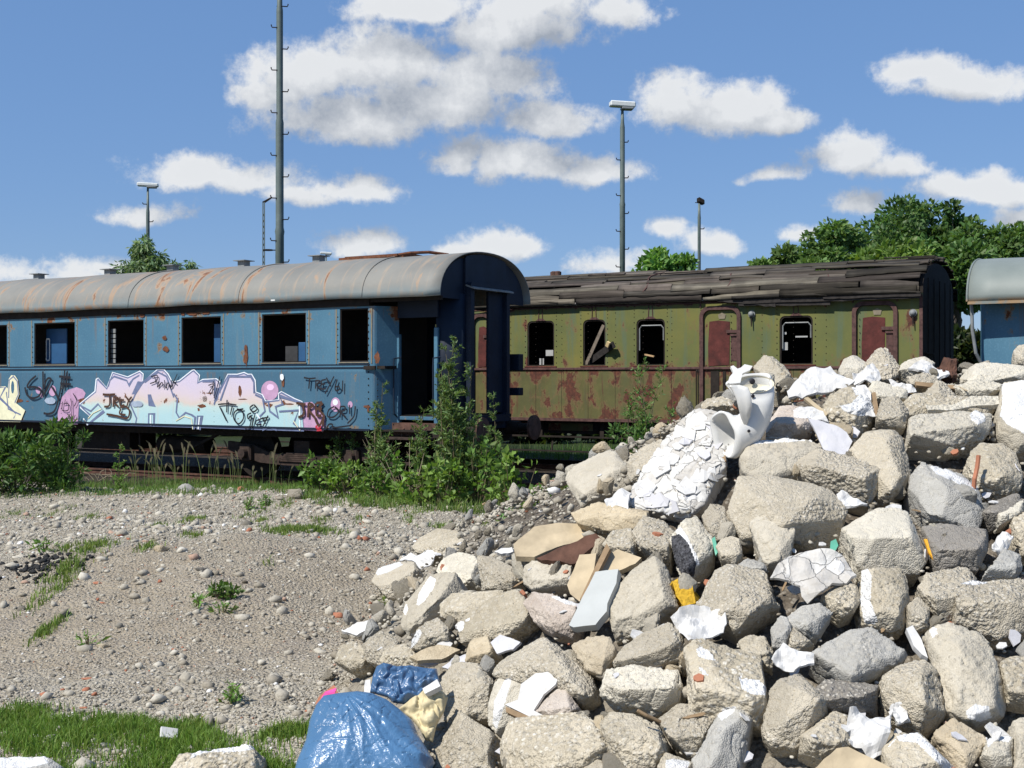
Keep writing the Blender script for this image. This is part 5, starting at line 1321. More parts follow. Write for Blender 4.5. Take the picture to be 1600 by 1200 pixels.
# ---------------------------------------------------------------- every piece one can pick out
T = [
 # upper left shoulder
 ("large flat concrete block jutting out at the far left end of the heap top", 'cast_concrete', [(874,736),(890,739),(905,745),(916,727),(932,713),(951,702),(962,703),(979,720),(988,738),(981,751),(953,757),(930,773),(907,792),(895,780),(883,757)], [(958,741,0.29),(912,772,0.26),(920,742,0.21),(960,712,0.16)]),
 ("beige concrete chunk tucked behind the cracked white slab", 'rough_concrete', [(978,722),(1000,699),(1033,685),(1040,692),(1023,712),(1009,735),(991,756),(980,745)], None),
 ("rough low chunk left of the broken urinal, on top of the cracked slab", 'rough_concrete', [(1094,636),(1098,628),(1109,621),(1130,619),(1148,626),(1153,638),(1124,642),(1100,642)], None),
 ("tall rough boulder behind the broken urinal, against the green coach", 'rough_concrete', [(1176,570),(1187,554),(1196,549),(1208,554),(1224,566),(1236,584),(1234,610),(1216,622),(1203,598),(1190,586)], [(1204,572,0.33),(1222,590,0.33)]),
 ("cream lump with a brown hollow right of the urinal", 'pinkish_stone', [(1198,662),(1206,646),(1218,634),(1240,632),(1270,642),(1274,660),(1262,676),(1228,682),(1196,680)], None),
 ("flat slab with a white painted edge below the urinal", 'cast_concrete', [(1152,712),(1168,690),(1230,684),(1270,690),(1300,706),(1286,738),(1242,746),(1186,750),(1160,738)], [(1170,712,0.26),(1280,716,0.29)]),
 # top ridge
 ("small rounded boulder left of the tallest ridge boulder", 'pale_concrete', [(1310,577),(1319,559),(1328,552),(1340,553),(1356,563),(1352,586),(1333,590),(1314,586)], None),
 ("tallest grey boulder on the ridge, in front of the second red door", 'rough_concrete', [(1347,577),(1361,554),(1375,542),(1386,543),(1398,559),(1405,570),(1406,584),(1393,592),(1379,592),(1362,588)], [(1376,562,0.26),(1392,574,0.36)]),
 ("low grey rock behind the curved white shard on the ridge", 'pale_concrete', [(1403,580),(1408,568),(1424,560),(1444,556),(1462,566),(1450,584),(1421,588)], None),
 ("thin broken slab lying under the curved white shard", 'rough_concrete', [(1418,586),(1440,581),(1463,586),(1468,600),(1440,604),(1421,599)], [(1430,594,0.26),(1455,596,0.26)]),
 ("pyramid shaped aggregate chunk on the ridge right of centre", 'rough_concrete', [(1430,630),(1448,610),(1468,588),(1484,606),(1500,624),(1487,638),(1450,640)], [(1468,612,0.39),(1480,628,0.33)]),
 ("long flat rock on the ridge at the right edge", 'pale_concrete', [(1500,584),(1512,570),(1540,565),(1570,570),(1610,572),(1612,590),(1560,600),(1520,602)], [(1530,586,0.21),(1585,588,0.21)]),
 ("grey boulder cut by the right edge of the picture, on the ridge", 'rough_concrete', [(1583,548),(1590,540),(1606,536),(1630,545),(1630,572),(1600,573),(1586,568)], None),
 ("lumpy flat rock below the long ridge rock", 'pale_concrete', [(1487,604),(1522,592),(1545,603),(1572,598),(1570,612),(1540,622),(1508,622)], None),
 ("shallow rock ledge above the big grey block", 'rough_concrete', [(1410,628),(1430,612),(1452,620),(1500,626),(1560,620),(1572,634),(1540,648),(1450,650),(1414,652)], [(1440,636,0.20),(1530,636,0.20)]),
 ("speckled chunk flaked with white paint on its right half", 'rough_concrete', [(1286,631),(1300,612),(1330,601),(1358,606),(1368,629),(1372,647),(1356,663),(1342,676),(1323,670),(1300,660),(1288,649)], [(1306,640,0.36),(1350,642,0.39)]),
 ("pale chunk on the ridge right of the big white sheet", 'pale_concrete', [(1352,610),(1366,594),(1396,598),(1420,606),(1418,624),(1390,634),(1368,628)], None),
 ("chunk behind, half buried under white flakes", 'rough_concrete', [(1366,650),(1376,622),(1404,618),(1420,640),(1416,668),(1390,668)], None),
 ("big grey rectangular block with a white spot at its right end", 'pale_concrete', [(1411,652),(1452,641),(1515,637),(1552,645),(1549,671),(1537,685),(1491,699),(1435,699),(1417,693),(1412,673)], [(1426,678,0.34),(1524,664,0.39),(1440,652,0.13),(1530,646,0.13)]),
 ("white painted block at the right edge above the round boulder", 'cast_concrete', [(1558,640),(1568,596),(1585,592),(1630,590),(1630,700),(1605,700),(1587,708),(1570,692),(1560,676)], [(1574,664,0.39),(1610,680,0.39),(1580,620,0.20)]),
 ("dark coarse boulder in the middle of the heap, right of the grey board", 'rough_concrete', [(1326,702),(1345,678),(1362,661),(1382,662),(1407,666),(1416,689),(1424,741),(1419,764),(1389,787),(1372,780),(1380,740),(1350,724)], [(1386,690,0.33),(1408,744,0.39),(1394,764,0.39)]),
 ("long beam shaped chunk with a smooth cut end at its right", 'rough_concrete', [(1240,708),(1258,696),(1288,702),(1328,719),(1386,722),(1392,736),(1380,764),(1358,788),(1330,770),(1296,762),(1262,750),(1246,736)], [(1268,726,0.29),(1352,750,0.42),(1362,738,0.39),(1300,720,0.18)]),
 ("huge coarse boulder in the middle with pebbly face", 'rough_concrete', [(1134,800),(1142,770),(1152,744),(1200,738),(1246,740),(1286,752),(1318,772),(1326,792),(1316,830),(1290,846),(1240,842),(1196,830),(1160,842),(1138,822)], [(1180,776,0.29),(1270,778,0.31),(1230,820,0.33)]),
 ("square grey block with a rusty rod beside it", 'grey_concrete', [(1423,741),(1440,721),(1463,726),(1505,740),(1532,762),(1538,804),(1530,833),(1500,827),(1454,810),(1433,788),(1421,763)], [(1456,752,0.44),(1510,776,0.29),(1450,796,0.29)]),
 ("round pebbly boulder near the right edge behind the rusty rod", 'rough_concrete', [(1512,727),(1515,708),(1533,692),(1566,691),(1588,708),(1602,745),(1595,764),(1545,780),(1531,772)], [(1546,720,0.36),(1572,742,0.39),(1540,756,0.34)]),
 ("small rough rock below the round boulder at the right edge", 'rough_concrete', [(1580,812),(1605,795),(1630,800),(1630,868),(1600,866),(1586,845)], None),
 # middle band
 ("smooth tan faced slab leaning on the huge coarse boulder", 'cast_concrete', [(1170,816),(1190,800),(1232,794),(1244,828),(1232,880),(1205,890),(1190,874),(1178,848)], [(1206,842,0.18),(1216,868,0.23)]),
 ("rounded stone left of the smooth tan slab", 'rough_concrete', [(1118,854),(1126,842),(1142,837),(1156,841),(1162,869),(1149,882),(1126,876)], None),
 ("grey stone wedged under the smooth tan slab, right of the rounded stone", 'grey_concrete', [(1153,882),(1168,872),(1196,880),(1200,892),(1187,898),(1163,897)], None),
 ("big boulder with a straight lower ledge in the middle right", 'pale_concrete', [(1315,824),(1347,801),(1370,793),(1407,793),(1420,801),(1430,827),(1444,848),(1451,873),(1440,893),(1412,893),(1370,884),(1342,896),(1328,874),(1320,847)], [(1330,840,0.34),(1424,838,0.39),(1380,842,0.44),(1390,812,0.18)]),
 ("stone under the white plaster shell with a hollow in it", 'rough_concrete', [(1282,930),(1312,910),(1338,905),(1346,938),(1334,958),(1316,966),(1298,954)], None),
 ("upright block with a white stripe down its left side", 'rough_concrete', [(1344,892),(1366,880),(1408,886),(1420,906),(1422,943),(1414,982),(1391,989),(1368,979),(1348,974),(1341,946)], [(1364,902,0.34),(1412,912,0.31),(1372,956,0.39),(1404,958,0.39)]),
 ("dark shaded chunk beneath the square grey block", 'dark_and_shaded_concrete', [(1440,822),(1470,816),(1525,838),(1549,827),(1547,857),(1528,893),(1480,890),(1468,892),(1454,862)], None),
 ("coarse chunk between the upright block and the broad slab", 'rough_concrete', [(1433,918),(1449,894),(1508,885),(1531,897),(1528,913),(1503,920),(1489,938),(1487,969),(1454,969),(1443,945)], None),
 ("small narrow stone beside the upright block", 'rough_concrete', [(1417,945),(1434,931),(1453,948),(1454,982),(1435,986),(1419,978)], None),
 ("broad slab with a pebbly front at the right edge", 'rough_concrete', [(1486,932),(1505,910),(1543,903),(1630,898),(1630,978),(1561,999),(1533,990),(1491,973),(1486,945)], [(1500,938,0.31),(1610,940,0.31),(1560,940,0.34)]),
 ("grey egg shaped rock leaning at the right edge", 'grey_concrete', [(1534,903),(1552,878),(1571,856),(1595,866),(1598,890),(1585,903),(1557,905)], None),
 ("diamond shaped grey block below the white plaster shell", 'grey_concrete', [(1228,964),(1258,942),(1279,940),(1302,957),(1278,992),(1267,996),(1233,977)], [(1262,976,0.33),(1286,962,0.20)]),
 ("small dark wedge left of the big angular grey rock", 'rough_concrete', [(1232,1010),(1237,977),(1254,988),(1274,1008),(1246,1018)], None),
 ("big angular grey rock with a sharp point to the right", 'grey_concrete', [(1266,1018),(1290,1002),(1312,995),(1323,984),(1358,978),(1390,998),(1422,1018),(1405,1038),(1361,1061),(1328,1078),(1307,1063),(1285,1033)], [(1340,1034,0.26),(1398,1022,0.13),(1330,1056,0.26),(1352,1000,0.16)]),
 ("largest slab on the right, with a worn white patch at its lower edge", 'cast_concrete', [(1449,983),(1482,970),(1493,986),(1533,989),(1553,1011),(1562,1037),(1572,1069),(1579,1097),(1574,1117),(1524,1138),(1496,1126),(1472,1112),(1466,1060),(1452,1025)], [(1500,1010,0.26),(1560,1098,0.26),(1508,1114,0.34)]),
 ("rugged block leaning on the left side of the largest slab", 'rough_concrete', [(1377,1055),(1407,1038),(1434,1022),(1465,1046),(1472,1066),(1466,1086),(1480,1118),(1454,1146),(1424,1132),(1393,1109),(1378,1084)], [(1440,1056,0.42),(1400,1070,0.26),(1446,1100,0.42)]),
 ("chunk at the right edge beside the largest slab", 'rough_concrete', [(1563,1034),(1580,1024),(1630,1026),(1630,1104),(1580,1095),(1570,1066)], None),
 # left apron
 ("flat slab at the upper left of the low apron, resting on gravel", 'rough_concrete', [(638,860),(653,841),(684,824),(714,827),(730,850),(711,866),(691,868),(664,866)], [(662,856,0.16),(706,852,0.29)]),
 ("tilted slab with a white strip at the far left foot of the heap", 'rough_concrete', [(573,909),(590,887),(625,877),(648,878),(655,892),(640,912),(614,930),(595,934),(579,922)], [(592,916,0.23),(648,890,0.26),(614,912,0.26)]),
 ("long diagonal slab with a bluish white patch", 'cast_concrete', [(626,964),(632,943),(672,896),(684,890),(711,892),(716,918),(691,943),(681,959),(658,978),(632,994),(624,978)], [(644,974,0.21),(704,918,0.21),(672,948,0.26)]),
 ("cracked pale slab at the top of the low apron", 'pale_concrete', [(680,893),(691,871),(714,862),(740,864),(752,886),(748,918),(714,917)], [(700,892,0.21),(742,900,0.29)]),
 ("grey brown lump joined to the cracked pale slab", 'rough_concrete', [(742,866),(768,869),(800,884),(814,908),(800,922),(750,919),(746,890)], [(768,890,0.31),(800,906,0.29)]),
 ("weathered slab wedged above the long speckled slab", 'rough_concrete', [(686,945),(705,926),(747,923),(786,921),(758,949),(723,964),(709,976),(687,962)], None),
 ("long speckled slab with two white dots at its left end", 'rough_concrete', [(712,980),(733,954),(779,926),(814,917),(828,932),(835,971),(817,985),(784,999),(761,994),(733,994),(720,1006)], [(736,988,0.16),(826,966,0.23),(780,976,0.21)]),
 ("wedge shaped chunk with a white corner above the thin slate", 'rough_concrete', [(637,1011),(653,981),(681,961),(700,980),(700,999),(681,1008),(653,1016)], [(668,996,0.36),(692,984,0.26)]),
 ("low white grey slab in front of the brown panel", 'cast_concrete', [(818,884),(831,876),(894,878),(901,890),(889,913),(831,922),(813,908)], [(830,906,0.20),(884,904,0.21)]),
 ("pinkish block with a white top left of the grey tile", 'pinkish_stone', [(817,942),(831,924),(861,928),(901,942),(905,967),(894,997),(859,990),(833,971)], [(858,958,0.42),(898,958,0.26),(866,982,0.33)]),
 ("big smooth squarish block in the middle left", 'cast_concrete', [(948,945),(956,922),(963,904),(991,880),(1023,866),(1042,882),(1056,920),(1060,950),(1037,966),(1000,987),(958,999),(952,971)], [(966,978,0.18),(1040,944,0.26),(1030,890,0.23)]),
 ("rough chunk above the big smooth block", 'rough_concrete', [(986,831),(1005,805),(1037,812),(1056,831),(1051,857),(1046,885),(1023,871),(993,852)], None),
 ("scorched chunk with a charcoal patch beside the yellow foam", 'pale_concrete', [(1046,840),(1063,821),(1070,809),(1089,806),(1104,820),(1116,843),(1114,871),(1098,889),(1086,885),(1079,908),(1061,899),(1050,871)], [(1078,846,0.34),(1100,856,0.31),(1074,884,0.31)]),
 ("broad rough block right of the peeling white sheets", 'rough_concrete', [(1087,946),(1112,922),(1116,890),(1138,879),(1156,893),(1196,891),(1212,920),(1217,948),(1187,969),(1161,987),(1149,994),(1133,983),(1126,952)], [(1150,930,0.36),(1206,936,0.26),(1152,972,0.39)]),
 ("chunk with an overhanging lower lip below the big smooth block", 'rough_concrete', [(950,1028),(972,1003),(1000,987),(1044,971),(1063,983),(1071,1004),(1067,1027),(1042,1041),(1009,1044),(963,1044)], [(962,1034,0.18),(1056,1004,0.34),(1010,1022,0.34)]),
 ("tan speckled chunk left of the one with the overhanging lip", 'tan_stone', [(891,1006),(911,991),(953,994),(962,1013),(957,1032),(939,1055),(914,1046)], [(918,1022,0.21),(944,1030,0.26)]),
 ("little rounded grey stone standing below the plaster shell", 'grey_concrete', [(1204,982),(1219,961),(1235,964),(1239,987),(1226,1014),(1206,1012)], None),
 ("pebbly chunk behind the block with white paint blots", 'rough_concrete', [(1152,1000),(1170,991),(1196,994),(1208,1018),(1207,1043),(1189,1024)], None),
 ("block with white paint blots on its top, centre front", 'rough_concrete', [(1068,1012),(1086,996),(1123,1003),(1189,1022),(1199,1055),(1204,1109),(1189,1139),(1160,1128),(1123,1110),(1114,1125),(1077,1116),(1069,1083)], [(1086,1076,0.36),(1150,1084,0.39),(1196,1102,0.34),(1090,1010,0.13)]),
 ("long pale boulder pointing up at the bottom centre", 'grey_concrete', [(1075,1200),(1091,1166),(1105,1134),(1123,1113),(1156,1103),(1177,1123),(1174,1155),(1165,1200),(1150,1240),(1066,1240)], [(1120,1142,0.36),(1158,1132,0.31),(1110,1196,0.36)]),
 ("pale pitted block in front of the overhanging chunk", 'pale_concrete', [(936,1082),(947,1045),(988,1038),(1030,1039),(1060,1047),(1067,1072),(1062,1096),(1030,1109),(983,1107),(950,1099)], [(960,1078,0.36),(1050,1074,0.36),(1004,1076,0.42)]),
 ("square brown grey block at the bottom left of the pale boulder", 'rough_concrete', [(936,1128),(953,1109),(990,1111),(1030,1134),(1043,1160),(1042,1182),(1020,1214),(980,1219),(950,1184),(940,1150)], [(962,1160,0.34),(1030,1164,0.39),(1000,1160,0.42)]),
 ("coarse chunk squeezed between the block with blots and the brown grey block", 'rough_concrete', [(1026,1120),(1058,1096),(1074,1097),(1079,1117),(1116,1124),(1102,1155),(1086,1186),(1060,1179),(1042,1155)], None),
 ("white topped stone at the bottom edge left of the pale boulder", 'rough_concrete', [(1026,1198),(1039,1173),(1072,1185),(1083,1191),(1077,1225),(1030,1225)], None),
 ("pitted boulder with a smooth patch right of the block with blots", 'rough_concrete', [(1203,1076),(1217,1059),(1252,1045),(1277,1060),(1298,1088),(1298,1109),(1263,1127),(1249,1144),(1245,1170),(1205,1166),(1190,1146),(1202,1120)], [(1240,1072,0.34),(1280,1092,0.36),(1226,1130,0.26)]),
 ("ridged block with a dark shaded right face, left of centre", 'rough_concrete', [(768,1055),(774,1033),(809,1008),(844,989),(877,1008),(914,1040),(935,1068),(937,1090),(912,1106),(884,1082),(858,1060),(823,1056),(791,1058)], [(868,1022,0.31),(812,1034,0.23),(870,1050,0.39),(912,1086,0.34)]),
 ("smooth whitish hollow block under the ridged one", 'pale_concrete', [(762,1098),(773,1066),(795,1050),(830,1050),(844,1075),(812,1102),(797,1127),(777,1150),(762,1132)], [(800,1070,0.18),(778,1110,0.21)]),
 ("broad low block at the bottom, under the white board", 'rough_concrete', [(772,1174),(795,1120),(823,1129),(875,1143),(893,1112),(914,1110),(954,1144),(977,1168),(965,1200),(900,1240),(800,1240),(775,1200)], [(810,1172,0.18),(900,1180,0.34),(950,1172,0.29)]),
 ("pinkish chunk below the white board's right side", 'pinkish_stone', [(831,1112),(862,1078),(879,1066),(905,1107),(879,1139),(861,1132)], None),
 ("sandy boulder right of the crumpled blue sheet", 'rough_concrete', [(684,1053),(702,1033),(746,1036),(772,1065),(765,1123),(737,1120),(720,1100),(708,1134),(693,1127),(686,1076)], [(716,1060,0.26),(758,1074,0.34),(740,1102,0.36)]),
 ("dusty rock at the bottom edge right of the blue bag", 'rough_concrete', [(680,1170),(700,1134),(718,1110),(737,1117),(770,1143),(776,1174),(778,1240),(676,1240)], [(722,1150,0.29),(760,1178,0.31)]),
 ("tan faced stone below the long speckled slab", 'tan_stone', [(726,1034),(733,998),(760,991),(779,1020),(769,1032),(749,1039)], None),
 ("crumbling rock at the left foot of the heap near the white shard", 'rough_concrete', [(520,1034),(532,1008),(552,1000),(567,1008),(578,1030),(566,1044),(540,1048)], None),
 ("rounded rock behind the crumbling one at the left foot", 'rough_concrete', [(563,1006),(584,986),(606,986),(622,1002),(612,1030),(598,1042),(574,1034)], None),
 ("brownish chunk between the thin slate and the crumpled blue sheet", 'rough_concrete', [(592,1036),(602,1010),(626,1000),(644,1014),(656,1036),(650,1044),(612,1044)], None),
 # bottom right
 ("rough rocks below the pitted boulder, left of the torn plaster", 'rough_concrete', [(1244,1153),(1262,1136),(1307,1106),(1325,1110),(1325,1140),(1337,1167),(1283,1190),(1246,1170)], None),
 ("chunk with a white painted right edge at the bottom", 'rough_concrete', [(1378,1170),(1398,1145),(1436,1143),(1495,1202),(1480,1240),(1386,1240)], None),
 ("flat tan angular stone at the bottom right", 'tan_stone', [(1459,1146),(1477,1128),(1494,1124),(1512,1142),(1546,1153),(1520,1198),(1500,1206),(1475,1175)], [(1490,1150,0.16),(1510,1180,0.18)]),
 ("cream crusted rock near the bottom right corner", 'pale_concrete', [(1534,1181),(1543,1155),(1560,1143),(1583,1150),(1583,1198),(1552,1199)], None),
 ("grey block cut off at the bottom right corner", 'cast_concrete', [(1583,1125),(1605,1117),(1640,1118),(1640,1220),(1582,1220)], None),
 ("block at the bottom edge between the low block and the brown grey block", 'rough_concrete', [(900,1205),(930,1186),(960,1190),(990,1210),(985,1245),(905,1245)], None),
 ("chunk in the dark gap left of the big angular grey rock", 'dark_and_shaded_concrete', [(1258,1090),(1290,1060),(1330,1080),(1378,1070),(1380,1110),(1330,1106),(1300,1112)], None),
 ("pale chunk wedged behind the grey egg shaped rock", 'pale_concrete', [(1555,800),(1580,790),(1600,780),(1600,800),(1580,815),(1560,822)], None),
 ("chunk below the cracked white slab on its right", 'rough_concrete', [(1096,806),(1110,786),(1132,790),(1140,812),(1134,838),(1118,846),(1104,836)], None),
 ("beige chunk under the hanging plaster flap", 'tan_stone', [(890,800),(905,792),(944,780),(968,795),(1010,790),(1012,808),(990,826),(950,830),(900,816)], [(930,808,0.21),(985,806,0.23)]),
 ("mixed lump between the tan boards and the rough chunk", 'rough_concrete', [(940,852),(956,828),(985,822),(996,846),(990,872),(960,866)], None),
 ("grey chunk above the broad slab, in the shade of the round boulder", 'dark_and_shaded_concrete', [(1535,800),(1550,785),(1590,768),(1598,782),(1580,800),(1556,822)], None),
]
for t in T:
    chunk(t[0], t[1], t[2], t[3])
# pieces on the grass in the foreground: they lie on the ground
chunk("concrete lump with a white painted top lying in the grass", 'rough_concrete', [(262,1200),(280,1178),(330,1167),(390,1163),(410,1170),(414,1190),(404,1240),(268,1240)], [(300,1190,.15),(396,1186,.2)], nrm=(0, -.7, .7), d=5.35)
chunk("white painted block at the bottom left corner in the grass", 'grey_concrete', [(-40,1184),(20,1177),(70,1181),(97,1197),(92,1240),(-40,1240)], [(0,1200,.2),(76,1200,.2)], nrm=(0, -.7, .7), d=5.3)
# ---------------------------------------------------------------- cracked plaster slab and white sheets
chunk("long slab covered in cracked white plaster tiles, below the urinal", 'mosaic', [(1091,639),(1132,643),(1128,678),(1135,692),(1135,727),(1121,752),(1107,762),(1100,788),(1077,803),(1061,794),(1028,789),(1009,787),(988,796),(978,790),(984,764),(1009,724),(1023,703),(1037,685),(1054,666),(1070,652)], [(1110,660,.06),(1050,716,.10),(1106,740,.12),(1010,772,.06),(1070,780,.10)], thick=.30, name='plastered_slab', cat='slab', vox=52, rough=1.9)
S = [
 ("large bright white sheet on the ridge right of the urinal", 'plaster', [(1230,612),(1244,594),(1260,577),(1274,575),(1288,575),(1298,570),(1307,582),(1319,589),(1335,598),(1318,606),(1307,603),(1284,613),(1253,623),(1232,621)], .012, .04, .30),
 ("crumpled white plaster below the tallest ridge boulder", 'plaster', [(1333,584),(1351,578),(1363,568),(1372,577),(1377,588),(1363,602),(1350,598),(1335,597)], .010, .035, .30),
 ("white flakes trailing below the crumpled plaster", 'plaster', [(1338,600),(1352,604),(1360,616),(1362,640),(1368,652),(1352,650),(1346,632),(1336,616)], .008, .03, .46),
 ("curved white shard lying across the ridge", 'plaster', [(1419,574),(1438,563),(1454,568),(1482,580),(1484,586),(1466,590),(1445,583),(1430,577)], .014, .035, .32),
 ("thin layered white scraps right of the speckled chunk", 'plaster', [(1388,594),(1410,600),(1430,606),(1432,612),(1414,612),(1400,618),(1394,606)], .006, .03, .34),
 ("large pale grey board leaning in the middle of the heap", 'shade_board', [(1263,654),(1285,658),(1307,666),(1323,675),(1332,689),(1321,712),(1304,708),(1288,704),(1277,680)], .012, .012, .34),
 ("cream board left of the pale grey board", 'plaster', [(1236,640),(1262,634),(1286,644),(1296,658),(1270,656),(1246,652)], .010, .02, .30),
 ("white lens shaped shard in front of the beam shaped chunk", 'plaster', [(1307,771),(1316,766),(1333,776),(1356,786),(1338,792),(1312,791)], .012, .02, .42),
 ("wrinkled white flap hanging below the cracked slab's left end", 'plaster', [(943,779),(958,770),(972,762),(984,765),(982,784),(981,820),(972,808),(967,802),(951,797)], .008, .035, .30),
 ("crumpled white sheet on the tilted slab at the left foot", 'plaster', [(623,875),(639,860),(651,867),(668,860),(683,857),(676,876),(656,890),(648,878)], .008, .035, .26),
 ("white shard lying at the left foot of the heap", 'plaster', [(534,986),(556,974),(580,967),(587,973),(574,984),(556,992)], .020, .008, .10),
 ("small white shard on the gravel above the low apron", 'plaster', [(772,861),(784,856),(800,855),(802,862),(784,866)], .018, .006, .10),
 ("peeling white sheets folded in the hollow right of the big smooth block", 'plaster', [(1048,966),(1062,952),(1077,944),(1107,942),(1133,948),(1135,974),(1130,988),(1093,997),(1077,1006),(1061,987)], .006, .06, .30),
 ("white plaster shell with scalloped edge in the middle right", 'mosaic', [(1203,906),(1215,880),(1235,868),(1262,858),(1290,860),(1318,866),(1339,894),(1323,908),(1300,912),(1282,928),(1262,940),(1252,930),(1250,916),(1232,908)], .012, .05, .40),
 ("torn white plaster sheet with ragged edge at the bottom right", 'plaster', [(1320,1142),(1328,1108),(1338,1104),(1348,1111),(1360,1119),(1378,1112),(1392,1108),(1389,1153),(1379,1174),(1361,1183),(1347,1165),(1330,1157)], .008, .06, .36),
 ("white scrap lying on the little boulders right of the block with blots", 'plaster', [(1205,1032),(1214,1016),(1224,1005),(1240,1016),(1256,1020),(1272,1022),(1272,1036),(1252,1040),(1240,1048),(1214,1040)], .010, .03, .42),
 ("small white plug standing on the torn plaster", 'plaster', [(1395,1102),(1400,1097),(1409,1095),(1418,1106),(1418,1124),(1404,1132),(1396,1118)], .02, .02, .5),
 ("white scrap near the grey egg shaped rock", 'plaster', [(1550,858),(1558,838),(1566,830),(1583,838),(1578,852),(1566,864)], .01, .035, .35),
 ("grey shard stuck upright below the long speckled slab", 'shade_board', [(766,1003),(781,991),(798,997),(813,1003),(801,1014),(777,1022)], .014, .008, .35),
 ("pale shard at the lower left of the tan faced stone", 'shade_board', [(690,1042),(706,1030),(728,1022),(728,1040),(706,1046)], .014, .01, .25),
 ("thin white chip on the low white grey slab", 'plaster', [(799,881),(812,880),(818,884),(810,894),(803,890)], .01, .01, .35),
]
for lab, mat, out, th, cu, off in S: sheet(lab, mat, out, th, cu, off)
sheet("light grey tile slab with a cut corner, leaning left of the big smooth block", 'tile', [(889,977),(910,934),(930,893),(966,889),(963,911),(949,943),(948,955),(930,976),(896,980)], .045, .0, .34, 'tile_slab', 'tile', cuts=1)
sheet("tan board leaning behind the grey tile", 'tanboard', [(886,914),(896,890),(905,866),(932,864),(926,906),(906,940),(891,928)], .03, .008, .26, 'broken_board', 'board', cuts=2)
sheet("second tan board behind the big smooth block", 'tanboard', [(930,894),(944,871),(965,858),(1002,871),(993,882),(962,892)], .03, .008, .18, 'broken_board', 'board', cuts=2)
sheet("dark brown panel with a beige top tilted over the apron", 'tanboard', [(802,850),(835,824),(870,818),(906,817),(944,829),(915,842),(870,854),(835,871),(806,868)], .03, .01, .20, 'fibre_sheet', 'sheet', cuts=2, nrm=(-.1, -.45, .9))
sheet("burnt brown underside board below the beige panel", 'brown', [(838,872),(872,856),(930,832),(940,842),(906,872),(898,880),(868,876),(846,876)], .04, .02, .30, 'burnt_board', 'board', cuts=2)
sheet("thin tilted slate at the left foot above the blue sheet", 'tan_stone', [(640,1026),(662,1014),(684,1007),(700,1009),(719,1015),(690,1030),(652,1032)], .022, .006, .40, 'thin_slate', 'slab', cuts=2, nrm=(-.1, -.5, .85))
sheet("white L shaped board lying on the broad low block", 'plaster', [(789,1101),(809,1093),(814,1069),(837,1052),(856,1050),(871,1060),(868,1070),(850,1085),(834,1110),(866,1126),(863,1132),(826,1119)], .014, .0, .36, 'white_board', 'board', cuts=1)
sheet("narrow brown batten under the white board", 'wood', [(790,1104),(826,1119),(876,1144),(874,1152),(824,1128),(790,1112)], .03, .0, .34, 'wood_batten', 'batten', cuts=1)
sheet("flat tan plank at the bottom edge below the torn plaster", 'tanboard', [(1268,1204),(1307,1170),(1325,1167),(1396,1202),(1382,1240),(1276,1240)], .03, .01, .40, 'broken_plank', 'plank', cuts=2)
sheet("yellow foam block beside the scorched chunk", 'sponge', [(1050,907),(1070,903),(1081,911),(1087,942),(1068,948),(1057,932)], .09, .01, .24, 'foam_block', 'foam', cuts=3, freq=20)
sheet("brown timber splint standing on the tan boards", 'wood', [(906,936),(948,849),(953,858),(911,938)], .022, .0, .42, 'timber_splint', 'splint', cuts=1)
sheet("short pale splint above the second tan board", 'tanboard', [(966,862),(982,836),(987,838),(978,862)], .02, .0, .40, 'timber_splint', 'splint', cuts=1)
sheet("white stick wedged beside the largest slab", 'plaster', [(1416,982),(1426,977),(1440,999),(1450,1028),(1440,1022),(1428,1009)], .03, .0, .40, 'white_stick', 'stick', cuts=1)
sheet("pale lath lying slantwise left of the speckled chunk", 'tanboard', [(1256,622),(1262,620),(1294,646),(1290,650)], .018, .0, .44, 'timber_lath', 'lath', cuts=1)
sheet("brown lath standing in front of the speckled chunk", 'wood', [(1362,614),(1368,612),(1374,648),(1368,654)], .02, .0, .52, 'timber_lath', 'lath', cuts=1)
sheet("rusty brown bowl fragment among the ridge scraps", 'brown', [(1466,572),(1474,562),(1486,558),(1494,568),(1497,584),(1488,592),(1474,586)], .03, .05, .25, 'bowl_fragment', 'fragment')
sheet("long brown slat under the flat ridge rock", 'wood', [(1430,596),(1470,600),(1530,606),(1530,610),(1470,606),(1432,602)], .02, .0, .30, 'timber_lath', 'lath', cuts=1)
sheet("bent thin slab with white edges above the big grey block", 'pale_concrete', [(1446,634),(1487,632),(1517,619),(1560,618),(1562,631),(1519,634),(1487,641),(1450,641)], .03, .01, .34, 'thin_slab', 'slab', cuts=2)
sheet("green shard beside the rounded stone", 'green', [(1112,842),(1117,838),(1122,862),(1118,868)], .012, .0, .3, 'glass_shard', 'shard', cuts=1)
sheet("green shard above the plaster shell", 'green', [(1298,846),(1306,842),(1310,852),(1302,866),(1296,872)], .012, .0, .5, 'glass_shard', 'shard', cuts=1)
sheet("orange painted flake in the shade beneath the square grey block", 'mural', [(1444,842),(1449,842),(1462,868),(1461,876),(1452,864)], .012, .0, .40, 'painted_flake', 'flake', cuts=1)
sheet("brown wooden stub with a hollow end beside the urinal's foot", 'wood', [(1109,692),(1130,690),(1133,704),(1134,720),(1126,728),(1122,708),(1110,704)], .05, .0, .22, 'wood_stub', 'wood', cuts=1)
def rod(label, pts, r, mat, name='rusty_rod', cat='rod'):
    bm = bmesh.new(); tube(bm, pts, r, 7); o = bmobj(name, bm, M_[mat]); o2 = tag(o, label, cat); return o2
D0 = depth(1526, 740)-.12
rod("rusty reinforcing rod standing between the grey block and the round boulder", [P(1529, 712, D0+.02), P(1527, 730, D0), P(1523, 748, D0-.02), P(1521, 768, D0-.01)], .011, 'brick')
D0 = depth(1005, 1120)-.16
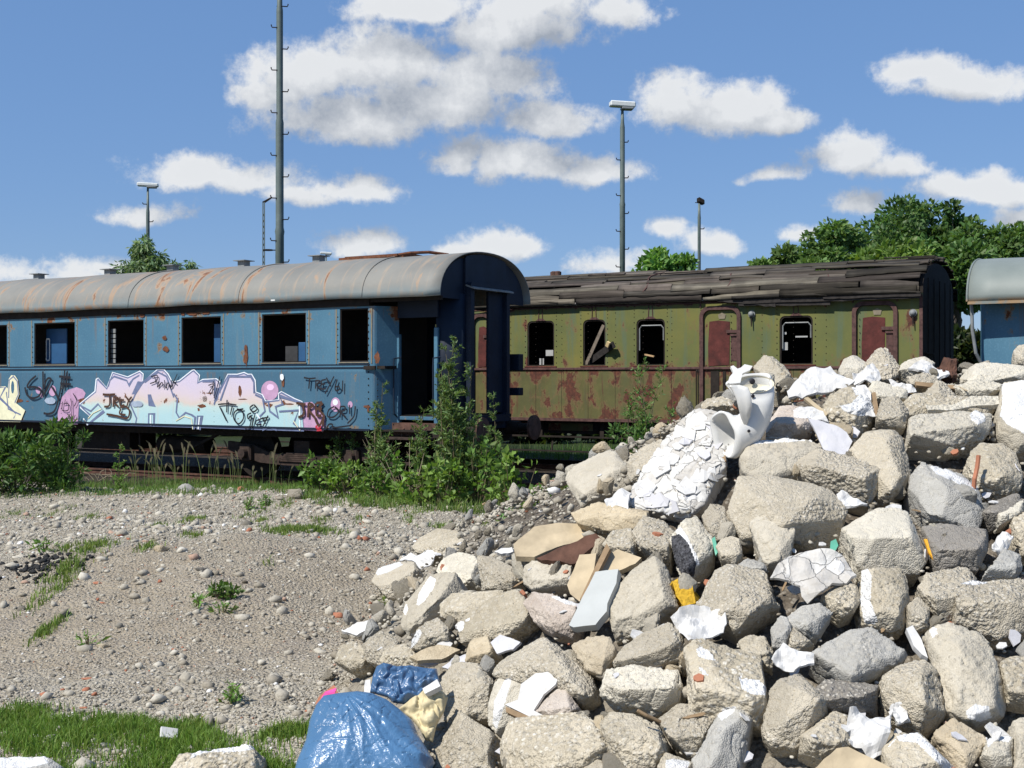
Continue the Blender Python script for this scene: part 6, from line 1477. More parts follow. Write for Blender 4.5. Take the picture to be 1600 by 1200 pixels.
rod("thin brown rod with a white end between the pitted block and the brown grey block", [P(996, 1110, D0), P(1010, 1118, D0), P(1032, 1128, D0+.02)], .007, 'wood')
# ---------------------------------------------------------------- the broken urinal
def urinal():
    c = (1175, 640); D = depth(1160, 690)-.05; C0 = P(c[0], c[1], D)
    root = empty('broken_urinal', P(1168, 705, D), 0, 'broken white ceramic urinal standing on the cracked plaster slab', 'urinal')
    base = P(1168, 705, D)
    Z = lambda x, y: (860+x/4.286, 540+y/4.286)
    # rings: (zoom x, zoom y, half width px, half depth factor, axis direction (screen right, up, away))
    rings = [((1152, 592), 150, .75, (.80, .10, .55)), ((1205, 600), 148, .8, (.95, .12, .3)), ((1262, 590), 132, .85, (.95, .32, .1)), ((1330, 548), 112, .9, (.72, .66, 0)),
             ((1378, 480), 98, .95, (.45, .88, -.05)), ((1394, 410), 100, .95, (.10, .98, -.15)), ((1378, 345), 122, .8, (-.15, .9, -.4)), ((1352, 285), 146, .62, (-.1, .72, -.66)), ((1345, 250), 152, .60, (-.05, .66, -.72))]
    bm = bmesh.new(); G = []; n = 40
    for i, ((zx, zy), r, k, ax) in enumerate(rings):
        p = Z(zx, zy); o = P(p[0], p[1], D)-base; rad = r/4.286/F*D
        a = Vector((ax[0], ax[2], ax[1])).normalized()
        s = a.cross(Vector((0, 1, 0))); s = (s-a*s.dot(a)).normalized(); t = a.cross(s).normalized()
        row = []
        for q in range(n):
            th = 2*math.pi*q/n; lip = 1
            if i == len(rings)-1: lip = 1+.10*math.cos(3*th+.6)+.05*math.cos(5*th)
            if i <= 1: lip = 1+.07*math.cos(2*th+1)+.05*math.sin(5*th)
            row.append(bm.verts.new(o+s*(rad*math.cos(th)*lip)+t*(rad*k*math.sin(th)*lip)))
        G.append(row)
    for A, B in zip(G, G[1:]):
        for q in range(n): bm.faces.new((A[q], A[(q+1) % n], B[(q+1) % n], B[q]))
    bmesh.ops.subdivide_edges(bm, edges=bm.edges[:], cuts=1, smooth=.6, use_grid_fill=True)
    bmesh.ops.recalc_face_normals(bm, faces=bm.faces); bmesh.ops.solidify(bm, geom=bm.faces[:], thickness=.014)
    body = bmobj('body', bm, M_['ceramic'], root, smooth=True)
    # basin inside the upper mouth and the splash lip curling down the near side
    p = Z(1362, 262); o = P(p[0], p[1], D-.01)-base; R_ = 128/4.286/F*D
    a = Vector((-.05, -.72, .66)).normalized(); s = a.cross(Vector((0, 1, 0))).normalized(); t = a.cross(s).normalized()
    bm = bmesh.new(); G = []
    for k in range(7):
        f = k/6; r = R_*(1-.9*f**1.6); dep = -.055*math.sin(f*math.pi/2)+.004
        G.append([bm.verts.new(o+a*dep+s*(r*1.06*math.cos(2*math.pi*q/32))+t*(r*.62*math.sin(2*math.pi*q/32))) for q in range(32)])
    for A, B in zip(G, G[1:]):
        for q in range(32): bm.faces.new((A[q], A[(q+1) % 32], B[(q+1) % 32], B[q]))
    bm.faces.new(G[-1]); bmobj('basin', bm, plain('stained_ceramic', (.62, .58, .46), .3, .12, 5), root, smooth=True)
    for zx, zy, r in ((1356, 338, 13), (1329, 572, 11), (1352, 240, 20)):
        p = Z(zx, zy); o = P(p[0], p[1], D)-base
        # seat the drain on the surface nearest the viewer
        me = body.data; best = None
        for v in me.vertices:
            w = v.co+base; q = proj(w); dd = math.hypot(q[0]-p[0], q[1]-p[1])
            if dd < 5 and (best is None or w.y < best.y): best = w
        off = (best.y if best else D)-.008
        o = P(p[0], p[1], off)-base; rr = r/4.286/F*D
        bm = bmesh.new(); bmesh.ops.create_uvsphere(bm, u_segments=14, v_segments=8, radius=rr, matrix=Matrix.Translation(o) @ Matrix.Scale(.35, 4, (0, 1, 0))); bmobj('drain_hole', bm, M_BLACK, root, smooth=True)
    pts = [Z(*q) for q in ((1190, 270), (1215, 300), (1245, 360), (1262, 420), (1275, 470), (1300, 520), (1318, 522), (1340, 470), (1352, 400), (1342, 320), (1325, 282), (1260, 264))]
    bm = bmesh.new(); vs = [bm.verts.new((q[0], q[1], 0)) for q in pts]; es = [bm.edges.new((vs[i], vs[(i+1) % len(vs)])) for i in range(len(vs))]
    bmesh.ops.triangle_fill(bm, edges=es, use_beauty=True); bmesh.ops.subdivide_edges(bm, edges=bm.edges[:], cuts=2, use_grid_fill=True)
    for v in bm.verts:
        x, y = v.co.x, v.co.y; f = (y-603)/60; g = (x-1150)/22
        v.co = P(x, y, D-.10-.03*math.sin(max(0, min(1, f))*3.1)-.02*g*g+.05*f)-base
    bmesh.ops.recalc_face_normals(bm, faces=bm.faces); bmesh.ops.solidify(bm, geom=bm.faces[:], thickness=.014); bmobj('splash_lip', bm, M_['ceramic'], root, smooth=True)
    # jagged left lug of the rim
    pts = [Z(*q) for q in ((1203, 152), (1222, 146), (1250, 168), (1272, 160), (1296, 138), (1350, 150), (1330, 178), (1282, 200), (1268, 262), (1200, 268), (1184, 262), (1196, 222), (1222, 192))]
    bm = bmesh.new(); vs = [bm.verts.new((q[0], q[1], 0)) for q in pts]; es = [bm.edges.new((vs[i], vs[(i+1) % len(vs)])) for i in range(len(vs))]
    bmesh.ops.triangle_fill(bm, edges=es, use_beauty=True); bmesh.ops.subdivide_edges(bm, edges=bm.edges[:], cuts=1)
    for v in bm.verts:
        x, y = v.co.x, v.co.y; v.co = P(x, y, D-.04-.002*(y-575))-base
    bmesh.ops.recalc_face_normals(bm, faces=bm.faces); bmesh.ops.solidify(bm, geom=bm.faces[:], thickness=.02); bmobj('broken_rim', bm, M_['ceramic'], root, smooth=False)
urinal()
# ---------------------------------------------------------------- bags, cloth and litter at the foot
def m_bag(name, col, scale=40):
    m = NT(name); o = m.obj()
    n = m.noise(3, o, 4); st = m.noise(1, m.map(o, (30, 30, 5)), 5, .6)
    c = m.ramp(n, (.3, [x*.8 for x in col]), (.7, [x*1.15 for x in col]))
    c = m.mix(m.math('MULTIPLY', m.step(.62, .75, m.noise(12, o, 6, .7)), .25), c, (.42, .42, .40))
    return m.out(c, .30, m.bump(m.math('ADD', m.noise(9, o, 5, .6, .8), m.math('MULTIPLY', m.noise(28, o, 3), .4)), .55, .02), .5)
M_BAG = m_bag('blue_plastic', (.066, .155, .285)); M_BAGD = m_bag('dusty_blue_plastic', (.055, .12, .23))
def cre_bag(x, y, e):
    a = math.atan2(y-1088, x-540); r = math.hypot(x-540, y-1088)
    q = a*13+1.6*mn.noise((x*.018, y*.018, 0)); f = 1-2*abs(math.sin(q)); f2 = 1-2*abs(math.sin(a*29+1.2*mn.noise((x*.03, y*.03, 5))))
    w = mn.noise((x*.022, y*.022, 4)); k = abs(mn.noise((x*.04+3, y*.04, 8)))
    f3 = 1-2*abs(math.sin(a*47)); return (.0042*f+.0018*f2)*min(1, r/45)*(.25+1.25*max(0, 1-abs(a-1.0)/.6))+.030*mn.noise((x*.012, y*.012, 4))-.007*max(0, .05-k)/.05
inflate("full blue plastic bag standing at the bottom centre of the picture", 'plastic_bag', 'bag', M_BAG, [(448,1260),(462,1196),(478,1158),(483,1130),(494,1104),(506,1090),(530,1086),(560,1083),(582,1086),(606,1096),(630,1114),(646,1128),(654,1150),(668,1172),(680,1192),(672,1206),(684,1230),(680,1260)], .15, cre_bag, d=5.35, res=70)
def cre_cr(x, y, e):
    q = Vector((x*.036, y*.036, 2)); q += Vector((mn.noise(q*1.7), mn.noise(q*1.7+Vector((5, 1, 0))), 0))*.5; return .07*(abs(mn.noise(q))-.25)+.030*(abs(mn.noise(q*2.1+Vector((3, 3, 3))))-.2)
inflate("crumpled blue plastic sheet above the full blue bag", 'crumpled_sheet', 'plastic sheet', M_BAGD, [(578,1082),(582,1058),(588,1042),(600,1037),(622,1042),(640,1040),(662,1044),(683,1046),(687,1066),(664,1078),(658,1092),(634,1101),(614,1098),(606,1090)], .05, cre_cr, d=5.62, res=40)
M_CLOTH = plain('yellowed_cloth', (.55, .47, .29), .9, .25, 7)
inflate("yellowish crumpled cloth right of the full blue bag", 'crumpled_cloth', 'cloth', M_CLOTH, [(622,1110),(640,1094),(664,1080),(690,1077),(700,1090),(694,1112),(682,1134),(676,1160),(664,1156),(656,1140),(644,1124)], .05, cre_cr, d=5.50, res=30)
sheet("white packet beside the crumpled blue sheet", 'plaster', [(660,1076),(683,1061),(688,1072),(664,1084)], .03, .0, .02, 'white_packet', 'packet', d=5.5, cuts=1)
sheet("white torn paper behind the crumpled blue sheet", 'plaster', [(570,1062),(578,1060),(580,1082),(569,1084)], .006, .01, .0, 'torn_paper', 'paper', d=5.8, cuts=1)
sheet("pink and red wrapper behind the full blue bag", plain('pink_wrapper', (.75, .08, .28), .4, .3, 30), [(500,1094),(508,1080),(526,1074),(522,1086),(508,1096)], .01, .01, .0, 'sweet_wrapper', 'wrapper', d=5.5, cuts=1)
sheet("broken brown flowerpot rim behind the full blue bag", 'brick', [(493,1098),(500,1086),(522,1070),(529,1084),(520,1088),(512,1084),(504,1096),(496,1106)], .02, .0, .0, 'pot_shard', 'shard', d=5.56, cuts=1)
# ---------------------------------------------------------------- small lumps and chips over the heap
rr = random.Random(21); tmpl = []
for k in range(6):
    bm = bmesh.new()
    for q in range(13):
        v = Vector((rr.gauss(0, 1), rr.gauss(0, 1), rr.gauss(0, 1))).normalized(); bm.verts.new(Vector((v.x*1.2, v.y*.9, v.z*.7))*rr.uniform(.85, 1.1))
    bmesh.ops.convex_hull(bm, input=bm.verts[:]); bmesh.ops.delete(bm, geom=[v for v in bm.verts if not v.link_faces], context='VERTS')
    bmesh.ops.bevel(bm, geom=bm.edges[:], offset=.07, segments=2, affect='EDGES')
    bmesh.ops.triangulate(bm, faces=bm.faces)
    for _ in range(3): bmesh.ops.subdivide_edges(bm, edges=[e for e in bm.edges if e.calc_length() > .16], cuts=1); bmesh.ops.triangulate(bm, faces=bm.faces)
    for q in bm.verts: q.co += q.co.normalized()*(.05*mn.noise(q.co*2.2+Vector((k*5, 0, 0)))+.035*mn.noise(q.co*7)+.02*mn.noise(q.co*16))
    bmesh.ops.recalc_face_normals(bm, faces=bm.faces)
    me = bpy.data.meshes.new('rubble_lump'); bm.to_mesh(me); bm.free(); me.polygons.foreach_set('use_smooth', [True]*len(me.polygons)); tmpl.append(me)
mats_l = ['rough_concrete', 'pale_concrete', 'grey_concrete', 'cast_concrete', 'rough_concrete', 'tan_stone']
for me, k in zip(tmpl, mats_l): me.materials.append(M_[k])
cnt = 0
while cnt < 292:
    x = rr.uniform(-1.5, 4.6); y = rr.uniform(4.2, 11.5); h = pile(x, y)
    if h < float(gz(x, y))+(.30 if y > 9.5 else .04): continue
    q = proj((x, y, h))
    if not (470 < q[0] < 1640 and 530 < q[1] < 1240): continue
    r = rr.uniform(.026, .08)*(1 if rr.random() < .7 else 1.4)
    o = bpy.data.objects.new('rubble_lump', rr.choice(tmpl)); COL.objects.link(o)
    o.location = (x, y, h-.03+rr.uniform(-.05, .03)); o.scale = (r,)*3; o.rotation_euler = (rr.uniform(0, 6), rr.uniform(0, 6), rr.uniform(0, 6))
    tag(o, 'fist sized lump of concrete wedged between the bigger pieces of the heap', 'rubble', 'small lumps between the chunks of the rubble heap'); cnt += 1
# grit over the heap
rs = np.random.RandomState(9); A = []
while len(A) < 9000:
    x = rs.uniform(-1.7, 4.8); y = rs.uniform(4, 12.5); h = pile(x, y)
    if h > float(gz(x, y))-.05: A.append((x, y, h-.10+rs.uniform(0, .05)))
A = np.array(A); sz = np.clip(.009*(1+rs.pareto(2.2, len(A))*.8), .006, .04)
tag(link('rubble_grit', (lambda o: o.data)(stones('tmp', A, sz, stone_cols(len(A), rs), M_STONE, seed=12)), None), kind='stuff', label='grit and crumbs lying between the chunks of the heap', cat='grit')
bpy.data.objects.remove(bpy.data.objects['tmp'])
finish_chunks()
# loose flakes lying on the cracked slab and the plaster shell; each follows the surface under it
from mathutils.bvhtree import BVHTree
def flakes(o, n, seed, rpx, mats):
    rr = random.Random(seed); me = o.data; bv = BVHTree.FromPolygons([v.co+o.location for v in me.vertices], [p.vertices[:] for p in me.polygons])
    q = [proj(v.co+o.location) for v in list(me.vertices)[::7]]; k = 0; t = 0; E = Vector((0, 0, EYE))
    while k < n and t < 400:
        t += 1; c = rr.choice(q); r = rr.uniform(*rpx); m = rr.randint(5, 7); a0 = rr.uniform(0, 6); pts = []
        for i in range(m):
            a = a0+6.283*i/m+rr.uniform(-.25, .25); rr_ = r*rr.uniform(.65, 1.25); d = Vector(((c[0]+rr_*math.cos(a)-CX)/F, 1, (HY-c[1]-rr_*.8*math.sin(a))/F)).normalized()
            h = bv.ray_cast(E, d)
            if h[0] is None or h[1].dot(d) > -.15: break
            pts.append(h[0]+h[1]*rr.uniform(.004, .016))
        if len(pts) < m or max((a-b).length for a in pts for b in pts) > r*4/F*pts[0].y: continue
        bm = bmesh.new(); vs = [bm.verts.new(p-o.location) for p in pts]; bm.faces.new(vs); bmesh.ops.triangulate(bm, faces=bm.faces)
        bmesh.ops.recalc_face_normals(bm, faces=bm.faces); bmesh.ops.solidify(bm, geom=bm.faces[:], thickness=.006)
        bmobj('plaster_flake', bm, M_[rr.choice(mats)], o); k += 1
for o in bpy.data.objects:
    if o.name.startswith('plastered_slab'): flakes(o, 34, 3, (9, 19), ('plaster', 'mosaic', 'plaster', 'shade_board'))
# chips of plaster and bits of wood strewn over the heap
rr = random.Random(33); tm = []
for k, (nm, mt) in enumerate((('plaster_chip', 'plaster'), ('plaster_chip', 'plaster'), ('plaster_chip', 'shade_board'), ('wood_bit', 'wood'), ('wood_bit', 'tanboard'), ('brick_bit', 'brick'))):
    bm = bmesh.new(); m = 6; L = 1 if nm != 'wood_bit' else 2.6
    vs = [bm.verts.new((L*math.cos(6.283*i/m)*rr.uniform(.6, 1.2), (.8 if L == 1 else .28)*math.sin(6.283*i/m)*rr.uniform(.7, 1.2), rr.uniform(-.12, .12))) for i in range(m)]
    bm.faces.new(vs); bmesh.ops.triangulate(bm, faces=bm.faces); bmesh.ops.solidify(bm, geom=bm.faces[:], thickness=.16 if nm != 'brick_bit' else .6)
    me = bpy.data.meshes.new(nm); bm.to_mesh(me); bm.free(); me.materials.append(M_[mt]); tm.append((nm, me))
INFO = {'plaster_chip': ('small white chip of plaster caught among the rubble', 'plaster', 'white plaster chips strewn over the heap'), 'wood_bit': ('short splinter of wood caught among the rubble', 'wood', 'wood splinters strewn over the heap'), 'brick_bit': ('small reddish crumb of brick caught among the rubble', 'brick', 'brick crumbs strewn over the heap')}
cnt = 0; SURF = []
for o, size, rough, C0, out in CH:
    me = o.data
    for v in list(me.vertices)[::41]:
        if v.normal.z > .35: SURF.append((v.co+o.location, v.normal.copy()))
while cnt < 190:
    p, nr = rr.choice(SURF); q = proj(p)
    if not (480 < q[0] < 1610 and 540 < q[1] < 1210): continue
    nm, me = rr.choice(tm if cnt % 3 else tm[:3]); o = bpy.data.objects.new(nm, me); COL.objects.link(o); r = rr.uniform(.012, .034)*(1.9 if nm == 'plaster_chip' and cnt % 2 else 1)
    if cnt % 4: # most lie in the gaps, on the core of the heap
        h = pile(p.x+.1, p.y-.1)-.05; p = Vector((p.x+.1, p.y-.1, h)); nr = Vector((-.1, -.5, .8)).normalized()
    o.location = p+nr*r*.15; o.scale = (r,)*3; o.rotation_euler = (nr.to_track_quat('Z', 'Y') @ Vector((0, 0, 1)).rotation_difference(Vector((rr.uniform(-.4, .4), rr.uniform(-.4, .4), 1)))).to_euler(); o.rotation_euler.rotate_axis('Z', rr.uniform(0, 6))
    lab, cat, grp = INFO[nm]; tag(o, lab, cat, grp); cnt += 1
# the heap goes on to the right, outside the photograph
src = [o for o, *_ in CH if o.name.startswith('concrete_chunk')][20:80]; rr = random.Random(8); spots = []; k = 0
while len(spots) < 46 and k < 4000:
    k += 1; x = rr.uniform(2.0, 5.6); y = rr.uniform(4.0, 9.0)
    if (x-.16)/y*F+CX < 1660 or any((x-a)**2+(y-b)**2 < .15 for a, b in spots): continue
    spots.append((x, y)); o = rr.choice(src).copy(); COL.objects.link(o); o.location = (x, y, pile(x, y)-.02); o.rotation_euler = (rr.uniform(-.3, .3), rr.uniform(-.3, .3), rr.uniform(-.5, .5))
    tag(o, 'concrete chunk of the heap beyond the right edge of the picture', 'rubble', 'chunks of the heap beyond the right edge')
# ---------------------------------------------------------------- odd stones and scraps on the gravel
def ground_stone(label, px, py, w, mat, flat=.5, name='loose_stone', cat='stone', rot=0):
    g = ground_hit(px, py); r = w/F*g.y/2
    o = bpy.data.objects.new(name, tmpl[int(px) % 6].copy()); COL.objects.link(o); o.data.materials.clear(); o.data.materials.append(M_[mat] if isinstance(mat, str) else mat)
    o.location = g+Vector((0, 0, r*flat*.3)); o.scale = (r, r*.8, r*flat*1.3); o.rotation_euler = (.1, .15, rot); return tag(o, label, cat)
ground_stone('tan flat stone in the middle of the gravel', 252, 861, 30, 'tan_stone', .5)
ground_stone('grey stone at the grass edge below the coach', 291, 766, 24, 'grey_concrete', .8)
ground_stone('black flat shard lying on the brown earth', 318, 891, 32, 'dark_and_shaded_concrete', .2, 'black_shard', 'shard', .3)
ground_stone('broken red brick near the left foot of the heap', 529, 965, 22, 'brick', .7, 'brick_piece', 'brick')
ground_stone('pale stone on the gravel crest left of the weeds', 463, 778, 34, 'rough_concrete', .8)
ground_stone('brown flat stone left of the brown earth patch', 162, 1012, 26, 'tan_stone', .4)
ground_stone('grey stone on the gravel by the left shrub', 97, 788, 16, 'pale_concrete', .7)
ground_stone('orange brick chip left of the brown earth', 153, 912, 15, 'brick', .35, 'brick_chip', 'brick')
ground_stone('orange brick chip below the other two chips', 160, 942, 12, 'brick', .4, 'brick_chip', 'brick')
ground_stone('pink brick chip near the grass in the foreground', 137, 1062, 20, 'brick', .35, 'brick_chip', 'brick')
ground_stone('reddish brick chip at the edge of the foreground grass', 131, 1107, 14, 'brick', .4, 'brick_chip', 'brick')
ground_stone('brick chip high on the gravel by the small tufts', 188, 837, 16, 'brick', .4, 'brick_chip', 'brick')
ground_stone('pale stone on the gravel above the foreground lump', 262, 1110, 22, 'pale_concrete', .7)
ground_stone('pinkish brick bit on the gravel right of the tufts', 576, 808, 10, 'brick', .5, 'brick_chip', 'brick')
g = ground_hit(264, 1162); bm = bmesh.new(); box(bm, (-.042, -.03, -.008), (.042, .03, .008), .003)
o = bmobj('white_card', bm, M_['plaster']); o.location = g+Vector((0, 0, .05)); o.rotation_euler = (.7, .25, .4); tag(o, 'white folded card lying in the foreground grass', 'card')
g = ground_hit(350, 1174); 
# ================================================================ plants
def m_leaf(name, rough=.5, trans=.35):
    m = NT(name); c = m.attr('tint').outputs['Color']
    m.out(c, rough, None, .35)
    tr = m.n('ShaderNodeBsdfTranslucent'); m.put(tr.inputs[0], m.mix(1, c, (1.25, 1.3, .55), 'MULTIPLY'))
    mx = m.n('ShaderNodeMixShader'); mx.inputs[0].default_value = trans
    m.t.links.new(m.bs.outputs[0], mx.inputs[1]); m.t.links.new(tr.outputs[0], mx.inputs[2])
    o = [n for n in m.t.nodes if n.type == 'OUTPUT_MATERIAL'][0]; m.t.links.new(mx.outputs[0], o.inputs[0]); return m.m
M_LEAF = m_leaf('leaf'); M_GRASS = m_leaf('grass_blade', .6, .3)
M_STEM = plain('plant_stem', (.12, .10, .055), .8, .3, 20); M_BARK = plain('bark', (.09, .075, .06), .9, .35, 6)
M_DRY = plain('dry_stem', (.30, .25, .17), .85, .3, 20)
def unit(a): return a/np.maximum(np.linalg.norm(a, axis=1, keepdims=True), 1e-6)
def leaf_mesh(name, pos, d, L, ratio, col, mat, parent=None, rs=None, fold=.25, loc=None):
    """kite-shaped folded leaves: pos base, d direction, L length"""
    n = len(pos); d = unit(d); r = unit(rs.normal(size=(n, 3))); s = unit(np.cross(d, r)); u = np.cross(s, d)
    L = np.asarray(L)[:, None]; w = L*ratio
    A = pos; B = pos+d*L*.45+s*w/2+u*w*fold; T = pos+d*L; C = pos+d*L*.45-s*w/2+u*w*fold; M2 = pos+d*L*.5
    V = np.stack([A, B, T, C], 1).reshape(-1, 3); q = np.arange(n)[:, None]*4
    Fc = np.concatenate([q+np.array([[0, 1, 2]]), q+np.array([[0, 2, 3]])], 0)
    return link(name, npmesh(name, V, Fc, np.repeat(col, 4, 0)), mat, parent, loc)
def tint(n, base, rs, var=.35, yel=.25):
    base = np.array(base)*1.45; k = rs.uniform(1-var, 1+var, n)[:, None]; y = (rs.rand(n)**2*yel)[:, None]
    c = np.array(base)[None]*k; return np.clip(c*(1-y)+y*np.array((.22, .22, .05)), 0, 1)
def stems_bm(paths, r0, r1, n=5):
    bm = bmesh.new()
    for p in paths: tube(bm, p, list(np.linspace(r0, r1, len(p))), n, False)
    return bm
def weed(label, name, cat, px, py, top, spread, nst, leafL, dens, base, seed, group=None, lean=.25, ratio=.32, bare=.12, dry=False, Y=None, taper=True, mat=None):
    """upright stems clothed in leaves; the root stands on the ground at the pixel's ground point"""
    rs = np.random.RandomState(seed)
    g = ground_hit(px, py) if Y is None else Vector(((px-CX)/F*Y, Y, float(gz((px-CX)/F*Y, Y))))
    H = (HY-top)/F*g.y+EYE-g.z
    W = spread/F*g.y
    root = empty(name, g, 0, label, cat, group); paths = []; twg = []; P_, D_, L_ = [], [], []
    for k in range(nst):
        h = H*(1 if k == 0 else rs.uniform(.45, .95)); a = rs.rand()*6.283; rad = W*math.sqrt(rs.rand()) if k else 0
        b = np.array((rad*.45*math.cos(a), rad*.35*math.sin(a), -.05)); e = np.array((rad*math.cos(a)*(1+lean), rad*.7*math.sin(a), h))
        bend = rs.normal(0, .06*h, 3); pts = [b+(e-b)*t+bend*math.sin(t*3.1)*np.array((1, 1, .1)) for t in np.linspace(0, 1, 9)]
        paths.append(pts); pts = np.array(pts)
        nb = max(5, int(h*15)); tb = bare+(1-bare)*np.sort(rs.rand(nb)); ab = rs.rand(nb)*6.283; lb = (.05+.20*(1-tb)*rs.uniform(.3, 1.2, nb))*min(1.5, .5+.5*h)
        m = int(dens*1.25*h*(1 if not dry else .2)); k2 = rs.randint(0, nb, m); t = tb[k2]; i = np.minimum((t*8).astype(int), 7); f = (t*8-i)[:, None]
        q = pts[i]*(1-f)+pts[i+1]*f; bd = np.c_[np.cos(ab), np.sin(ab), np.full(nb, .75)]
        sg = rs.rand(m)[:, None]*lb[k2][:, None]; P_.append(q+bd[k2]*sg)
        for j in range(nb):
            if lb[j] > .08: i2 = min(int(tb[j]*8), 7); f2 = tb[j]*8-i2; q2 = pts[i2]*(1-f2)+pts[i2+1]*f2; twg.append([q2, q2+bd[j]*lb[j]])
        D_.append(bd[k2]*.6+rs.normal(0, .6, (m, 3))); L_.append(1.2*leafL*rs.uniform(.4, 1.25, m)*(1.1-.5*t if taper else 1))
    bms = stems_bm(paths, .008+.002*H, .003)
    for w in twg: tube(bms, w, [.003, .0015], 3, False)
    bmobj('stems', bms, mat or (M_DRY if dry else M_STEM), root)
    if P_:
        P_ = np.concatenate(P_); D_ = np.concatenate(D_); L_ = np.concatenate(L_)
        leaf_mesh('leaves', P_, D_, L_, ratio, tint(len(P_), np.array(base)*(1.35 if not dry else 1), rs, .45, .5), M_LEAF, root, rs)
    return root
def bush(label, name, cat, px, py, top, half, leafL, n, base, seed, ratio=.5, Y=None, depthk=.7, group=None, spiky=0):
    rs = np.random.RandomState(seed)
    g = ground_hit(px, py) if Y is None else Vector(((px-CX)/F*Y, Y, float(gz((px-CX)/F*Y, Y))))
    H = (HY-top)/F*g.y+EYE-g.z; W = half/F*g.y
    root = empty(name, g, 0, label, cat, group); paths = []
    nb = 26; C = np.c_[rs.uniform(-1, 1, nb)*W*.8, rs.uniform(-1, 1, nb)*W*depthk*.7, rs.uniform(.12, .85, nb)*H]
    C[:, 2] *= np.sqrt(np.clip(1.05-(C[:, 0]/W)**2*.7, .2, 1)); R_ = rs.uniform(.18, .34, nb)*min(H, W)
    for c in C: paths.append([np.array((c[0]*.2, c[1]*.2, -.03)), np.array((c[0]*.7, c[1]*.7, c[2]*.55)), c])
    if spiky: R_ = R_*rs.uniform(.4, .95, nb); C[:, 2] *= rs.uniform(.6, 1.3, nb)
    k = rs.randint(0, nb, n); v = unit(rs.normal(size=(n, 3))); r = rs.rand(n)**.45
    P_ = C[k]+v*(r*R_[k])[:, None]; P_[:, 2] = np.maximum(P_[:, 2], .02)
    D_ = v+np.array((0, -.2, .35))+rs.normal(0, .5, (n, 3))
    bmobj('stems', stems_bm(paths, .010, .003), M_STEM, root)
    leaf_mesh('leaves', P_, D_, leafL*rs.uniform(.5, 1.3, n), ratio, tint(n, base, rs), M_LEAF, root, rs)
    return root
bush('dense dark green leafy shrub at the left edge before the blue coach', 'leafy_shrub', 'shrub', 25, 768, 640, 95, .14, 3600, (.052, .108, .028), 1, .36, spiky=1)
bush('lower part of green shrub reaching right beside the leafy shrub', 'low_shrub', 'shrub', 100, 768, 672, 44, .11, 1200, (.058, .118, .030), 2, .36, spiky=1)
weed('tallest mugwort with white topped stems before the door of the blue coach', 'tall_weed', 'weed', 712, 785, 528, 26, 7, .085, 330, (.055, .095, .032), 3)
weed('slim tall weed standing right of the tallest mugwort before the gangway', 'tall_weed', 'weed', 770, 783, 618, 12, 4, .075, 300, (.060, .105, .033), 4)
weed('slim weed rising before the rounded corner of the blue coach', 'tall_weed', 'weed', 598, 775, 598, 14, 4, .07, 300, (.065, .11, .036), 5)
weed('short bushy weed under the letters at the end of the blue coach', 'tall_weed', 'weed', 524, 765, 640, 14, 4, .07, 300, (.060, .115, .035), 6)
weed('weed with two tips between the bushy weed and the corner of the coach', 'tall_weed', 'weed', 556, 766, 652, 16, 5, .07, 280, (.065, .12, .035), 7)
weed('weed in front of the entrance steps of the blue coach', 'tall_weed', 'weed', 664, 780, 640, 16, 5, .07, 260, (.06, .105, .033), 8)
weed('weed leaning left of the near buffer', 'tall_weed', 'weed', 742, 785, 640, 14, 5, .075, 260, (.055, .10, .03), 9)
weed('dry brown stalks before the entrance steps', 'dry_stalks', 'weed', 585, 772, 672, 44, 16, .05, 60, (.20, .17, .09), 10, dry=True, lean=.9)
weed('dry twigs tangled left of the tall mugwort', 'dry_stalks', 'weed', 640, 778, 690, 40, 12, .05, 60, (.20, .17, .09), 11, dry=True, lean=.9)
BR = [(500, 772, 712, 34, 'bramble clump at the left end of the overgrown strip'), (545, 778, 722, 36, 'light green bramble under the bushy weed'), (600, 784, 735, 42, 'low bramble beneath the rounded coach corner'),
      (655, 788, 742, 36, 'bramble clump before the entrance steps'), (745, 790, 708, 44, 'bright bramble right of the tallest mugwort'), (800, 792, 722, 44, 'bramble arching over the rails right of the weeds'), (850, 800, 752, 34, 'small bramble next to the heap'), (690, 790, 726, 32, 'bramble at the foot of the tallest mugwort')]
for i, (px, py, top, half, lab) in enumerate(BR):
    bush(lab, 'bramble', 'bramble', px, py, top-10*(i % 3), half*1.05, .10, 320, (.105, .180, .034) if i % 2 else (.080, .150, .032), 20+i, .62, group='brambles along the track', spiky=1)
weed('green bush with thin upright shoots between the heap and the green coach', 'shooting_bush', 'bush', 1008, 720, 560, 46, 11, .075, 190, (.062, .125, .034), 31, Y=19.5, bare=.25)
bush('leafy base of the bush behind the heap', 'leafy_bush', 'bush', 1000, 720, 636, 58, .085, 2600, (.055, .115, .030), 32, .45, Y=19.3)
weed('young shoot with broad leaves standing on the gravel by the heap', 'young_shoot', 'plant', 793, 852, 800, 4, 2, .10, 90, (.07, .15, .04), 33, ratio=.55)
bush('small creeping plant with dark leaves on the brown earth', 'creeping_plant', 'plant', 352, 935, 914, 24, .055, 130, (.05, .10, .02), 34, .55)
for i, (px, py, top, lab) in enumerate(((362, 1098, 1072, 'little green seedling above the foreground grass'), (138, 1008, 994, 'tiny seedling beside the brown flat stone'), (308, 948, 932, 'tiny weed left below the creeping plant'), (190, 768, 690, 'thin upright weed before the dark underframe left of centre'), (415, 800, 770, 'small weed on the gravel near the crest'), (70, 862, 840, 'thin seedling above the charred scrap'), (350, 958, 944, 'small weed just under the creeping plant'), (390, 796, 774, 'small leafy weed left of the one near the crest'))):
    weed(lab, 'small_weed', 'weed', px, py, top, 5, 3, .05, 300, (.07, .14, .03), 40+i, bare=.0)
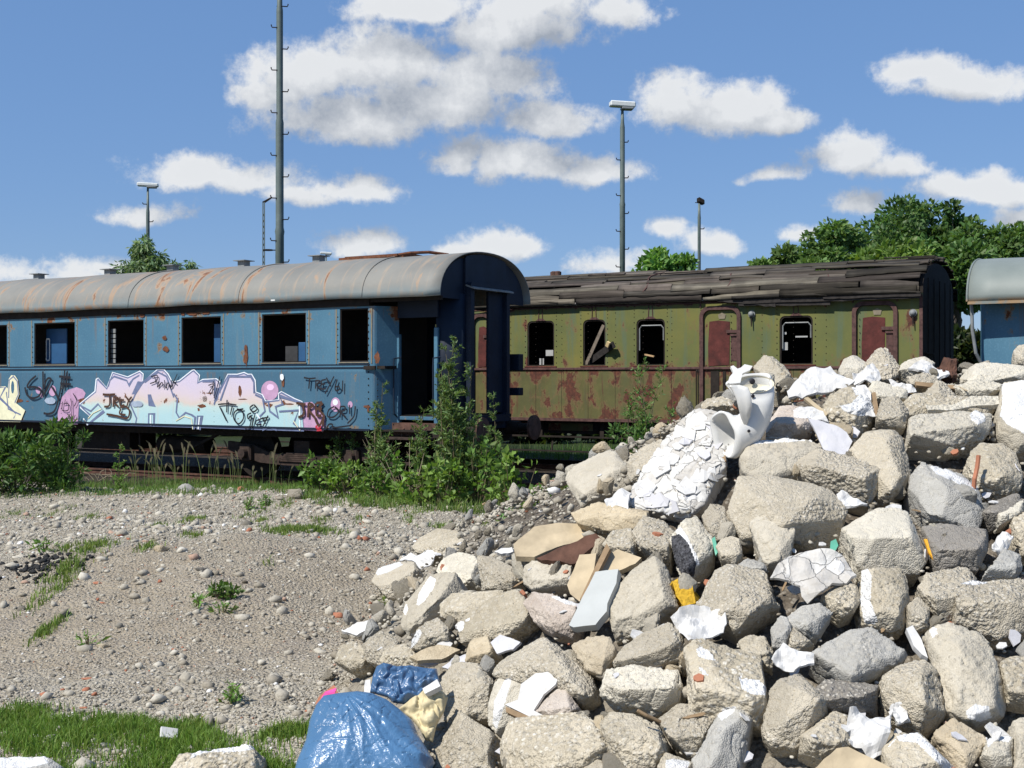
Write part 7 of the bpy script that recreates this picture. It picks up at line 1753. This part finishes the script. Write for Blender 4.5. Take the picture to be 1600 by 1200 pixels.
# ---------------------------------------------------------------- grass (uncountable)
def blades(name, label, pts, hmin, hmax, base, seed, width=.006, lean=.5, yel=.5):
    rs = np.random.RandomState(seed); P_ = np.array(pts); n = len(P_); h = rs.uniform(hmin, hmax, n)[:, None]
    a = rs.rand(n)*6.283; s = np.c_[np.cos(a), np.sin(a), np.zeros(n)]; b = rs.rand(n)*6.283; l = np.c_[np.cos(b), np.sin(b), np.zeros(n)]*(rs.rand(n)*lean)[:, None]
    w = width*rs.uniform(.6, 1.3, n)[:, None]; up = np.array((0, 0, 1.))
    m1 = P_+up*h*.55+l*h*.30; tp = P_+up*h*(1-.25*np.linalg.norm(l, axis=1, keepdims=True))+l*h
    V = np.stack([P_-s*w/2, P_+s*w/2, m1+s*w*.4, m1-s*w*.4, tp], 1).reshape(-1, 3); q = np.arange(n)[:, None]*5
    Fc = np.concatenate([q+np.array([[0, 1, 2]]), q+np.array([[0, 2, 3]]), q+np.array([[3, 2, 4]])], 0)
    return tag(link(name, npmesh(name, V, Fc, np.repeat(tint(n, base, rs, .35, yel), 5, 0)), M_GRASS), label, 'grass', kind='stuff')
def scatter(poly, n, rs, dens=None):
    xs = [p[0] for p in poly]; ys = [p[1] for p in poly]
    G = [ground_hit(*p) for p in poly]; gp = [(g.x, g.y) for g in G]; out = []
    x0, x1 = min(p[0] for p in gp), max(p[0] for p in gp); y0, y1 = min(p[1] for p in gp), max(p[1] for p in gp); tries = 0
    while len(out) < n and tries < n*30:
        tries += 1
        x = rs.uniform(x0, x1); y = rs.uniform(y0, y1)
        if not inpoly(x+.12*mn.noise((x*3, y*3, 0)), y+.12*mn.noise((x*3, y*3, 7)), gp): continue
        if dens and rs.rand() > dens(x, y): continue
        out.append((x, y, float(0)))
    A = np.array(out); A[:, 2] = gz(A[:, 0], A[:, 1])-.005; return A
rs = np.random.RandomState(77)
A = scatter([(-60, 1128), (0, 1108), (60, 1106), (130, 1118), (230, 1132), (330, 1150), (420, 1146), (500, 1132), (520, 1230), (-60, 1230)], 24000, rs, lambda x, y: .06+1.0*max(0, min(1, .42+2.4*mn.noise((x*2.0, y*2.0, 3)))))
blades('grass', 'lush green grass along the bottom left of the picture', A, .02, .085, (.085, .160, .024), 1, .0055, .8, .55)
A = scatter([(-30, 772), (60, 768), (100, 757), (200, 752), (330, 752), (470, 748), (490, 775), (330, 774), (250, 776), (180, 774), (110, 776), (0, 780), (-30, 780)], 9500, rs, lambda x, y: .2+1.0*max(0, .4+1.5*mn.noise((x*1.7, y*1.7, 9))))
blades('grass', 'low green grass strip in front of the track', A, .03, .15, (.070, .140, .030), 2, .010, .7, .6)
A = scatter([(470, 772), (600, 782), (700, 785), (880, 796), (880, 806), (700, 800), (560, 792), (480, 784)], 4200, rs, lambda x, y: .15+max(0, .4+1.8*mn.noise((x*1.9, y*1.9, 5))))
blades('grass', 'grass and low weeds at the foot of the tall weeds', A, .04, .20, (.075, .140, .032), 3, .010, .8, .7)
A = []
for px, py, w, h, n in ((475, 829, 55, 6, 1900), (440, 832, 25, 5, 500), (302, 812, 16, 8, 420), (388, 808, 12, 10, 260), (410, 815, 14, 6, 260), (135, 856, 40, 10, 900), (105, 888, 24, 16, 700), (80, 925, 16, 22, 500), (75, 985, 14, 16, 320), (140, 810, 22, 5, 300), (80, 805, 30, 8, 300), (15, 805, 20, 8, 260), (445, 790, 12, 4, 260), (500, 814, 14, 4, 200), (650, 800, 30, 5, 200), (610, 950, 15, 26, 900), (615, 965, 12, 16, 500), (760, 815, 26, 7, 700), (690, 824, 24, 4, 300), (760, 848, 18, 6, 350), (640, 812, 10, 6, 200), (560, 812, 8, 4, 120), (250, 822, 16, 5, 160), (300, 838, 20, 4, 150), (860, 812, 14, 4, 200), (230, 856, 16, 5, 160), (420, 880, 8, 3, 40), (300, 1140, 30, 8, 500), (440, 1150, 30, 10, 700), (30, 1125, 40, 8, 500)):
    k = 0
    while k < n:
        x = rs.normal(0, .5); y = rs.normal(0, .5); k += 1
        if mn.noise((x*1.8+px, y*1.8, 1)) < -.12: continue
        g = ground_hit(px, py); gx_ = g.x+x*w/F*g.y; gy_ = g.y+y*h/F*g.y*g.y/(EYE)*.9; A.append((gx_, gy_, float(gz(gx_, gy_))-.004))
blades('grass', 'small grass tufts scattered over the gravel', A, .02, .085, (.095, .155, .032), 4, .008, .8, .7)
A = scatter([(780, 724), (1120, 716), (1120, 700), (780, 706)], 2500, rs)
blades('grass', 'dark grass between the two tracks', A, .1, .35, (.05, .11, .025), 6, .012)
# seeding grass with bowed heads before the dark underframe
rs = np.random.RandomState(15); A = []; bm = bmesh.new(); hd = []
def seedgrass():
    V = []; Fc = []; C = []
    for k in range(80):
        px = rs.choice([rs.uniform(195, 260), rs.uniform(270, 350), rs.uniform(330, 460), rs.uniform(360, 455)]); g = ground_hit(px, rs.uniform(750, 766)); H = rs.uniform(.35, 1.02); a = rs.uniform(-.9, .9); l = rs.uniform(.15, .45)*H
        prev = None; N_ = 9; c = np.array((.16, .20, .07))*rs.uniform(.7, 1.3)
        for i in range(N_+1):
            t = i/N_; x = l*math.sin(a)*t**2.2; y = -.3*l*t**2; z = H*(t-.18*t**4); w = .0045*(1-.5*t)
            if t > .72: w = .007+.013*math.sin((t-.72)/.28*math.pi)
            col = c if t < .7 else np.array((.26, .22, .14))
            b = len(V); V += [(g.x+x-w, g.y+y, g.z+z), (g.x+x+w, g.y+y, g.z+z)]; C += [col, col]
            if i: Fc.append((b-2, b-1, b+1, b))
    return npmesh('seeding_grass', np.array(V), np.array(Fc), np.array(C))
tag(link('seeding_grass', seedgrass(), M_GRASS), 'tall seeding grass with bowed pale heads before the underframe of the blue coach', 'grass', kind='stuff')
# bleached twigs on the verge
def twigs(label, px, py, n, seed):
    rs = np.random.RandomState(seed); bm = bmesh.new(); g = ground_hit(px, py)
    for k in range(n):
        p = np.array((rs.uniform(-.4, .4), rs.uniform(-.1, .1), rs.uniform(0, .05))); q = p+np.array((rs.uniform(-.35, .35), 0, rs.uniform(.02, .25))); tube(bm, [p, (p+q)/2+np.array((0, 0, .06)), q], .006, 5)
    tag(bmobj('dry_twigs', bm, M_DRY, None, g), label, 'twigs')
twigs('bleached dry twigs on the verge right of the leafy shrub', 160, 752, 14, 3)
# charred scrap on the gravel
g = ground_hit(62, 884); A = np.c_[g.x+np.random.RandomState(4).normal(0, .16, 160), g.y+np.random.RandomState(5).normal(0, .22, 160)]; A = np.c_[A, gz(A[:, 0], A[:, 1])+.008]
tag(stones('charred_scrap', A, np.random.RandomState(6).uniform(.008, .03, 160), np.full((160, 3), .03), M_STONE, seed=3), 'patch of black charred crumbs on the gravel at the left', 'charcoal', kind='stuff')
# ================================================================ trees
def tree(label, px, top, half, Y, low, base, seed, n=5200, leafL=.34, name='leafy_tree', blobs=22, thin=1.0, group='trees behind the railway yard'):
    half *= 1.2; rs = np.random.RandomState(seed); X = (px-CX)/F*Y; gz0 = float(gz(X, Y)); H = (HY-top)/F*Y+EYE-gz0; W = half/F*Y; zl = (HY-low)/F*Y+EYE-gz0
    root = empty(name, (X, Y, gz0), 0, label, 'tree', group)
    cz = (H+zl)/2; hz = (H-zl)/2; C = []
    while len(C) < blobs:
        v = rs.uniform(-1, 1, 3)
        if .25 < np.linalg.norm(v) < 1: C.append((v[0]*W*.82, v[1]*W*.8, cz+v[2]*hz*.84))
    C = np.array(C); C[0] = (C[1][0]*.6, 0, H-.26*hz); R_ = rs.uniform(.16, .36, blobs)*min(W, hz)*1.25
    paths = [[np.array((0, 0, -.1)), np.array((.1*W*rs.normal(), 0, zl)), np.array((.05*W, 0, cz))]]
    bm = bmesh.new(); r0 = .035*H*.6
    tube(bm, paths[0], [r0, r0*.75, r0*.4], 8)
    for c in C: tube(bm, [np.array((0, 0, min(zl*1.0, c[2]*.7))), c*np.array((.5, .5, .8)), c], [r0*.3, r0*.18, r0*.06], 5)
    bmobj('trunk', bm, M_BARK, root)
    k = rs.choice(blobs, n, p=R_**2/np.sum(R_**2)); v = unit(rs.normal(size=(n, 3))); r = rs.rand(n)**.38
    P_ = C[k]+v*(r*R_[k])[:, None]*np.array((1.1, 1.1, .9)); D_ = v+rs.normal(0, .7, (n, 3))+np.array((0, 0, -.1 if thin == 1 else -1.2))
    shade = (rs.uniform(.75, 1.25, blobs)[k])[:, None]
    leaf_mesh('crown', P_, D_, leafL*rs.uniform(.5, 1.3, n), .62 if thin == 1 else .3, tint(n, np.array(base)*1.4, rs, .3, .3)*shade, M_LEAF, root, rs)
tree('low light green tree at the left end of the grove behind the green coach', 1240, 388, 62, 62, 470, (.060, .105, .030), 101)
tree('rounded mid green tree second from the left in the grove', 1310, 352, 62, 66, 470, (.048, .092, .026), 102)
tree('broad dark tree in the middle of the grove', 1385, 318, 66, 70, 480, (.034, .072, .022), 103, 6500)
tree('dark tree with the round top right of the broad dark tree', 1442, 308, 46, 72, 480, (.030, .066, .020), 104)
tree('slender dark tree with the highest tip in the grove', 1494, 301, 36, 70, 480, (.028, .062, .018), 105)
tree('bright yellow green tree standing before the broad dark tree', 1395, 372, 52, 56, 480, (.075, .125, .028), 106)
tree('mid green tree above the end of the green coach', 1470, 368, 70, 58, 500, (.048, .098, .026), 107, 6500)
tree('tree above the roof of the right hand coach', 1548, 338, 56, 64, 480, (.050, .095, .028), 108)
tree('tree cut by the right edge of the picture', 1612, 352, 48, 64, 480, (.052, .098, .030), 109)
tree('small bright green tree between the two lamp masts', 1022, 392, 34, 60, 470, (.065, .135, .032), 110, 2600, .36)
tree('lower bright green tree right of the small bright one', 1066, 404, 28, 60, 470, (.062, .13, .032), 111, 2200, .34)
tree('tall wispy birch by the left lamp mast', 228, 372, 34, 75, 470, (.080, .125, .060), 112, 3200, .38, 'birch_tree', 20, .5)
tree('lower birch crown left of the wispy birch', 204, 406, 20, 75, 470, (.072, .11, .055), 113, 1100, .32, 'birch_tree', 10, .5)
tree('small birch right of the wispy birch', 260, 398, 24, 76, 470, (.072, .11, .052), 114, 1300, .32, 'birch_tree', 10, .5)
tree('birch top just showing over the roof right of the small birch', 295, 402, 18, 78, 470, (.075, .12, .052), 115, 900, .32, 'birch_tree', 8, .5)
# hedge seen in the gaps below the coaches
for i, (px, Y, half, top, lab) in enumerate(((1530, 40, 80, 452, 'dark hedge seen in the gap between the green coach and the right hand coach'), (900, 38, 190, 640, 'hedge glimpsed below the left half of the green coach'), (1290, 40, 190, 630, 'hedge behind the right half of the green coach'), (420, 44, 240, 640, 'hedge beyond the blue coach'), (60, 46, 200, 640, 'hedge beyond the left part of the blue coach'), (1700, 42, 120, 520, 'hedge beyond the right hand coach'))):
    bush(lab, 'hedge', 'hedge', px, 0, top, half, .30, 5200, (.012, .024, .008), 130+i, .6, Y=Y, depthk=.3, group='hedges beyond the tracks')
# ================================================================ masts and lamps
def mast(label, px, ytop, Y, w0, w1, steps=True, head=None, joints=(), cat='lamp mast', name='lamp_mast', step=.62):
    X = (px-CX)/F*Y; z0 = float(gz(X, Y)); H = (HY-ytop)/F*Y+EYE-z0; root = empty(name, (X, Y, z0), .15, label, cat)
    r = lambda w: w/F*Y/2
    bm = bmesh.new(); pts = [(0, 0, -.1)]; rr_ = [r(w0)]
    for yj, wj in joints:
        z = (HY-yj)/F*Y+EYE-z0; pts += [(0, 0, z-.12), (0, 0, z), (0, 0, z+.15)]; rr_ += [rr_[-1], r(wj)*1.22, r(wj)]
    pts.append((0, 0, H)); rr_.append(r(w1)); tube(bm, pts, rr_, 14); bmobj('pole', bm, M_MAST, root, smooth=True)
    if steps:
        z = 3.2; k = 0; top = H-(1.2 if head else .2)
        while z < top and k < 90:
            s = -1 if k % 2 else 1; bm = bmesh.new(); rad = r(w0+(w1-w0)*z/H); e = rad+.20*(Y/45)**.5
            tube(bm, [(-s*rad*1.05, -.02, z-.01), (s*rad, -rad*.8, z-.02), (s*(e-.03), 0, z), (s*e, 0, z+.06), (s*e, 0, z+.10)], .022*(Y/45)**.7, 5); bmobj('climbing_step', bm, M_UNDER, root); z += step; k += 1
    if head:
        w, h = head; W = w/F*Y; hh = h/F*Y; bm = bmesh.new()
        vs = box(bm, (-W/2, -.28, H-.02), (W/2, .28, H+hh*.62), .05)
        for v in bm.verts:
            v.co.z += -.10*v.co.x/W*hh*6*.16; v.co.y *= 1-.3*abs(v.co.x)/W
        hd = bmobj('lamp_head', bm, M_LAMPG, root)
        bm = bmesh.new(); box(bm, (-W*.05, -.24, H-.02-hh*.30), (W*.42, .24, H-.025), .03); bmobj('lamp_glass', bm, M_GREY, hd)
    return root
m_ = mast('tall steel mast with climbing hooks rising behind the blue coach out of the picture', 437, -60, 45, 13.5, 8, True, None, ((362, 12.6), (192, 10.5), (16, 8.5)), 'mast', 'steel_mast', .78)
bm = bmesh.new(); r_ = .17; zz = (HY-391)/F*45+EYE-m_.location.z
tube(bm, [(-.42+r_*math.cos(a), r_*math.sin(a), zz) for a in [2*math.pi*k/16 for k in range(17)]], .022, 5, False); tube(bm, [(-.25, 0, zz), (-.12, 0, zz)], .022, 5); bmobj('ring_bracket', bm, M_UNDER, m_)
mast('tall lamp mast with a white floodlight head right of centre', 972.5, 167, 62, 8.5, 3.6, True, (40, 13), ((320, 7.6), (196, 5.6)), step=.9)
mast('lamp mast with a flat white head by the birches at the left', 231, 291, 84, 5.6, 3.0, True, (32, 8), ((330, 4.4),), step=1.2)
mast('far lamp with a small white head just above the roof hatch', 509.5, 397, 125, 3.0, 2.4, False, (18, 5))
t_ = mast('thin floodlight post without steps right of the small bright trees', 1092.5, 318, 88, 5.0, 3.6, True, None, ((340, 4.4),), step=2.4)
bm = bmesh.new(); z = (HY-314)/F*88+EYE-t_.location.z; vs = box(bm, (-.10, -.3, z-.18), (.32, .3, z+.16), .04)
for v in bm.verts: v.co.z -= .5*(v.co.x-.1)
bmobj('lamp_head', bm, M_UNDER, t_)
bm = bmesh.new(); tube(bm, [(-.30, 0, z-.12), (0, 0, z-.15), (0, 0, z-.25)], .03, 5); bmobj('lamp_bracket', bm, M_UNDER, t_)
# lattice post with a bent arm
Y = 58; X = (412-CX)/F*Y; z0 = float(gz(X, Y)); H = (HY-316)/F*Y+EYE-z0; root = empty('lattice_post', (X, Y, z0), 0, 'thin lattice post with a bent arm left of the tall steel mast', 'post')
bm = bmesh.new(); bar(bm, (-.05, 0, 0), (-.035, 0, H), .045); bmobj('upright', bm, M_MAST, root); bm = bmesh.new(); bar(bm, (.05, 0, 0), (.035, 0, H), .045); bmobj('upright', bm, M_MAST, root)
bm = bmesh.new(); pts = [(.045*(1 if k % 2 else -1), 0, .4+.28*k) for k in range(int((H-.4)/.28))]
for a, b in zip(pts, pts[1:]): bar(bm, a, b, .028)
bmobj('lacing', bm, M_UNDER, root)
bm = bmesh.new(); bar(bm, (-.05, 0, H), (.40, 0, H+.24), .055); bar(bm, (.05, 0, H-.02), (.36, 0, H+.19), .04); bmobj('arm', bm, M_UNDER, root)
